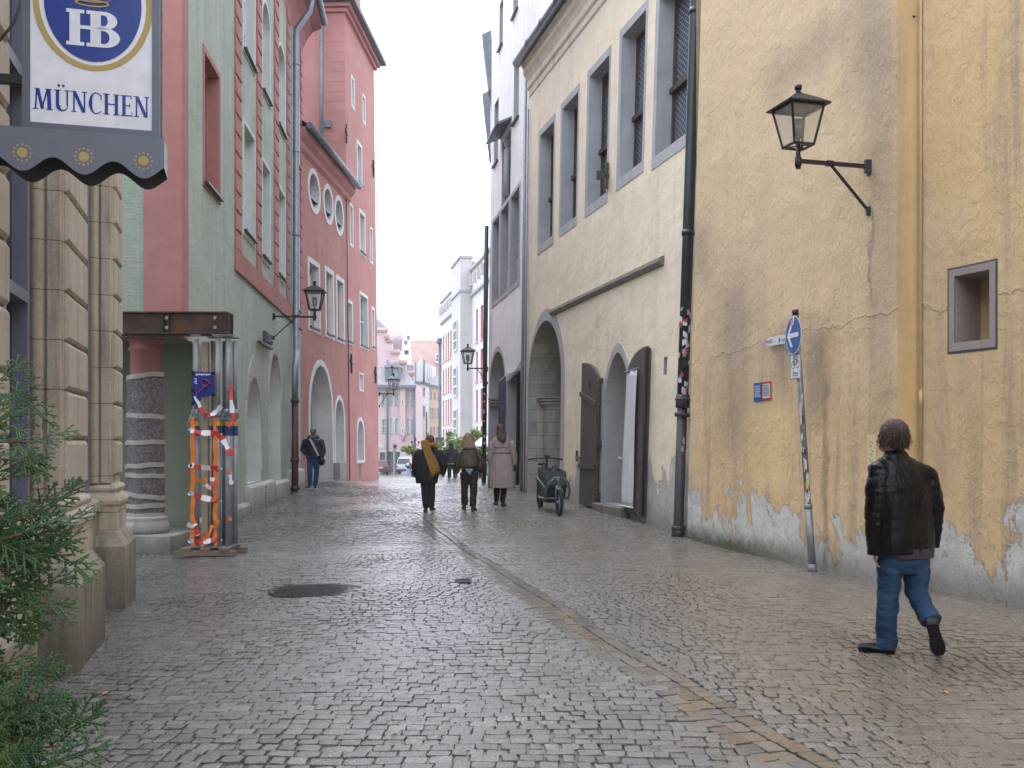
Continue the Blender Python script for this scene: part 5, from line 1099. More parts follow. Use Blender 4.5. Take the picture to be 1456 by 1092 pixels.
    s = MB(); fbox(s, PF, W_-.03, W_+.03, zc-.13, zc+.1, -.05, -.005); s.build('mount', m_galv, tt)
    # faded paper notice
    r_ = OCf.rect(1233, 618, 664, 1246); tt = thing('paper_notice', 'faded cream paper notice glued behind the man in leather jacket', 'notice', OCf.P(r_[0], r_[2], 0)); s = MB(); fbox(s, OCf, r_[0], r_[1], r_[2], r_[3], 0, .003); s.build('sheet', pl('aged_paper', (.66, .54, .33), .8), tt)
    s = MB(); uc = (r_[0]+r_[1])/2
    for k, (du, dz) in enumerate(((.0, .28), (.03, .24), (-.02, .18), (.02, .14), (.04, .09), (-.01, .06))): s.bar(OCf.P(uc+du-.03, r_[2]+dz, .005), OCf.P(uc+du+.02, r_[2]+dz+.02, .005), .008, .002)
    s.build('lettering', m_brownwood, tt)
m_galvl = metal('galvanised_pole', (.27, .28, .29), .45, .5); m_signrim = smooth('sign_rim', (.55, .57, .6), .3); m_roadblue = smooth('road_sign_blue', (.02, .09, .30), .3); m_signw = smooth('sign_face_white', (.62, .63, .66), .3); m_plred = pl('plaque_red', (.38, .05, .04))
MST = [pl(n_, c, .55) for n_, c in SCOL]
sign_pole()
# letters of the boutique on the green wall
def shop_letters():
    f = GRf; r = f.rect(364, 463, 483, 381); zt, zb = f.px(372, 472)[1], f.px(372, 489)[1]; T = Fac((f.P(r[1], 0, 0).x, f.P(r[1], 0, 0).y), (-f.t.x, -f.t.y), (f.n.x, f.n.y)) if False else f
    t = thing('shop_lettering', 'row of dark raised capital letters on the green wall', 'lettering', f.P(r[0], zb, 0)); W = r[1]-r[0]; u = r[0]
    mb = MB(); s = 'LIVAH'; c = MB(); text_mesh(c, f, s, r[0]+W*.52, zb+.03, (zt-zb)*1.2, .12, sx=1.25)
    mb = c; n = len(mb.v); 
    mb2 = MB(); mb2.v = list(mb.v); mb2.f = list(mb.f); mb2.m = list(mb.m); mb2.sm = list(mb.sm)
    o = mb2.build('letters', m_letter, t); so = o.modifiers.new('s', 'SOLIDIFY'); so.thickness = .07; so.offset = 0
    b = MB(); fbox(b, f, r[0]-.02, r[1]+.05, zb-.05, zb-.01, .03, .12); b.build('rail', m_black, t)
m_letter = pl('dark_letter_metal', (.05, .05, .065), .4)
shop_letters()
# ================================================================= FAR END OF THE STREET
m_pink = plaster('far_pink_plaster', (.56, .41, .42), (.60, .45, .45), streak=.2, bump=.1, grime=0, patchy=.3); m_farwhite = plaster('far_white_plaster', (.66, .66, .68), (.7, .7, .72), streak=.15, bump=.1, grime=0, patchy=.3)
m_peach = plaster('far_peach_plaster', (.62, .47, .36), (.65, .5, .40), streak=.15, bump=.1, grime=0, patchy=.3); m_orange2 = pl('orange_window_reveal', (.62, .27, .22)); m_pale = plaster('far_pale_plaster', (.58, .57, .57), (.64, .62, .62), streak=.2, bump=.1, grime=0, patchy=.4)
m_farroof = plain('far_red_roof_tiles', (.44, .27, .23), .8, 0, .25, .8, .2); m_copper = plain('brown_metal_roof', (.28, .20, .21), .5, .2, .3, .5, .1); m_farslate = plain('far_grey_roof', (.30, .29, .31), .7, 0, .25, .5, .1)
def pale_house():
    t = thing('crenellated_house', 'pale far house with orange window reveals and a battlement top', 'building', (-5, 90, -2)); a, s = 13.6, -.2; f = line(a, s, 0, -1); P = f.P; uu = lambda d: U(f, d, s)
    u0, u1 = uu(66), uu(105.5); ZT = 16.0; wins = []
    cols = [(677, 679.5), (683.5, 687), (630, 631.7), (633.8, 635.3), (637, 638.6), (640.2, 643.4), (648, 650), (652.2, 654.2)]
    rows = {'r': [(441, 457), (498, 514), (546, 556.5), (594, 607)]}
    zr = [(9.9, 12.6), (6.6, 9.1), (3.4, 5.9), (.55, 2.9)]
    for xl, xr in cols:
        b = f.px(xl, 600)[0]; a_ = f.px(xr, 600)[0]
        for z0, z1 in zr: wins.append((a_, b, z0, z1))
    mb = MB(); wall(mb, f, [(u0, -4), (u1, -4), (u1, ZT), (u0, ZT)], [rp(w) for w in wins], .35, reveal_mat=1); body(mb, f, u0, u1, -4, ZT, -12, 0); mb.build('wall', [m_pale, m_orange2], t)
    for w in wins:
        g = MB(); fill(g, f, rp(w), -.33); o = g.build('window', m_orange2, t); g = MB(); c = lerp(w[0], w[1], .5); fill(g, f, rp((w[0]+.12, w[1]-.12, w[2]+.12, w[3]-.12)), -.31); g.build('pane', m_glassl, o); g = MB(); fbox(g, f, w[0]-.1, w[1]+.1, w[2]-.14, w[2]-.02, -.1, .1); g.build('sill', m_orange2, o)
    # oriel bay
    a_, b_ = f.px(671, 500)[0], f.px(657.5, 500)[0]; mb = MB(); mb.loft([[P(a_, z, 0), P(a_, z, 1.0), P(b_, z, 1.0), P(b_, z, 0)] for z in (-3.5, 17.3)], smooth=False); mb.build('oriel', m_pale2, t)
    OF = Fac((P(a_, 0, 1.0).x, P(a_, 0, 1.0).y), (f.t.x, f.t.y), (f.n.x, f.n.y)); 
    FF = Fac((P(a_, 0, 1.0).x, P(a_, 0, 1.0).y), (1, 0), (0, -1))
    for z0, z1 in ((9.6, 12.3), (5.6, 8.2), (1.9, 4.5), (-.9, 1.5)):
        for G, (x0, x1) in ((OF, ((b_-a_)*.3, (b_-a_)*.7)),): 
            w = window(t, G, (x0, x1, z0, z1), -.02, m_whitewood, m_glass, 2, 3, fw=.14, wd=.08, surround=None)
    mb = MB()
    for z in (-.6+.0, 13.9, 16.1): mb.loft([[P(u0, q, n) for q, n in ((z, 0), (z+.1, .22), (z+.3, .22), (z+.3, 0))] for u_ in (0,)]+[[P(u1, q, n) for q, n in ((z, 0), (z+.1, .22), (z+.3, .22), (z+.3, 0))]], smooth=False)
    for z in (14.4, 17.3): mb.loft([[P(a_-.1, q, 1.12), P(b_+.1, q, 1.12), P(b_+.1, q, -.1), P(a_-.1, q, -.1)] for q in (z, z+.22)], smooth=False)
    mb.build('cornice', m_greystone, t)
    mb = MB(); k = 0; u = u0
    while u < u1:
        if not a_-.5 < u < b_: mb = MB(); fbox(mb, f, u, u+.28, 14.9, 15.8, 0, .3); mb.build('corbel', m_pale2, t)
        u += 1.9
    mb = MB(); mb.add([P(u0, ZT, 0), P(u1, ZT, 0), P(u1, 19, -6), P(u0, 19, -6)], [(0, 1, 2, 3)]); mb.build('roof', m_farroof, t); mb = MB(); mb.box(P(uu(103), 18.4, -2.5)+Vector((0, 0, 0)), (3.2, 2, 3.6)); mb.build('chimney', m_farroof, t)
    mb = MB(); mb.tube([P(u1-.15, -3, .2), P(u1-.15, 12.2, .2)], .14, 8); mb.tube([P(u1-.15, 12, .2), P(u1-.15, 12.6, .2)], .3, 8); mb.build('downpipe', m_lead, t)
m_pale2 = plaster('oriel_plaster', (.50, .48, .46), (.54, .52, .5), streak=.2, bump=.1, grime=0, patchy=.3)
pale_house()
def front(px0, px1, d, ztop, mat, parent, holes=(), depth=.3, zb=-4, D=9, name='wall', slope=0, rm=None):
    """house front nearly square to the street axis at distance d"""
    x0, x1 = at(px0, 0, d).x, at(px1, 0, d).x; f = Fac((x0, d), (1, slope), (slope, -1)); W = (x1-x0); mb = MB()
    zt = lambda py: CH+(HZ-py)/F*d
    hs = [((h[0]-px0)/F*d, (h[2]-px0)/F*d, zt(h[3]), zt(h[1])) for h in holes]
    wall(mb, f, [(0, zb), (W, zb), (W, ztop), (0, ztop)], [rp(h) for h in hs], depth); body(mb, f, 0, W, zb, ztop, -D, 0); mb.build(name, mat, parent)
    return f, hs, W, zt
def far_pink():
    d = 116; t = thing('pink_gabled_house', 'far pink house with grey roof and stepped gables', 'building', at(565, 672, d))
    H = [(543, 558, 549, 577), (553.5, 557, 558.5, 576), (562, 557, 566, 576.5), (578.5, 557, 581.5, 577), (585, 560, 587.5, 577), (543, 596, 549, 616), (554.5, 595, 558, 617), (562, 595, 566, 617), (578.5, 596, 581.5, 617), (585, 597, 587, 616)]
    SH = [(540, 643, 548, 673), (551.5, 642, 560, 673), (560.8, 642, 569, 673)]
    f, hs, W, zt = front(520, 591, d, 8.9-.5, m_pink, t, H+SH, .35)
    for i, h in enumerate(hs):
        if i < len(H): window(t, f, h, .3, m_whitewood, m_glassl, 2, 2, fw=.1, sill=m_metalsill, surround=m_gtrim, sw=.12)
        else: window(t, f, h, .3, m_bluegrey, m_glass, 2, 1, fw=.1, surround=m_gtrim, sw=.15)
    # narrow corner bay with small windows
    b = MB(); x0, x1 = (569.5-520)/F*d, (577-520)/F*d; fbox(b, f, x0, x1, zt(618), zt(549), .0, .7); b.loft([[f.P(u, z, n) for u, n in ((x0+e, 0), (x0+e, .7-e), (x1-e, .7-e), (x1-e, 0))] for e, z in ((.35, zt(628)), (0, zt(618)))], smooth=False); b.build('bay', m_pink, t)
    for ya, yb in ((568, 576), (609, 618-3)): window(t, f, ((572-520)/F*d, (574.5-520)/F*d, zt(yb), zt(ya)), -.73, m_whitewood, m_glass, 1, 1, fw=.06, wd=.04)
    b = MB(); b.tube([f.P((551-520)/F*d, -2.1, .2), f.P((551-520)/F*d, zt(512), .2)], .12, 8); b.tube([f.P(W-.1, -2.1, .2), f.P(W-.1, zt(548), .2)], .14, 8); b.build('downpipe', m_lead, t)
    # roof: nearer slope with eaves dropping right, then stepped firewall gables in pink with tile caps
    def quad(pts, nm, mat, th=.0):
        b = MB(); b.add([at(x, y, dd) for x, y, dd in pts], [tuple(range(len(pts)))]); o = b.build(nm, mat, t)
        if th: m_ = o.modifiers.new('s', 'SOLIDIFY'); m_.thickness = th
        return o
    quad([(520, 549, d-1.0), (592, 549.5, d-1.0), (570, 515, d+5), (548, 478, d+8), (520, 478, d+8)], 'roof', m_farslate, .3)
    b = MB(); b.bar(at(520, 548.5, d-1.1), at(592, 549.5, d-1.1), .3); b.build('eaves', m_lead, t)
    steps = [(538, 549, 472, 520), (549, 551.5, 482, 525), (551.5, 558, 487, 530), (558, 567, 503, 535), (567, 577, 518, 540), (577, 588, 533, 549)]
    for i, (xa, xb, ya, yb) in enumerate(steps):
        dd = d+2.2; b = MB(); p0, p1 = at(xa, ya, dd), at(xb, yb, dd); b.box(((p0.x+p1.x)/2, dd+.4, (p0.z+p1.z)/2-.6), (p1.x-p0.x, .8, p0.z-p1.z+1.2)); o = b.build('stepped_gable', m_pink, t)
        b = MB(); b.loft([[Vector((x, y, z)) for x, y in ((p0.x-.2, dd-.25), (p1.x+.1, dd-.25), (p1.x+.1, dd+1), (p0.x-.2, dd+1))] for z in (p0.z, p0.z+.25)]+[[Vector((p0.x-.2, dd+.3, p0.z+.55)), Vector((p1.x+.1, dd+.3, p0.z+.55)), Vector((p1.x+.1, dd+.45, p0.z+.55)), Vector((p0.x-.2, dd+.45, p0.z+.55))]], smooth=False); b.build('tile_cap', m_farroof, o)
    for xa in (553.5, 563):
        p = at(xa, 533, d); b = MB(); b.box((p.x, d+.6, p.z), (.9, 1.8, 1.7)); o = b.build('dormer', m_lead, t); b = MB(); b.box((p.x, d-.32, p.z), (.5, .06, .9)); b.build('pane', m_glassl, o)
        b = MB(); b.loft([[Vector((p.x-.6, y, p.z+.85)), Vector((p.x+.6, y, p.z+.85)), Vector((p.x, y, p.z+1.5))] for y in (d-.6, d+1.8)], smooth=False); b.build('dormer_roof', m_farslate, o)
    # street plate and shop mark
    p = at(541, 0, d).x; z = zt(634); s = tag_box('street_plate', (at(541.5, 0, d).x, d-.06, z), (.62, .05, .4), m_signw, 'white plate on the far pink house above the shop windows', 'plate')
    c = at(561.5, 634.5, d-.1); b = MB(); b.ell(c, (.22, .06, .22)); b.bar(c+Vector((-.22, 0, -.3)), c+Vector((.22, 0, -.3)), .05); b.bar(c+Vector((0, 0, .2)), c+Vector((0, 0, .34)), .05); tag(b.build('shop_emblem', m_black), 'small dark round emblem over the far shop windows', 'emblem')
def tag_box(name, c, size, mat, label, cat, grp=None):
    b = MB(); b.box(c, size); return tag(b.build(name, mat, bevel=.01), label, cat, grp)
far_pink()
def far_rest():
    # curved gable house
    d = 138; t = thing('curved_gable_house', 'white far house with curved gable and barrel shaped brown roof', 'building', at(575, 660, d)); p = lambda x, y, dd=d: at(x, y, dd)
    G = [(568, 700), (599, 700), (596, 541), (590, 535), (585.5, 520), (584.5, 500), (583, 485), (580, 475), (576.5, 469.5), (574, 473), (572.3, 482), (571.5, 496), (569, 512), (568, 520)]
    b = MB(); n = len(G); b.add([p(x, y) for x, y in G]+[p(x, y, d+1.2) for x, y in G], [tuple(range(n)), tuple(range(n, 2*n))]+[(i, (i+1) % n, n+(i+1) % n, n+i) for i in range(n)]); b.build('gable_wall', m_farwhite, t)
    b = MB(); b.box((p(562, 0).x, d+5, p(0, 600).z), (p(575, 0).x-p(548, 0).x, 9, 2*(p(0, 500).z-p(0, 600).z))); b.build('wall', m_farwhite, t)
    pr = [(500, 0), (490, .1), (482, .5), (476, 1.2), (471, 2.2), (469, 3.5)]
    b = MB(); b.loft([[at(x, y, d+.6+dy*1.4) for y, dy in pr] for x in (549, 574)], caps=False, smooth=True, closed=False); b.build('barrel_roof', m_copper, t)
    for x, y in ((577, 487), (579, 501), (577, 501), (580, 524), (585.5, 524), (581, 480)):
        h = 3.5 if y > 510 else 1.8; q = p(x, y); b = MB(); b.box((q.x, d-.02, q.z), (.42, .1, .1*h*3)); b.build('window', m_bluegrey, t)
    # dark roofed house behind
    b = MB(); d2 = 150; b.add([at(530, 452, d2), at(538, 454, d2), at(556, 471, d2), at(556, 520, d2-4), at(530, 520, d2-4), at(556, 520, d2+8), at(538, 454, d2+6)], [(0, 1, 2, 3, 4), (1, 6, 5, 2), (2, 5, 3)]); b.box((at(543, 0, d2).x, d2+2, 6), (2.6, 6, 18)); tag(b.build('grey_roofed_house', m_farslate), 'grey tiled roof rising behind the pink house', 'building')
    # big red roof
    d = 165; t = thing('red_roofed_house', 'long low pitched red tiled roof behind the white houses', 'building', at(605, 660, d)); x0, x1 = at(580, 0, d).x, at(640, 0, d).x
    z0, z1 = at(0, 545, d).z, at(0, 481, d).z; b = MB(); b.add([(x0, d-4, z0), (x1+6, d-4, z0), (x1+6, d+3, z1), (x0, d+3, z1), (x0, d+10, z0), (x1+6, d+10, z0)], [(0, 1, 2, 3), (3, 2, 5, 4), (0, 3, 4), (1, 2, 5)]); b.build('roof', m_farroof, t); b = MB(); b.box(((x0+x1)/2+3, d+3, z0/2-1.5), (x1-x0+6, 13.6, z0+3)); b.build('wall', m_farwhite, t)
    q = at(624, 509, d-4); b = MB(); b.box((q.x, d-2, q.z), (1.3*.8, 4, 1.5)); o = b.build('dormer', m_farwhite, t); b = MB(); 
    for i in (-1, 1):
        for j in (-1, 1): b.box((q.x+i*.22, d-4.02, q.z+j*.28), (.32, .05, .4))
    b.build('pane', m_glass, o)
    # white facade with pointed windows, and peach facade
    d = 128; t = thing('pointed_window_house', 'far white house with small spire gable and pointed ground floor arches', 'building', at(600, 660, d))
    H = [(593.5, 553, 594.7, 563), (597, 552, 599, 563), (601, 551, 604.5, 563), (593.5, 577, 594.7, 592), (597, 577, 599, 592), (601, 577, 604.5, 593), (593.7, 610, 595.7, 624), (597.5, 608, 600.5, 624)]
    f, hs, W, zt = front(590, 609.5, d, at(0, 543, d).z, m_farwhite, t, H, .3)
    for i, h in enumerate(hs): window(t, f, h, .28, m_whitewood if i < 6 else m_greystone, m_glass, 2 if i in (2, 5) else 1, 2, fw=.07, sill=m_greystone)
    b = MB(); b.bar(f.P(-.2, zt(543.5), .2), f.P(W+.2, zt(546), .2), .3); b.build('eaves', m_lead, t)
    b = MB(); q0, q1, qa = at(593, 541, d), at(600, 541, d), at(598, 505.5, d); 
    b.add([at(592, 543, d), at(604, 545, d), at(603, 518, d), at(600, 514, d), at(598.3, 505.5, d), at(596.5, 514, d), at(592, 517, d)]+[at(592, 543, d+2), at(604, 545, d+2), at(603, 518, d+2), at(600, 514, d+2), at(598.3, 505.5, d+2), at(596.5, 514, d+2), at(592, 517, d+2)], [(0, 1, 2, 3, 4, 5, 6), (7, 8, 9, 10, 11, 12, 13)]+[(i, (i+1) % 7, 7+(i+1) % 7, 7+i) for i in range(7)]); b.build('spire_gable', m_farwhite, t)
    b = MB(); b.tube([at(603.3, 512, d-.4), at(602.6, 545, d-.4)], .14, 8); b.tube([at(590.6, 515, d-.4), at(590.6, 640, d-.4)], .13, 8); b.build('downpipe', m_lead, t)
    t = thing('peach_house', 'far peach coloured house front beside the pale battlement house', 'building', at(620, 660, d))
    H = [(611.5, 580, 613, 594), (614.5, 580, 616, 594), (617.5, 580, 619, 594), (621.5, 580, 624, 594), (612, 608, 614, 617), (616, 608, 618.3, 617), (621.5, 607, 624, 617), (612, 557, 614, 567), (617, 558, 619.5, 568), (622, 559, 624.5, 569)]
    f, hs, W, zt = front(609.6, 634, d+.4, at(0, 549, d).z, m_peach, t, H, .3)
    for h in hs: window(t, f, h, .28, m_whitewood, m_glassl, 1, 2, fw=.07, sill=m_greystone)
    b = MB(); b.add([f.P(-.3, zt(546), .5), f.P(W, zt(550), .5), f.P(W, zt(536), -2.5), f.P(-.3, zt(532), -2.5)], [(0, 1, 2, 3)]); o = b.build('roof', m_farslate, t); o.modifiers.new('s', 'SOLIDIFY').thickness = .3
    for i in range(4):
        x = 606.3+i*3.0; q = at(x, 0, d+2.2); b = MB(); b.box((q.x, d+2.6, at(0, 528, d).z), (.22, .8, (24-i*2)*.09)); b.loft([[Vector((q.x-.11, y, at(0, 517+i*1.6, d).z)), Vector((q.x+.11, y, at(0, 517+i*1.6, d).z)), Vector((q.x, y, at(0, 513.5+i*1.6, d).z))] for y in (d+2.2, d+3)], smooth=False); b.build('merlon', m_farwhite, t)
    b = MB(); b.box(((at(605, 0, d).x+at(617, 0, d).x)/2, d+3.2, at(0, 530, d).z), (at(617, 0, d).x-at(605, 0, d).x, .5, 2.0)); b.build('parapet', m_farwhite, t)
    q = at(613.5, 593, d-.4); 
    b = MB(); b.bar(at(609, 615, d-.5), at(606.5, 640, d-.5), .12); b.box(at(606.5, 607, d-.5)-Vector((0, 0, 0)), (.14, .14, 3.8)); tag(b.build('flag_pole', m_black), 'thin dark pole in front of the pointed arches', 'pole')
    b = MB(); q = at(625, 628, 100); b.box(q, (.85, .3, .9)); b.bar(q+Vector((0, 0, 0)), q+Vector((.9, 0, .1)), .08); tag(b.build('hanging_box_sign', m_letter, bevel=.03), 'dark square box sign hanging far behind the scarf', 'sign')
    q = at(590.5, 631, 112); b = MB(); b.tube([(q.x, q.y, -2.2), (q.x, q.y, 2.2)], .07, 8)
    for k in (-1, 1): b.tube([(q.x, q.y, q.z-.1), (q.x+k*.3, q.y, q.z-.18), (q.x+k*.38, q.y, q.z+.05)], .05, 6); b.ell((q.x+k*.38, q.y, q.z+.18), (.13, .13, .16), 8, 6)
    b.ell((q.x, q.y, q.z+.45), (.14, .14, .2), 8, 6); tag(b.build('candelabra_lamp', m_black), 'far two-armed dark street lamp by the pink house corner', 'street lamp')
far_rest()
# ---------------------------------------------------------------- trees and bushes at the crossing
m_leafy = []
for i_, c_ in enumerate(((.20, .30, .06), (.11, .19, .04), (.28, .36, .09))): 
    tt_ = NT('leaf_%s' % ('fresh', 'deep', 'yellowish')[i_]); m_leafy.append(tt_.fin(tt_.mix(tt_.ramp(tt_.noise(tt_.obj(), 3, 3), .3, .7), tuple(x*.7 for x in c_), c_), .6))
m_bark = plain('bark', (.10, .075, .055), .9, 0, .4, 10, .5)
def tree(px, d, zc, rx, rz, n, label, mi, name='tree', leaf=.13):
    x = at(px, 0, d).x; z0 = g0(x, d); t = thing(name, label, 'tree', (x, d, z0), 'young trees at the far crossing'); rr = random.Random(int(px*7)); mb = MB()
    cl = [(rr.gauss(0, .5)*rx, rr.gauss(0, .45)*rx, zc+rr.gauss(0, .42)*rz, rr.uniform(.2, .42)*min(rx, rz)) for _ in range(16)]
    for k in range(n):
        c = rr.choice(cl); v = Vector((rr.gauss(0, 1), rr.gauss(0, 1), rr.gauss(0, 1))).normalized()*c[3]*rr.uniform(.5, 1.15); p = Vector((x+c[0], d+c[1], c[2]))+v
        a = Vector((rr.gauss(0, 1), rr.gauss(0, 1), rr.gauss(0, .5))).normalized(); b = a.cross(Vector((rr.gauss(0, 1), rr.gauss(0, 1), rr.gauss(0, 1)))).normalized(); s = leaf*rr.uniform(.6, 1.3)
        mb.cur = rr.choices((0, 1, 2), (5, 3, 3) if mi == 0 else (2, 6, 1))[0]; mb.add([p-a*s, p+b*s*.45, p+a*s, p-b*s*.45], [(0, 1, 2, 3)])
    mb.build('crown', m_leafy, t); mb = MB(); mb.tube([(x, d, z0-.1), (x+.04, d, (z0+zc)/2), (x, d, zc+rz*.3)], [.09, .07, .03], 8)
    for k in range(6): c = cl[k]; mb.tube([(x, d, zc-rz*.5), (x+c[0], d+c[1], c[2])], [.035, .012], 5)
    mb.build('trunk', m_bark, t)
tree(586, 78, .9, .8, .5, 900, 'small green tree beside the white van', 0)
tree(630, 72, .9, .9, .7, 1100, 'green tree between the scarf and the hooded man', 0)
tree(649, 66, 1.25, .9, .9, 1300, 'bright green tree right behind the hooded man', 0)
tree(683, 60, 1.55, .95, .95, 1500, 'yellow green tree seen just left of the trench coat', 0)
tree(687, 54, .2, .4, .9, 900, 'low dense bush beside the stickered pipe', 1, 'bush')
tree(662, 70, .9, 1.0, .7, 900, 'mid green tree behind the blonde hair', 1)
# cafe parasol, planter, chairs, teal coat
def cafe():
    x, y = at(690, 0, 57).x, 57; z = g0(x, y); t = thing('parasol', 'white cafe parasol half hidden by the dark pipe', 'parasol', (x, y, z)); b = MB(); b.loft([[Vector((x+r*math.cos(a), y+r*math.sin(a), zz)) for a in [2*math.pi*k/12 for k in range(12)]] for r, zz in ((.75, z+1.75), (.75, z+1.85), (.35, z+2.2), (.03, z+2.4))]); b.build('canopy', m_farwhite, t); b = MB(); b.tube([(x, y, z), (x, y, z+2.4)], .03, 8); b.build('pole', m_galv, t)
    for i, (px, d, lb, m1) in enumerate(((633, 58, 'small cafe chair with pale cushion left of the hooded man', m_signw), (637, 60, 'grey cafe chair beside the scarf wearer', m_galv), (652, 58, 'red cafe chair right of the hooded man', m_plred), (655, 60, 'dark cafe chair behind the red one', m_black))):
        x = at(px, 0, d).x; z = g0(x, d); t = thing('cafe_chair', lb, 'chair', (x, d, z), 'cafe chairs at the crossing')
        b = MB(); b.box((x, d, z+.45), (.42, .42, .05)); b.build('seat', m1, t); b = MB(); b.box((x, d+.2, z+.72), (.42, .04, .4)); b.build('backrest', m1, t)
        for sx in (-.18, .18):
            for sy in (-.18, .18): b = MB(); b.bar((x+sx, d+sy, z), (x+sx, d+sy, z+.44), .03); b.build('leg', m_galv, t)
    x = at(685, 0, 46).x; z = g0(x, 46); t = thing('planter', 'dark planter with teal cloth beside the far pipe', 'planter', (x, 46, z)); b = MB(); b.loft([[Vector((x+sx*w, 46+sy*w, z+h)) for sx, sy in ((-1, -1), (1, -1), (1, 1), (-1, 1))] for w, h in ((.13, 0), (.17, .32), (.19, .33), (.19, .37))], smooth=False); b.build('box', m_letter, t)
    b = MB(); b.loft([[Vector((x+w*math.cos(a)+.02*math.sin(3*a), 46+w*.8*math.sin(a), z+h)) for a in [2*math.pi*k/12 for k in range(12)]] for w, h in ((.2, .1), (.24, .3), (.18, .42), (.05, .5))]); b.build('teal_cloth', pl('teal_fabric', (.0, .11, .11)), t)
cafe()
# ---------------------------------------------------------------- two parked cars
m_rubber = plain('tyre_rubber', (.02, .02, .02), .8); m_carred = smooth('car_red_paint', (.22, .02, .02), .25); m_carwhite = smooth('car_white_paint', (.6, .62, .64), .25); m_tail = pl('tail_lamp_red', (.4, .02, .02), .2)
def car(px, d, Ln, W, H, ang, paint, name, label, van):
    x = at(px, 0, d).x; z = g0(x, d); t = thing(name, label, 'van' if van else 'car', (x, d, z)); M = Matrix.Rotation(ang, 3, 'Z'); o = Vector((x, d, z)); Q = lambda a, b, c: o+M@Vector((a, b, c))
    # outline in side view from tail (y=0, near) to nose
    if van: low = [(0, .35), (0, .95), (.1, 1.0), (Ln-.9, 1.0), (Ln-.05, .85), (Ln, .35)]; top = [(.06, 1.0), (.2, H-.08), (.35, H), (Ln*.62, H), (Ln-1.0, 1.0)]
    else: low = [(0, .3), (.0, .85), (.12, .92), (Ln-1.1, .9), (Ln-.05, .7), (Ln, .3)]; top = [(.3, .92), (.75, H-.05), (1.3, H), (Ln*.55, H-.03), (Ln-1.25, .9)]
    for nm, pr, w0, w1, mt in (('body', low, W/2, W/2, paint), ('cabin', top, W/2-.04, W/2-.2, paint)):
        b = MB(); zs = [p[1] for p in pr]; wd = lambda zz: w0 if nm == 'body' else lerp(w0, w1, (zz-1)/(H-1))
        b.loft([[Q(s*wd(zz), yy, zz) for yy, zz in pr] for s in (-1, 1)], smooth=False); b.build(nm, mt, t, bevel=.04)
    b = MB(); y0, z0_ = top[0]; y1, z1_ = top[1]
    b.add([Q(s*w, lerp(y0, y1, k)-.02, lerp(z0_, z1_, k)) for s, w, k in ((-1, W/2-.14, .12), (1, W/2-.14, .12), (1, W/2-.24, .92), (-1, W/2-.24, .92))], [(0, 1, 2, 3)]); b.build('rear_window', m_glass, t)
    for s in (-1, 1):
        b = MB(); b.add([Q(s*(W/2-.02), yy, 1.03) for yy in (.45, Ln-1.3)]+[Q(s*(W/2-.14), yy, H-.16) for yy in (Ln*.55, .7)], [(0, 1, 2, 3)]); b.build('side_window', m_glass, t)
        b = MB(); b.box(Q(s*(W/2-.1), -.01, .8), (.13, .05, .32), ang); b.build('tail_lamp', m_tail, t)
        for yy in (.75, Ln-.8):
            b = MB(); b.tube([Q(s*(W/2-.2), yy, .31), Q(s*(W/2+.01), yy, .31)], .31, 18); wl_ = b.build('wheel', m_rubber, t); b = MB(); b.tube([Q(s*(W/2), yy, .31), Q(s*(W/2+.02), yy, .31)], .19, 12); b.build('rim', m_galv, wl_)
    b = MB(); b.box(Q(0, -.03, .42), (W*.98, .12, .24), ang); b.build('bumper', m_letter, t); b = MB(); b.box(Q(0, -.02, .72), (.5, .03, .12), ang); b.build('number_plate', m_signw, t)
car(541, 101, 3.9, 1.7, 1.45, .25, m_carred, 'red_car', 'dark red car half hidden by the red tower corner', False)
car(573.5, 106, 4.3, 1.75, 1.8, -.3, m_carwhite, 'white_van', 'small white van parked before the far pink house', True)

def litter():
    rr = random.Random(8); m = [pl('leaf_orange', (.5, .2, .05), .7), pl('leaf_tan', (.3, .19, .09), .7), pl('leaf_pale', (.42, .36, .24), .7)]; k = 0
    for px, py, mi, lb in ((150, 989, 0, 'small orange fallen leaf on the setts right of the conifer'), (300, 900, 1, 'tan fallen leaf below the manhole cover on the left'), (1196, 980, 1, 'tan fallen leaf left of the walking man in the foreground'), (560, 1040, 2, 'pale fallen leaf low in the middle of the setts'), (1010, 800, 1, 'tan fallen leaf on the setts in front of the cast iron pipe foot'), (1345, 985, 0, 'orange fallen leaf in front of the walking man shoes')):
        d = F*CH/(py-HZ); p = at(px, py, d); z = g0(p.x, d)+.006; a = rr.uniform(0, 6); L = .035; b = MB(); u = Vector((math.cos(a), math.sin(a), 0)); v = Vector((-u.y, u.x, 0)); c = Vector((p.x, d, z))
        pts = [c-u*L, c-u*L*.3+v*L*.42+Vector((0, 0, .006)), c+u*L*.5+v*L*.3+Vector((0, 0, .009)), c+u*L*1.1+Vector((0, 0, .003)), c+u*L*.5-v*L*.3+Vector((0, 0, .007)), c-u*L*.3-v*L*.42+Vector((0, 0, .004)), c+Vector((0, 0, .001))]
        b.add(pts, [(0, 1, 6), (1, 2, 6), (2, 3, 6), (3, 4, 6), (4, 5, 6), (5, 0, 6)]); b.tube([c-u*L, c-u*L*1.6+v*.004], .0012, 4); tag(b.build('fallen_leaf', m[mi]), lb, 'leaf', 'fallen leaves on the setts')
litter()
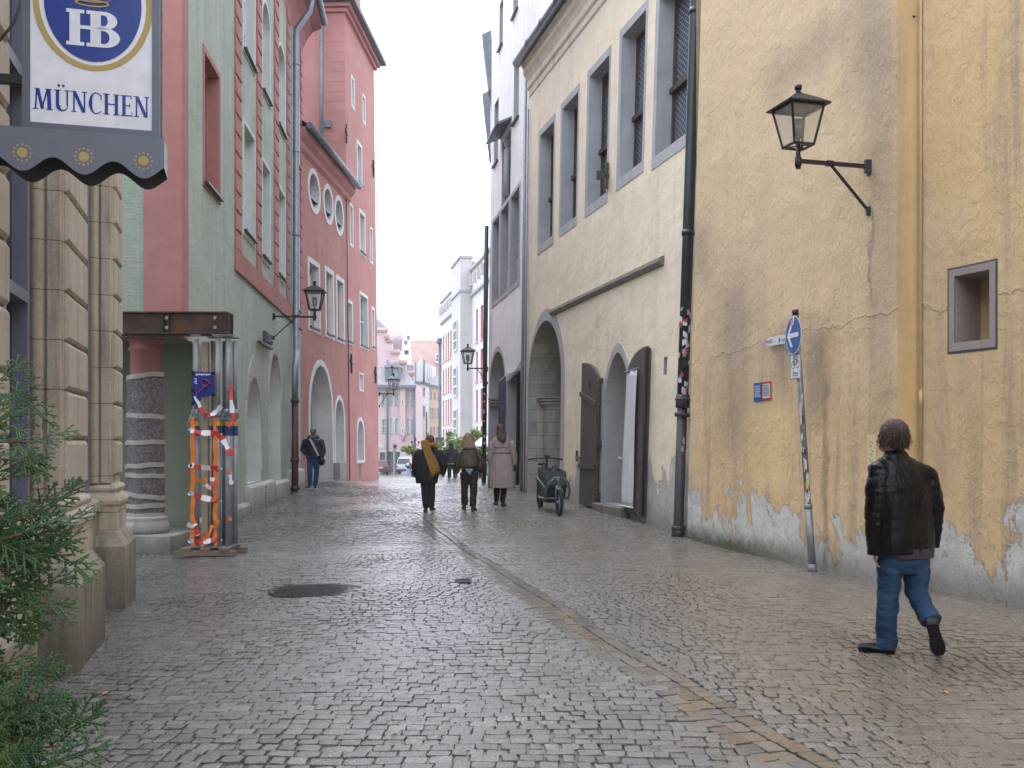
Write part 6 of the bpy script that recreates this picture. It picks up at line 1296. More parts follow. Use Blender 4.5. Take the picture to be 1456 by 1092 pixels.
# ---------------------------------------------------------------- cargo bike against the cream wall
def bike():
    fr = Vector((at(795.5, 0, 19.9).x, 19.9, 0)); re = Vector((at(767, 0, 22.1).x, 22.1, 0)); dr = (fr-re).normalized(); W_ = Vector((-dr.y, dr.x, 0)); zb = g0(fr.x, fr.y)+.0
    t = thing('cargo_bike', 'dark green cargo bike with front box leaning by the old archway', 'cargo bike', (fr.x, fr.y, zb)); Q = lambda s, w, z: fr-dr*s+W_*(w*(.74 if z < 1.05 and abs(w) > .11 else 1))+Vector((0, 0, zb+z))   # s back from the front axle
    def wheel(s, r, w, nm='wheel'):
        b = MB(); k = 28; seg = 8; rings = []
        for i in range(k): a = 2*math.pi*i/k; c = (math.cos(a), math.sin(a)); rings.append([Q(s-(r-w+w*math.cos(q))*c[0], w*math.sin(q), r+(r-w+w*math.cos(q))*c[1]) for q in [2*math.pi*j/seg for j in range(seg)]])
        b.loft(rings+[rings[0]], caps=False); o = b.build(nm, m_rubber, t); b = MB()
        b.tube([Q(s, -.05, r), Q(s, .05, r)], .03, 10)
        for i in range(14): a = 2*math.pi*i/14; b.bar(Q(s, 0, r), Q(s-(r-2*w)*math.cos(a), 0, r+(r-2*w)*math.sin(a)), .005)
        b.build('spokes', m_galv, o)
    wheel(0, .27, .035); wheel(2.15, .29, .035)
    b = MB()
    for s_ in (-1, 1): b.tube([Q(0, .07*s_, .27), Q(.03, .07*s_, .5), Q(.08, .0, .62)], .016, 8)
    b.tube([Q(.08, 0, .6), Q(.14, 0, .74)], .03, 10); b.build('fork', m_bikegreen, t)
    b = MB()
    for s_ in (-1, 1):
        b.tube([Q(.02, .08*s_, .76), Q(.05, .26*s_, .66), Q(.16, .33*s_, .5), Q(.3, .33*s_, .33), Q(1.2, .28*s_, .32), Q(1.5, .05*s_, .42)], .021, 8)
        b.tube([Q(.14, .33*s_, .52), Q(1.15, .34*s_, .74)], .016, 8); b.tube([Q(1.15, .34*s_, .74), Q(1.2, .3*s_, .32)], .016, 8)
    b.tube([Q(.3, -.33, .33), Q(.3, .33, .33)], .018, 8); b.tube([Q(.02, -.09, .76), Q(.02, .09, .76)], .021, 8)
    b.tube([Q(1.5, 0, .42), Q(1.72, 0, .3), Q(2.15, .06, .29)], .022, 8); b.tube([Q(1.72, 0, .3), Q(1.82, 0, .9)], .02, 8); b.tube([Q(1.45, 0, .45), Q(1.38, 0, .98)], .024, 8); b.build('frame', m_bikegreen, t)
    b = MB(); 
    for s_ in (-1, 1): b.tube([Q(2.15, .06*s_, .29), Q(1.8, .02*s_, .82)], .01, 6)
    b.box(Q(2.15, 0, .66), (.16, .42, .03), math.atan2(dr.y, dr.x)-math.pi/2); b.build('rack', m_black, t)
    b = MB(); o_ = lambda w, z0, z1, s0, s1: [[Q(s0, -w, z), Q(s0, w, z), Q(s1, w, z), Q(s1, -w, z)] for z in (z0, z1)]
    b.loft([[Q(.36, -.25, .30), Q(.36, .25, .30), Q(1.1, .28, .30), Q(1.1, -.28, .30)], [Q(.3, -.30, .6), Q(.3, .30, .6), Q(1.15, .31, .6), Q(1.15, -.31, .6)], [Q(.42, -.3, .88), Q(.42, .3, .88), Q(1.18, .31, .94), Q(1.18, -.31, .94)], [Q(.45, -.27, .87), Q(.45, .27, .87), Q(1.14, .28, .93), Q(1.14, -.28, .93)], [Q(.48, -.2, .45), Q(.48, .2, .45), Q(1.08, .22, .45), Q(1.08, -.22, .45)]], smooth=False); b.build('cargo_box', m_bikebox, t, bevel=.02)
    for s_ in (-1, 1):
        b = MB(); b.loft([[Q(1.0+q, .13*s_-w, z), Q(1.0+q, .13*s_+w, z), Q(1.06+q, .13*s_+w, z), Q(1.06+q, .13*s_-w, z)] for w, z, q in ((.11, .45, -.06), (.12, .62, -.02), (.12, .84, .03), (.07, .92, .05), (.065, 1.0, .06))], smooth=False); b.build('child_seat', m_bikegrey, t, bevel=.025)
    b = MB(); b.tube([Q(1.38, 0, .9), Q(1.34, 0, 1.13)], .02, 8); b.tube([Q(1.5, -.36, 1.1), Q(1.38, -.2, 1.13), Q(1.34, 0, 1.13), Q(1.38, .2, 1.13), Q(1.5, .36, 1.1)], .014, 8); b.box(Q(1.3, 0, 1.16), (.12, .08, .07))
    for s_ in (-1, 1): b.tube([Q(1.52, .37*s_, 1.1), Q(1.42, .26*s_, 1.12)], .02, 8); b.tube([Q(1.36, .2*s_, 1.1), Q(1.28, .27*s_, 1.07)], .008, 6)
    b.tube([Q(1.34, .15, 1.1), Q(1.2, .2, .95), Q(1.3, .05, .8)], .006, 6); b.build('handlebar', m_black, t)
    b = MB(); b.tube([Q(1.82, 0, .9), Q(1.84, 0, .96)], .016, 8); b.loft([[Q(1.72+a*.3-.02, -w, .97), Q(1.72+a*.3-.02, w, .97), Q(1.72+a*.3-.02, w*.8, 1.02), Q(1.72+a*.3-.02, -w*.8, 1.02)] for a, w in ((0, .02), (.3, .04), (.7, .09), (1, .08))]); b.build('saddle', m_black, t)
    b = MB(); b.box(Q(.12, 0, .56), (.1, .07, .07)); b.build('headlight', m_signw, t)
    b = MB(); b.tube([Q(1.2, -.2, .3), Q(1.25, -.26, .02)], .015, 6); b.tube([Q(1.2, .2, .3), Q(1.25, .26, .02)], .015, 6); b.tube([Q(1.72, -.06, .3), Q(1.72, .06, .3)], .07, 12); b.box(Q(1.72, .14, .2), (.1, .08, .03)); b.box(Q(1.72, -.14, .4), (.1, .08, .03)); b.build('stand_and_pedals', m_black, t)
    b = MB(); b.box(Q(.9, 0, .27), (.3, .5, .1), math.atan2(dr.y, dr.x)-math.pi/2); b.build('battery', m_black, t, bevel=.02)
m_bikegreen = smooth('bike_sage_frame', (.10, .14, .125), .35, .2); m_bikebox = plain('bike_box_dark', (.012, .016, .018), .55); m_bikegrey = plain('bike_seat_grey', (.04, .055, .058), .6)
bike()
# ---------------------------------------------------------------- thuja at the left edge
def conifer():
    gx, gy = -2.05, 2.75; t = thing('conifer', 'dark green scale leaved conifer sprays at the lower left edge', 'shrub', (gx, gy, 0)); rr = random.Random(11); V, Fc, SH = [], [], []; B = MB()
    V = []; idx = []; mi = []
    def scale_leaf(p, a, nrm, L, w):
        s = a.cross(nrm).normalized()*w; n = nrm*w*.5; o = len(V); q = p+a*L
        V.extend([p, p+a*L*.55+s, q, p+a*L*.55-s, p+a*L*.5+n]); idx.extend([(o, o+1, o+4), (o+1, o+2, o+4), (o+2, o+3, o+4), (o+3, o, o+4)])
    def frond(p, a, nrm, L):
        """flat fan: axis, alternate side twigs, each clothed with scale leaves"""
        n = int(L/.010); droop = rr.uniform(.2, .8); pos = p.copy(); d = a.copy()
        for i in range(n):
            s = i/n; d = (d+Vector((0, 0, -1))*droop*.05).normalized(); sd = d.cross(nrm).normalized(); nx = pos+d*.010; scale_leaf(pos, d, nrm, .019, .0042)
            if i % 2 == 0 or rr.random() < .3:
                side = 1 if (i//2) % 2 else -1; tl = L*.52*math.sin(math.pi*min(1, .16+s*.86))**.8*rr.uniform(.7, 1.1); td = (d*.80+sd*side*.72+nrm*rr.uniform(-.15, .15)).normalized(); q = pos.copy(); m = max(2, int(tl/.010))
                for j in range(m):
                    td = (td+d*.03+Vector((0, 0, -.02))).normalized(); scale_leaf(q, td, nrm, .018, .0042)
                    if j % 2 == 1 and m > 3:
                        for s2 in ((1,) if (j//2) % 2 else (-1,)):
                            l3 = (m-j)*.006+.008; e = (td*.8+td.cross(nrm)*s2*.65).normalized(); r_ = q.copy(); 
                            for _ in range(max(1, int(l3/.010))): scale_leaf(r_, e, nrm, .017, .004); r_ = r_+e*.010
                    q = q+td*.010
            pos = nx
    def branch(tip, n, L0, spread=.35):
        tip = Vector(tip); root = Vector((gx+rr.uniform(-.1, .05), gy+rr.uniform(-.1, .1), tip.z-rr.uniform(.05, .3))); mid = (root+tip)/2+Vector((0, 0, .05))
        pts = [root, mid, tip]; B.tube(pts, [.009, .006, .002], 6)
        for k in range(n):
            s = lerp(.42, 1.0, (k+.5)/n); p = root.lerp(mid, s*2) if s < .5 else mid.lerp(tip, s*2-1); ax = (tip-mid).normalized(); side = (-1) ** k
            up = Vector((rr.uniform(-.3, .3), -.75+rr.uniform(-.4, .4), .65+rr.uniform(-.35, .35))).normalized(); sd = ax.cross(up).normalized(); a = (ax*rr.uniform(.5, 1)+sd*side*rr.uniform(.2, .9)).normalized(); frond(p, a, up, L0*rr.uniform(.7, 1.1)*(1 if k < n-1 else 1.1))
    def at2(px, py, d): return at(px, py, d)
    T = [(55, 565, 2.8, 7, .13), (70, 628, 2.65, 8, .15), (48, 655, 2.6, 7, .14), (20, 600, 2.7, 7, .14), (15, 545, 2.9, 6, .12), (25, 680, 2.6, 6, .13),
         (78, 712, 2.7, 5, .13), (60, 735, 2.6, 8, .16), (98, 752, 2.7, 8, .15), (110, 790, 2.7, 7, .13), (75, 790, 2.55, 9, .17), (40, 760, 2.5, 8, .16), (30, 810, 2.5, 8, .17), (70, 840, 2.6, 8, .16), (112, 858, 2.75, 4, .10), (85, 872, 2.6, 6, .13), (35, 870, 2.5, 8, .16), (10, 740, 2.5, 6, .15), (8, 850, 2.5, 6, .16), (15, 905, 2.6, 5, .12),
         (45, 960, 2.5, 6, .14), (10, 950, 2.5, 6, .14), (75, 1000, 2.5, 8, .14), (112, 1018, 2.55, 7, .13), (60, 1050, 2.4, 9, .16), (95, 1060, 2.45, 8, .15), (25, 1030, 2.4, 8, .16), (15, 1080, 2.3, 8, .16), (70, 1100, 2.3, 8, .16), (40, 1130, 2.3, 7, .16), (85, 960, 2.5, 3, .09), (5, 1000, 2.4, 6, .15)]
    for px, py, d, n, L in T: branch(at2(px-10, py, d), int(n*1.35), L*.95)
    for k in range(10): z = rr.uniform(.3, 2.2); branch((gx+rr.uniform(-.5, .1), gy+rr.uniform(-.45, .5), z), 7, .15)
    me = bpy.data.meshes.new('foliage'); off = Vector((gx, gy, 0)); me.from_pydata([tuple(v-off) for v in V], [], idx); me.materials.append(m_thuja); o = bpy.data.objects.new('foliage', me); COL.objects.link(o); o.parent = t
    B.build('branches', m_twig, t); b = MB(); b.tube([(gx, gy, 0), (gx+.02, gy, 1.2), (gx, gy, 2.3)], [.035, .025, .008], 10); b.build('trunk', m_bark, t)
    b = MB(); b.loft([[Vector((gx+r*math.cos(a), gy+r*math.sin(a), z)) for a in [2*math.pi*k/24 for k in range(24)]] for r, z in ((.18, 0), (.24, .4), (.26, .4), (.26, .44), (.22, .44), (.21, .38))]); b.build('pot', m_letter, t)
    print('conifer faces', len(idx))
def thuja():
    t = NT('conifer_scale_leaf'); p = t.obj(); n = t.noise(p, 9, 4, .6); c = t.mix(t.ramp(n, .35, .7), (.014, .048, .018), (.05, .11, .026)); z = t.noise(p, 2.2, 3); c = t.mix(t.ramp(z, .5, .75), c, (.13, .21, .06)); return t.fin(c, .5, None, spec=.4)
m_thuja = thuja(); m_twig = plain('reddish_twig', (.16, .07, .04), .8)
conifer()
# ================================================================= PEOPLE
TMP = bpy.data.scenes.new('workbench')
def remesh(mb, name, mat, parent, vox, disp=None, smooth=2, seed=0, dec=None):
    me = bpy.data.meshes.new(name); off = Vector(parent_world(parent)); me.from_pydata([tuple(Vector(v)-off) for v in mb.v], [], mb.f)
    bm = bmesh.new(); bm.from_mesh(me); bmesh.ops.remove_doubles(bm, verts=bm.verts, dist=1e-5); bmesh.ops.recalc_face_normals(bm, faces=bm.faces); bm.to_mesh(me); bm.free()
    o = bpy.data.objects.new(name, me); TMP.collection.objects.link(o); m = o.modifiers.new('r', 'REMESH'); m.mode = 'VOXEL'; m.voxel_size = vox; m.use_smooth_shade = True
    if smooth: s = o.modifiers.new('s', 'SMOOTH'); s.iterations = smooth; s.factor = .5
    TMP.view_layers[0].update(); dg = TMP.view_layers[0].depsgraph; m2 = bpy.data.meshes.new_from_object(o.evaluated_get(dg)); o.modifiers.clear(); o.data = m2; TMP.collection.objects.unlink(o); COL.objects.link(o); m2.name = name; bpy.data.meshes.remove(me)
    if disp:
        co = [v.co.copy() for v in m2.vertices]; no = [v.normal.copy() for v in m2.vertices]; out = []
        for c_, n_ in zip(co, no): out.extend(c_+n_*disp(c_+off, n_))
        m2.vertices.foreach_set('co', out); m2.update()
    m2.materials.clear(); m2.materials.append(mat); m2.polygons.foreach_set('use_smooth', [True]*len(m2.polygons)); o.parent = parent
    return o
def folds(amp, sc=(9, 9, 4), seed=0):
    def f(p, n): 
        a = noise.fractal(Vector((p.x*sc[0]+seed, p.y*sc[1], p.z*sc[2])), 1, 2, 3); b = noise.noise(Vector((p.x*sc[0]*2.3, p.y*sc[1]*2.3+seed, p.z*sc[2]*3.2)))
        return amp*(a+.35*(1-abs(b)*3)*.5)
    return f
class Man:
    def __init__(s, name, label, px, py, d, group=None, k=1.0):
        s.d = d; c = at(px, py, d); s.z0 = g0(c.x, d); s.t = thing('person', label, 'person', (c.x, d, s.z0)); s.t['group'] = group if group else 'people walking in the street'
    def p(s, px, py, dy=0): return at(px, py, s.d+dy)
    def m(s, w): return w/F*s.d
def head(mb, c, yaw, k=1, pitch=0):
    """skull, jaw, nose, ears, brow; yaw 0 looks away from the camera, pi looks at it"""
    M = Matrix.Rotation(yaw, 3, 'Z')@Matrix.Rotation(pitch, 3, 'X'); Q = lambda x, y, z: c+M@Vector((x*k, y*k, z*k))
    mb.ell(Q(0, -.012, .02), (.074*k, .095*k, .098*k), 18, 12, M); mb.ell(Q(0, .035, -.045), (.058*k, .062*k, .075*k), 16, 10, M); mb.ell(Q(0, .062, -.088), (.03*k, .028*k, .022*k), 10, 8, M)
    mb.tube([Q(0, .088, .012), Q(0, .104, -.018), Q(0, .112, -.034)], [.009*k, .013*k, .016*k], 8); mb.ell(Q(0, .088, -.066), (.024*k, .014*k, .008*k), 10, 6, M); mb.ell(Q(0, .088, -.078), (.02*k, .012*k, .008*k), 10, 6, M)
    for s_ in (-1, 1):
        mb.ell(Q(.031*s_, .082, .022), (.024*k, .012*k, .008*k), 10, 6, M); mb.ell(Q(.076*s_, -.005, -.012), (.012*k, .022*k, .034*k), 10, 8, M); mb.ell(Q(.04*s_, .062, -.03), (.024*k, .022*k, .026*k), 10, 8, M)
    return Q
def eyes(Q, t, k=1):
    for s_ in (-1, 1):
        b = MB(); b.ell(Q(.03*s_, .0855, .004), (.0125*k, .0115*k, .0085*k), 10, 8); b.build('eye', m_eye, t)
def hand(mb, w, dirn, back, side, k=1, curl=.5):
    """w wrist, dirn along the palm, back = normal of the back of the hand, side = thumb side"""
    dirn = dirn.normalized(); side = (side-dirn*side.dot(dirn)).normalized(); back = dirn.cross(side).normalized()*(1 if dirn.cross(side).dot(back) > 0 else -1)
    P_ = w+dirn*.045*k; rings = []
    for s_, hw, th in ((0, .026, .018), (.03, .038, .017), (.065, .042, .014), (.088, .040, .012)):
        c = w+dirn*s_*k; rings.append([c+side*hw*k*math.cos(a)+back*th*k*math.sin(a) for a in [2*math.pi*i/12 for i in range(12)]])
    mb.loft(rings)
    for i, (off, L) in enumerate(((.030, .072), (.010, .080), (-.010, .074), (-.029, .058))):
        p = w+dirn*.082*k+side*off*k; pts = [p]; a = curl*(.35+.1*i); dd = dirn.copy()
        for j, l in enumerate((.45, .32, .23)): dd = (dd*math.cos(a)-back*math.sin(a)).normalized(); p = p+dd*L*l*k; pts.append(p); a = curl*.75
        mb.tube(pts, [.0095*k, .0088*k, .008*k, .0065*k], 8); mb.ell(pts[-1], (.0068*k,)*3, 8, 6)
    p = w+dirn*.02*k+side*.028*k; q = p+(dirn*.55+side*.8).normalized()*.036*k; r = q+(dirn*.95+side*.15-back*.3).normalized()*.03*k; mb.tube([p, q, r], [.014*k, .0105*k, .0085*k], 8); mb.ell(r, (.0087*k,)*3, 8, 6)
def ringe(c, hw, hd, yaw=0, seg=20, sq=.85):
    M = Matrix.Rotation(yaw, 3, 'Z'); o = []
    for i in range(seg):
        a = 2*math.pi*i/seg; ca, sa = math.cos(a), math.sin(a); o.append(c+M@Vector((hw*math.copysign(abs(ca)**sq, ca), hd*math.copysign(abs(sa)**sq, sa), 0)))
    return o
def shoe(mb, sole, ankle, toe, heel, hz=.06, k=1, wd=.045):
    """shoe along heel->toe, with separate sole mesh"""
    a = (toe-heel); L = a.length; a.normalize(); up = (ankle-(heel+a*L*.25)); up = (up-a*up.dot(a)).normalized(); s_ = a.cross(up)
    rings = []
    for f_, w, h in ((0, .6, .65), (.06, .8, .95), (.25, .85, 1.15), (.45, .85, 1.0), (.65, 1.05, .72), (.85, .95, .55), (.96, .62, .42), (1, .35, .3)):
        c = heel+a*L*f_; rings.append([c+s_*wd*w*math.cos(q)+up*(hz*h*.5*(1+math.sin(q))) for q in [2*math.pi*i/14 for i in range(14)]])
    mb.loft(rings); mb.tube([heel+a*L*.22+up*hz*.7, ankle], [wd*.95, wd*.85], 12)
    out = [(0, .55), (.04, .85), (.3, .85), (.5, .82), (.7, 1.1), (.88, .95), (.99, .45)]
    o = [heel+a*L*f_+s_*wd*w for f_, w in out]+[heel+a*L*f_-s_*wd*w for f_, w in out[::-1]]
    sole.loft([[v-up*.012*k for v in o], [v+up*.014*k for v in o]], smooth=False)
def skin(n, c): t = NT(n); p = t.obj(); nn = t.noise(p, 22, 5); return t.fin(t.mix(t.ramp(nn, .35, .7), c, tuple(min(1, x*1.18) for x in c)), .55, t.bump(t.noise(p, 160, 3), .15, .003), Subsurface_Weight=.06)
m_skin = skin('skin_light', (.42, .23, .17)); m_skin2 = skin('skin_brown', (.16, .085, .055)); m_eye = pl('eye_dark', (.03, .02, .018), .2)
def cloth(n, c, r=.85, sc=30, v=.3, bump=.25, weave=220, **k):
    t = NT(n); p = t.obj(); a = t.noise(p, sc*.25, 5, .65); col = t.mix(t.ramp(a, .3, .72), tuple(x*(1-v) for x in c), c); nb = t.bump(t.noise(p, sc, 5, .6), bump, .012); nb = t.bump(t.noise(p, weave, 2, .5), .2, .002, nb); return t.fin(col, r, nb, **k)
def leather():
    t = NT('black_leather'); p = t.obj(); n = t.noise(t.map(p, (1, 1, .5)), 9, 6, .6, 1.0); nb = t.bump(n, .4, .02); nb = t.bump(t.vor(p, 260), .12, .002, nb); nb = t.bump(t.noise(t.map(p, (1, 1, .35)), 13, 4, .6, 1.5), .5, .02, nb)
    return t.fin(t.mix(t.ramp(n, .4, .7), (.003, .003, .004), (.006, .006, .008)), t.mr(n, .35, .65, .2, .3), nb, spec=.26)
def denim(n, c, wear):
    t = NT(n); p = t.obj(); a = t.noise(t.map(p, (1, 1, .6)), 5, 6, .6); col = t.mix(t.ramp(a, .42, .75), c, wear); w = t.noise(t.map(p, (3, 3, .6)), 60, 3); col = t.mix(.25, col, t.ramp(w, .3, .7, (.3, .3, .3, 1), (.8, .8, .8, 1)), 'SOFT_LIGHT'); return t.fin(col, .9, t.bump(t.noise(p, 14, 6, .65), .4, .015))
def hairm(n, c1, c2, sc=(40, 40, 5), r=.5):
    t = NT(n); p = t.obj(); a = t.noise(t.map(p, sc), 2.2, 6, .7, .8); return t.fin(t.mix(t.ramp(a, .3, .7), c1, c2), r, t.bump(a, .9, .012), spec=.4)
m_leather = leather(); m_jeans = denim('blue_denim', (.010, .036, .085), (.03, .085, .16)); m_jeans2 = denim('blue_denim_plain', (.015, .06, .14), (.03, .09, .19))
m_shoe = pl('dark_shoe_leather', (.018, .015, .013), .4); m_sole = pl('shoe_sole', (.012, .012, .012), .7); m_hairb = hairm('brown_grey_hair', (.032, .018, .012), (.11, .068, .048), (34, 34, 12), .55)
def hairdisp(amp, sx=38, sz=9): return lambda p, n: amp*noise.fractal(Vector((p.x*sx, p.y*sx, p.z*sz)), 1, 2, 3)
# ---- the man in the leather jacket
def leather_man():
    A = Man('person', 'man seen from behind walking left in black leather jacket and blue jeans', 1290, 928, 7.69); p, m, t = A.p, A.m, A.t; yaw = R(28); w = .00543
    hc = p(1268, 621, .0); hy = R(48); body = MB(); Q = head(body, hc, hy, 1.05, -.05)
    body.tube([p(1271, 668, .03), p(1270, 645, .03), hc+Vector((0, 0, -.04))], [.075, .062, .058], 16)
    body.loft([ringe(p(1288, 790, .02), .15, .10, yaw), ringe(p(1288, 740, .02), .13, .09, yaw), ringe(p(1288, 700, .02), .17, .11, yaw), ringe(p(1280, 662, .03), .15, .09, yaw), ringe(p(1273, 650, .03), .07, .06, yaw)])
    Ls, Le, Lw = p(1250, 672, -.06), p(1243, 730, -.09), p(1244, 782, -.03); Rs, Re, Rw = p(1319, 671, .08), p(1329, 724, .10), p(1324, 772, .15)
    body.tube([Ls, Le, Lw], [.045, .038, .028], 12); body.tube([Rs, Re, Rw], [.045, .038, .028], 12)
    hand(body, Lw+Vector((0, 0, .005)), Vector((.10, .18, -1)), Vector((-1, 0, 0)), Vector((.3, .9, 0)), 1.0, .45); hand(body, Rw, Vector((-.1, .12, -1)), Vector((1, 0, 0)), Vector((-.2, 1, 0)), 1.0, .5)
    LH, LK, LA = p(1270, 775, -.03), p(1263, 842, .03), p(1261, 912, .05); RH, RK, RA = p(1303, 778, .06), p(1303, 842, .02), p(1328, 889, -.22)
    body.tube([LH, LK, LA], [.08, .055, .04], 12); body.tube([RH, RK, RA], [.08, .055, .04], 12)
    remesh(body, 'body', m_skin, t, .0055, smooth=1)
    # hair
    hb = MB(); M = Matrix.Rotation(hy, 3, 'Z'); q = lambda x, y, z: hc+M@Vector((x, y, z)); hb.ell(q(0, -.02, .035), (.098, .112, .105), 18, 12, M); hb.ell(q(0, -.05, -.03), (.092, .07, .085), 16, 10, M); hb.ell(q(-.066, -.012, -.012), (.034, .05, .06), 12, 8, M); hb.ell(q(.066, -.012, -.012), (.034, .05, .06), 12, 8, M)
    ho = remesh(hb, 'hair', m_hairb, t, .0055, hairdisp(.005, 60, 24), 0)
    rr = random.Random(5); sb = MB(); cen = q(0, -.02, .02)
    for k in range(900):
        a = rr.uniform(-2.75, 2.75)-math.pi/2; el = rr.uniform(-.5, 1.35); o_ = M@Vector((math.cos(el)*math.cos(a), math.cos(el)*math.sin(a), math.sin(el))); c = cen+Vector((o_.x*.098, o_.y*.104, o_.z*.112)); pts = [c]; dv = (o_*.25+Vector((rr.gauss(0, .25), rr.gauss(0, .25), -1))); dv = dv-o_*max(0, -dv.dot(o_)); dv.normalize(); L_ = rr.uniform(.05, .085)
        for s2 in range(4):
            dv = (dv+Vector((rr.gauss(0, .12), rr.gauss(0, .12), -.18))+o_*(.10 if s2 > 1 else .0)).normalized(); nx = pts[-1]+dv*L_/4; w_ = nx-cen; e_ = math.sqrt((w_.x/.1)**2+(w_.y/.106)**2+(w_.z/.115)**2)
            if e_ < 1.0: nx = cen+w_/e_
            pts.append(nx)
        sb.tube(pts, [.0035, .0034, .003, .0022, .0008], 4, False)
    sb.build('hair_strands', m_hairb, ho)
    # leather jacket
    jb = MB(); J = [(1288, 786, 48, .135), (1287, 770, 50, .14), (1287, 740, 49, .135), (1287, 710, 50, .14), (1286, 690, 50, .135), (1283, 672, 46, .12), (1279, 660, 36, .10), (1274, 650, 22, .08), (1272, 642, 15, .07)]
    jb.loft([ringe(p(x, y, .02), hw*w, hd, yaw, 24) for x, y, hw, hd in J])
    jb.tube([p(1262, 662, -.02), p(1251, 670, -.05), p(1246, 695, -.08), Le, p(1243, 757, -.07), p(1244, 785, -.03)], [.08, .088, .078, .07, .063, .056], 16); jb.ell(p(1255, 671, -.04), (.10, .09, .075))
    jb.tube([p(1300, 668, .05), p(1314, 675, .08), p(1322, 697, .09), Re, p(1328, 750, .12), p(1325, 774, .15)], [.08, .088, .08, .07, .06, .053], 16); jb.ell(p(1312, 674, .06), (.09, .085, .07))
    jb.tube([p(1274, 655, .03), p(1272, 645, .03), p(1270, 634, .035)], [.085, .074, .070], 18)
    def jd(pp, n):
        z = pp.z; hem = min(1, max(.15, (z-1.02)*5)); f_ = noise.fractal(Vector((pp.x*8, pp.y*8, z*2.6)), 1, 2, 3)*.017; rx = noise.noise(Vector((pp.x*5+3, pp.y*5, z*20)))
        arm = 1 if (abs(pp.x-p(1288, 0).x) > .2) else .25
        return f_*hem+arm*.006*(1-2*abs(rx))
    remesh(jb, 'leather_jacket', m_leather, t, .008, jd, 2)
    b = MB(); b.tube([p(1244, 788, -.03), p(1244, 778, -.035)], .058, 16); b.build('cuff', m_leather, t); b = MB(); b.tube([p(1325, 777, .15), p(1326, 769, .145)], .056, 16); b.build('cuff', m_leather, t)
    b = MB(); b.loft([ringe(p(1293, 793, .02), .225, .125, yaw), ringe(p(1291, 778, .02), .24, .13, yaw)]); remesh(b, 'shirt_hem', cloth('purple_grey_shirt', (.055, .04, .055)), t, .008, folds(.008), 1)
    # jeans
    b = MB(); b.loft([ringe(p(1287, 815, .01), .12, .10, yaw), ringe(p(1287, 800, .015), .19, .12, yaw), ringe(p(1288, 784, .02), .19, .115, yaw), ringe(p(1288, 768, .02), .15, .09, yaw)])
    b.tube([LH+Vector((0, 0, .0)), p(1266, 808, .0), LK, p(1261, 880, .04), p(1260, 922, .05)], [.10, .10, .082, .078, .082], 18)
    b.tube([RH, p(1303, 812, .04), RK, p(1315, 868, -.11), p(1325, 884, -.2)], [.10, .10, .085, .076, .080], 18)
    remesh(b, 'jeans', m_jeans, t, .0085, folds(.011, (8, 8, 13), 4), 2)
    b, s_ = MB(), MB(); z0 = A.z0; hl = Vector((p(1270, 0).x, A.d-.03, z0+.012)); shoe(b, s_, p(1260, 912, .055), hl+Vector((-.23, .15, 0)), hl, .085, 1, .05); b.build('shoe', m_shoe, t); s_.build('sole', m_sole, t)
    b, s_ = MB(), MB(); heel = p(1325, 886, -.34); toe = p(1336, 929, -.17); toe.z = z0+.02; shoe(b, s_, p(1324, 880, -.22), toe, heel, .085, 1, .05); b.build('shoe', m_shoe, t); s_.build('sole', m_sole, t)
leather_man()
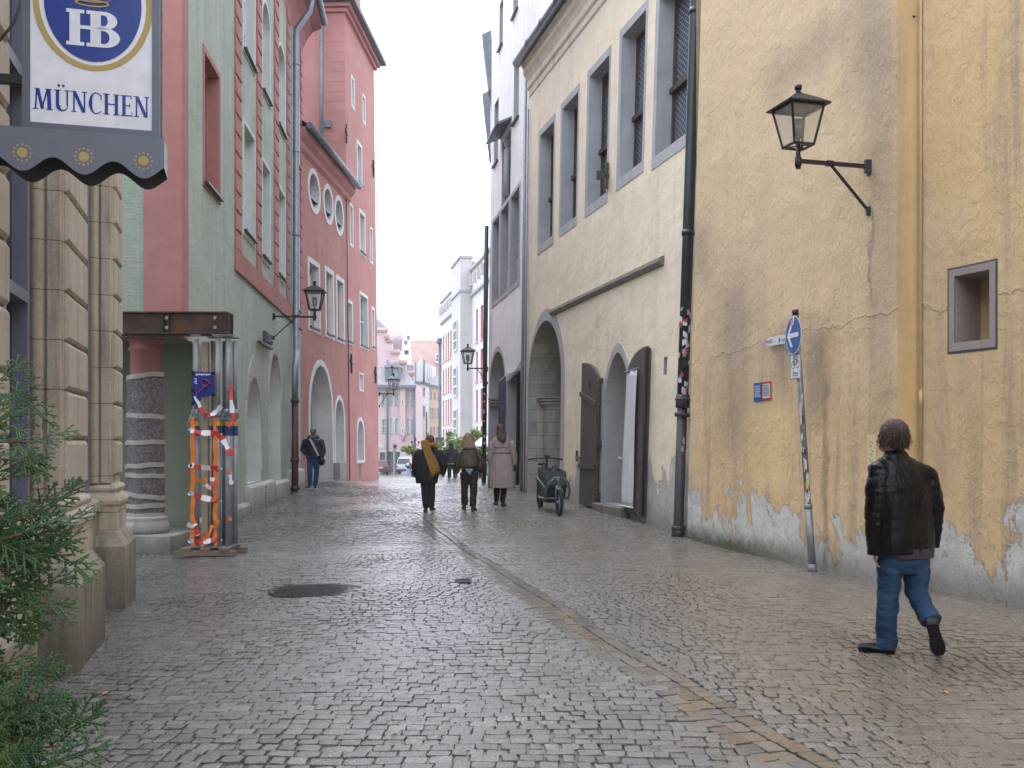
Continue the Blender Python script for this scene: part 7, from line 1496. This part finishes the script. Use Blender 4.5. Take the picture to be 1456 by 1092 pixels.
# ---- generic walker from pixel measurements
def walker(label, d, feet, hd, hyaw, arms, torso, legs, top, bottom, hairf, skinm=None, topn='jacket', vox=.011, slv=.062, yaw=0, lr=(.09, .07, .055), extra=None, shoes=None, hands=True, k=1.0, folded=.012, facing=0):
    A = Man('person', label, feet[0], feet[1], d); p, t = A.p, A.t; sk = skinm or m_skin; w = d/F; b = MB(); hc = p(*hd); Q = head(b, hc, hyaw, k*.97, 0)
    sh = torso[-1]; b.tube([p(sh[0], sh[1], 0), hc+Vector((0, 0, -.05))], [.06, .05], 12); b.loft([ringe(p(x, y, 0), hw*w*.8, dd*.8, yaw) for x, y, hw, dd in torso])
    for (S_, E_, W_, th) in arms:
        s0, e0, w0 = p(*S_), p(*E_), p(*W_); b.tube([s0, e0, w0], [.04, .034, .025], 10)
        if hands: hand(b, w0, (w0-e0).normalized()+Vector((0, 0, -.3)), Vector((-th, 0, 0)), Vector((0, 1 if not facing else -1, 0)), k*.95, .6)
    for (H_, K_, A_) in legs: b.tube([p(*H_), p(*K_), p(*A_)], [.07, .05, .04], 10)
    remesh(b, 'body', sk, t, .009, None, 1)
    if facing: eyes(Q, t)
    b = MB(); b.loft([ringe(p(x, y, 0), hw*w, dd, yaw) for x, y, hw, dd in torso])
    for (S_, E_, W_, th) in arms: s0, e0, w0 = p(*S_), p(*E_), p(*W_); cc = p(torso[-3][0], S_[1]+1, 0); b.ell(s0, (slv*1.12,)*3, 12, 8); b.tube([cc.lerp(s0, .45), s0], [slv*1.15, slv*1.1], 12); b.tube([s0, s0.lerp(e0, .5), e0, e0.lerp(w0, .55), w0], [slv*1.12, slv*1.08, slv, slv*.88, slv*.74], 12)
    remesh(b, topn, top, t, vox, folds(folded, (9, 9, 6), hd[0]), 2)
    b = MB()
    hips = [p(*L_[0]) for L_ in legs]; c = (hips[0]+hips[1])/2; b.loft([ringe(c+Vector((0, 0, -.05)), .12, .09, yaw), ringe(c+Vector((0, 0, .04)), .165, .11, yaw), ringe(c+Vector((0, 0, .16)), .14, .1, yaw)])
    for (H_, K_, A_) in legs: h0, k0, a0 = p(*H_), p(*K_), p(*A_); b.tube([h0, h0.lerp(k0, .5), k0, k0.lerp(a0, .5), a0], [lr[0], lerp(lr[0], lr[1], .5), lr[1], lerp(lr[1], lr[2], .5), lr[2]], 12)
    remesh(b, 'trousers', bottom, t, vox, folds(.009, (9, 9, 10), hd[0]+3), 2)
    for i, (H_, K_, A_) in enumerate(legs):
        a0 = p(*A_); b, s_ = MB(), MB(); ht = Vector((a0.x, a0.y-(.05 if not facing else -.05), max(A.z0+.012, a0.z-.085))); lift = (shoes or (0, 0))[i]; dirn = Vector((-.04 if i == 0 else .05, .25 if not facing else -.25, 0)); shoe(b, s_, a0+Vector((0, 0, .03)), ht+dirn+Vector((0, 0, -lift*.3)), ht+Vector((0, 0, lift*.4)), .08, 1, .045)
        b.build('shoe', m_shoe, t); s_.build('sole', m_sole if not facing else m_signw, t)
    hairf(A, hc, Q)
    if extra: extra(A, hc, Q)
    return A
def hair_long(A, hc, mat, pts, cap=(.088, .105, .112), cy=-.012, amp=.010, sx=30):
    b = MB(); b.ell(hc+Vector((0, cy, .022)), cap, 16, 10); p = A.p; w = A.d/F
    b.loft([ringe(p(x, y, dy), hw*w, dd, 0) for x, y, hw, dd, dy in pts]); remesh(b, 'hair', mat, A.t, .009, hairdisp(amp, sx, 7), 1)
m_coatb = cloth('black_padded_cotton', (.012, .013, .016), .8); m_trb = cloth('dark_blue_grey_trousers', (.016, .019, .026), .85); m_mustard = cloth('mustard_wool', (.36, .19, .035), .95, 60, .35, .6)
# scarf wearer
def scarf(A, hc, Q):
    p, t = A.p, A.t; b = MB(); b.tube([p(601, 636, .02), p(607, 631, -.10), p(615, 632, -.09), p(621, 636, .0), p(616, 638, .1), p(606, 638, .1), p(601, 636, .02)], [.045, .05, .05, .045, .04, .04, .045], 12)
    b.loft([[p(x0, y0, -.17), p(x1, y1, -.17), p(x1, y1, -.135), p(x0, y0, -.135)] for x0, y0, x1, y1 in ((598.5, 627, 609, 625), (599, 635, 610, 631), (603, 645, 613, 641), (606.5, 656, 618, 650), (610.5, 668, 623, 661), (612, 672.5, 625, 666))], smooth=True); remesh(b, 'scarf', m_mustard, t, .009, folds(.01, (12, 12, 7)), 1)
    b = MB(); rr = random.Random(2)
    for i in range(14): s = i/13; a = p(lerp(612, 625, s), lerp(672, 665.5, s), -.155); b.tube([a, a+Vector((rr.uniform(-.008, .015), 0, -.05)), a+Vector((rr.uniform(-.02, .025), -.005, -.105))], [.008, .007, .004], 6)
    b.build('fringe', m_mustard, t)
    b = MB(); b.tube([p(617, 648, -.13), p(622, 658, -.15), p(625, 668, -.13)], .012, 6); b.build('blue_lining', pl('bright_blue_cloth', (.02, .12, .4)), t)
def hair_bob(A, hc, Q):
    b = MB(); b.ell(hc+Vector((0, -.012, .02)), (.1, .108, .108), 16, 10); b.ell(hc+Vector((.01, -.03, -.035)), (.095, .085, .07), 14, 10); b.tube([hc+Vector((-.07, 0, -.03)), hc+Vector((-.1, .0, -.06))], [.03, .012], 8); b.tube([hc+Vector((.06, 0, -.03)), hc+Vector((.11, .0, -.07))], [.035, .012], 8); remesh(b, 'hair', hairm('chestnut_hair', (.05, .022, .014), (.14, .06, .04)), A.t, .009, hairdisp(.007, 45, 18), 1)
walker('woman in black puffy coat with a long mustard scarf down her back', 20.8, (610, 728), (611.5, 627, 0), R(-25), [((595, 646, 0), (590, 664, .02), (592, 677, .05), 1), ((625, 646, 0), (631, 662, .0), (629, 674, .05), -1)],
    [(607, 687, 15, .15), (607, 676, 17, .17), (608, 660, 18, .17), (609, 648, 16.5, .15), (610, 640, 12, .12), (611, 635, 6, .07)], [((604, 685, 0), (605, 704, .02), (606, 722, .04)), ((613, 685, 0), (613, 704, 0), (613, 720, -.02))], m_coatb, m_trb, hair_bob, topn='coat', extra=scarf, slv=.088, folded=.014, lr=(.10, .085, .07), shoes=(0, .0))
# blonde in olive jacket
m_olive = cloth('olive_nylon', (.075, .062, .035), .5, 24, .35, .6); m_brt = cloth('dark_brown_trousers', (.03, .02, .022), .85)
def hair_blonde(A, hc, Q): hair_long(A, hc, hairm('blonde_hair', (.12, .065, .035), (.36, .24, .15), (30, 30, 4)), [(665.5, 620, 6.0, .1, -.01), (665.5, 628, 8.6, .105, -.03), (666, 634, 10.2, .09, -.07), (666.5, 637.0, 9.6, .07, -.09), (667, 638.5, 6, .04, -.09)], amp=.014)
def blonde_x(A, hc, Q):
    p, t = A.p, A.t; b = MB(); b.loft([[p(661, 666.5, -.18), p(673, 666.5, -.18), p(673, 666.5, -.165), p(661, 666.5, -.165)], [p(666, 672.5, -.165), p(669.5, 672.5, -.165), p(669.5, 672.5, -.15), p(666, 672.5, -.15)], [p(667.5, 674.5, -.16), p(668.5, 674.5, -.16), p(668.5, 674.5, -.15), p(667.5, 674.5, -.15)]], smooth=False); b.build('pale_blue_hem', cloth('pale_blue_cotton', (.28, .42, .62)), t)
    b = MB(); b.ell(p(683, 663, -.05), (.10, .12, .15), 14, 10); b.tube([p(677, 640, -.1), p(681, 652, -.14), p(683, 661, -.08)], .018, 8); remesh(b, 'shoulder_bag', cloth('dark_wine_bag', (.04, .018, .022), .5), t, .01, folds(.008), 1)
walker('woman with long blonde hair in short olive jacket and brown trousers', 21.0, (667, 726), (665.5, 624, 0), 0, [((654, 646, 0), (651, 661, .02), (648.5, 672, .06), 1), ((678, 646, 0), (684, 660, .0), (685, 671, .05), -1)],
    [(667, 666, 12, .13), (667, 663, 15, .16), (667, 652, 15, .15), (667, 643, 13.5, .14), (667, 637, 9, .1), (666.5, 633, 5, .06)], [((661, 672, 0), (660.5, 696, .03), (660.5, 718, .06)), ((673, 672, 0), (673.5, 698, 0), (672, 720, -.02))], m_olive, m_brt, hair_blonde, extra=blonde_x, slv=.082, folded=.014, lr=(.105, .078, .068))
# trench coat
m_trench = cloth('mauve_beige_gabardine', (.31, .245, .235), .8, 18, .15, .3)
def hair_br(A, hc, Q): hair_long(A, hc, hairm('long_brown_hair', (.035, .018, .012), (.11, .06, .045), (30, 30, 3)), [(711.5, 608, 5.0, .09, -.01), (712, 616, 6.4, .1, -.03), (713, 622, 6.8, .07, -.10), (714.5, 627, 5.4, .05, -.13), (715.5, 629.5, 2.5, .03, -.13)], cap=(.086, .1, .11), amp=.010)
def trench_x(A, hc, Q):
    p, t = A.p, A.t; b = MB(); b.loft([ringe(p(713, 674, 0), .305, .21), ringe(p(713, 659, 0), .255, .185), ringe(p(713, 647, 0), .215, .155)]+[]) ; b2 = MB(); b2.loft([ringe(p(713, 693.5, 0), .30, .22), ringe(p(713, 680, 0), .285, .21), ringe(p(713, 660, 0), .235, .175), ringe(p(713, 646, 0), .2, .145)]); remesh(b2, 'coat_skirt', m_trench, t, .011, folds(.016, (10, 10, 2.5)), 2)
    b = MB(); b.loft([ringe(p(713, 644.5, 0), .208, .152), ringe(p(713, 641, 0), .208, .152)]); b.build('belt', m_trench2, t)
    b = MB(); b.loft([[p(704, 635.5, -.155), p(722, 635.5, -.155), p(722, 635.5, -.13), p(704, 635.5, -.13)], [p(703, 625, -.13), p(724, 625, -.13), p(724, 625, -.1), p(703, 625, -.1)]], smooth=False); b.build('storm_flap', m_trench2, t)
    b = MB(); b.tube([p(700, 668, -.05), p(698, 682, -.08), p(694, 697, -.1)], [.03, .035, .03], 8, flat=.25); b.build('belt_end', m_trench, t)
    b = MB(); b.ell(p(734, 664, .03), (.055, .05, .06), 12, 8); b.ell(p(731.5, 668, .03), (.035, .04, .04), 10, 8); remesh(b, 'dark_glove', m_trb, t, .01, folds(.01), 1)
m_trench2 = cloth('mauve_beige_gabardine_seam', (.30, .215, .205), .8, 18, .15, .3)
walker('woman in long pale mauve trench coat with long brown hair', 21.4, (710, 722), (711.5, 611.5, 0), R(-8), [((699, 632, 0), (696.5, 649, .0), (698, 663, .03), 1), ((727, 632, 0), (731, 648, .0), (732, 661, .03), -1)],
    [(713, 655, 13.5, .15), (713, 643, 12.6, .14), (713, 634, 15, .14), (713, 627, 14, .12), (712.5, 622, 8, .09), (712.5, 619, 4.5, .06)], [((707, 672, 0), (706.5, 694, .03), (706, 712, .07)), ((717, 672, 0), (716.5, 694, 0), (714.5, 714, -.02))], m_trench, m_coatb, hair_br, topn='trench_coat', extra=trench_x, slv=.066, lr=(.09, .068, .055))
# man coming toward the camera
m_navy = cloth('navy_jacket', (.012, .017, .03), .6, 20, .3, .4)
def hair_short(A, hc, Q): b = MB(); b.ell(hc+Vector((0, .018, .045)), (.084, .098, .085), 14, 10); remesh(b, 'hair', hairm('short_grey_hair', (.12, .12, .125), (.3, .3, .3)), A.t, .01, hairdisp(.004, 60, 60), 1)
def bagman(A, hc, Q):
    p, t = A.p, A.t; b = MB(); pts = [p(440, 623.5, -.10), p(443, 628, -.16), p(448, 638, -.18), p(453, 648, -.16)]
    for a, c in zip(pts[:-1], pts[1:]): b.bar(a, c, .05, .012, (0, -1, 0))
    b.build('bag_strap', pl('pale_webbing', (.5, .52, .55)), t)
    b = MB(); b.ell(p(457.5, 656, -.08), (.09, .14, .12), 14, 10); remesh(b, 'shoulder_bag', cloth('dark_brown_bag', (.03, .018, .02), .6), t, .011, folds(.008), 1)
    b = MB(); b.tube([p(438, 622, .0), p(441, 619.5, -.08), p(445.5, 622, -.13), p(450, 619.5, -.08), p(453, 622, .0)], .035, 10); b.build('hood_collar', cloth('grey_green_hood', (.16, .2, .2)), t)
    b = MB(); b.bar(p(449.5, 624.3, -.15), p(454.8, 624.3, -.14), .012, .02, (0, -1, 0)); b.build('chest_stripe', m_signw, t)
walker('man in dark jacket and blue jeans walking toward us with a bag strap', 27.0, (445, 697), (445.2, 614, -.02), math.pi, [((434, 628, 0), (430.5, 640, .02), (435.5, 646, -.08), 1), ((456.5, 628, 0), (460, 641, .0), (457, 651, -.08), -1)],
    [(445.5, 652, 9.5, .13), (445.5, 646, 10.5, .15), (445.5, 636, 11.5, .16), (445.5, 628, 11.5, .14), (445.5, 623, 8, .1), (445.5, 620, 4, .06)], [((441, 654, 0), (440.5, 673, -.04), (440.5, 690, -.02)), ((450, 654, 0), (450, 673, .02), (448.5, 690, .02))], m_navy, m_jeans2, hair_short, skinm=m_skin2, extra=bagman, slv=.075, facing=1, vox=.011, lr=(.085, .07, .058))
# far hooded man and far person in pale jeans
def hood(A, hc, Q): b = MB(); b.ell(hc+Vector((0, -.01, .01)), (.11, .12, .13), 12, 8); b.ell(hc+Vector((0, -.02, -.12)), (.13, .12, .09), 12, 8); b.bar(hc+Vector((-.1, .1, .02)), hc+Vector((0.05, .1, .02)), .05, .02); remesh(b, 'hood', m_coatb, A.t, .015, None, 1)
def belt_x(A, hc, Q): b = MB(); b.loft([ringe(A.p(642, 660.0, 0), .215, .17), ringe(A.p(642, 658.8, 0), .215, .17)]); b.build('pale_hem_band', m_galvl, A.t)
walker('far man in black hooded jacket walking away between two women', 43, (642, 681), (641.5, 632.5, 0), 0, [((635.5, 641, 0), (634, 650, 0), (635.5, 658, .02), 1), ((648.5, 641, 0), (650, 650, 0), (648.5, 658, .02), -1)],
    [(642, 660, 6.6, .16), (642, 652, 6.6, .16), (642, 644, 7, .16), (642, 639.5, 6, .13), (642, 637, 3, .08)], [((639, 661, 0), (639, 671, .03), (638.5, 679, .05)), ((645.5, 661, 0), (646.5, 671, 0), (646.8, 679, -.03))], m_coatb, m_coatb, hood, extra=belt_x, slv=.085, vox=.018, lr=(.105, .085, .07), hands=False)
def hair_dk(A, hc, Q): b = MB(); b.ell(hc+Vector((0, .02, .03)), (.09, .1, .1), 12, 8); remesh(b, 'hair', hairm('dark_hair', (.05, .02, .02), (.1, .05, .04)), A.t, .02, None, 1)
def whitebag(A, hc, Q): b = MB(); b.ell(A.p(580, 660.5, -.2), (.18, .1, .16), 10, 8); remesh(b, 'white_scarf', m_signw, A.t, .02, None, 1); b = MB(); b.ell(A.p(584.5, 664.5, -.1), (.12, .12, .2), 10, 8); remesh(b, 'red_bag', m_plred, A.t, .02, None, 1)
walker('distant person in pale blue jeans in front of the white van', 98, (580.5, 677.5), (580.8, 655.8, 0), math.pi, [((578.3, 659.5, 0), (577.3, 662.5, 0), (578.5, 664, -.1), 1), ((583.2, 659.5, 0), (584.4, 662.5, 0), (583.2, 664.5, -.1), -1)],
    [(580.8, 666, 2.8, .17), (580.8, 662, 3, .17), (580.8, 659, 2.9, .15), (580.8, 658, 1.5, .08)], [((579.5, 666, 0), (579.3, 671, 0), (579, 676.5, 0)), ((582, 666, 0), (582.4, 671, 0), (582.6, 676.5, 0))], m_coatb, denim('pale_denim', (.22, .36, .48), (.35, .5, .6)), hair_dk, extra=whitebag, slv=.09, vox=.022, facing=1, hands=False, lr=(.13, .11, .1))
# ================================================================= camera, light, sky
cam = bpy.data.cameras.new('camera'); co = bpy.data.objects.new('camera', cam); COL.objects.link(co); co.location = (0, 0, CH); co.rotation_euler = (R(90), 0, 0)
cam.sensor_width = 36; cam.lens = 36*F/1456; cam.shift_y = (HZ-546)/1456; cam.clip_end = 2000; cam.clip_start = .05; S.camera = co
w = bpy.data.worlds.new('World'); S.world = w; w.use_nodes = True; nt = w.node_tree; bg = nt.nodes['Background']
sky = nt.nodes.new('ShaderNodeTexSky'); sky.sky_type = 'NISHITA'; sky.sun_disc = False; sky.sun_elevation = R(55); sky.sun_rotation = R(-35); sky.air_density = 1; sky.dust_density = 4; sky.ozone_density = 1
hs = nt.nodes.new('ShaderNodeHueSaturation'); hs.inputs['Saturation'].default_value = .22; nt.links.new(sky.outputs[0], hs.inputs['Color'])
# even cloud deck mixed over the clear sky
tc = nt.nodes.new('ShaderNodeTexCoord'); nz = nt.nodes.new('ShaderNodeTexNoise'); nz.inputs['Scale'].default_value = 1.4; nz.inputs['Detail'].default_value = 6; nt.links.new(tc.outputs['Generated'], nz.inputs['Vector'])
cr = nt.nodes.new('ShaderNodeValToRGB'); cr.color_ramp.elements[0].color = (8.4, 9.4, 11.3, 1); cr.color_ramp.elements[1].color = (10.7, 11.6, 13.3, 1); nt.links.new(nz.outputs['Fac'], cr.inputs[0])
mx = nt.nodes.new('ShaderNodeMix'); mx.data_type = 'RGBA'; mx.inputs[0].default_value = .8; nt.links.new(hs.outputs[0], mx.inputs[6]); nt.links.new(cr.outputs[0], mx.inputs[7]); nt.links.new(mx.outputs[2], bg.inputs[0]); bg.inputs[1].default_value = .12
sl = bpy.data.lights.new('sun', 'SUN'); so = bpy.data.objects.new('sun', sl); COL.objects.link(so); sl.energy = .7; sl.angle = R(25); sl.color = (1, .97, .93)
sa, se = R(-35), R(55); so.rotation_euler = Vector((math.sin(sa)*math.cos(se), math.cos(sa)*math.cos(se), math.sin(se))).to_track_quat('Z', 'Y').to_euler(); 
S.view_settings.view_transform = 'Standard'; S.view_settings.look = 'None'; S.view_settings.gamma = 1; S.view_settings.use_curve_mapping = False; S.view_settings.exposure = 1.28
S.render.engine = 'CYCLES'; S.cycles.max_bounces = 8

for sc in list(bpy.data.scenes):
    if sc.name == 'workbench': bpy.data.scenes.remove(sc)

def haze():
    mb = MB(); mb.box((0, 110, 14), (420, 700, 36)); m = bpy.data.materials.new('thin_mist'); m.use_nodes = True; n = m.node_tree; n.nodes.remove(n.nodes['Principled BSDF'])
    v = n.nodes.new('ShaderNodeVolumePrincipled'); v.inputs['Density'].default_value = .0005; v.inputs['Color'].default_value = (.95, .96, 1, 1); v.inputs['Anisotropy'].default_value = .2; n.links.new(v.outputs[0], n.nodes['Material Output'].inputs['Volume'])
    o = mb.build('haze', m); o['kind'] = 'stuff'
haze(); S.cycles.volume_bounces = 1
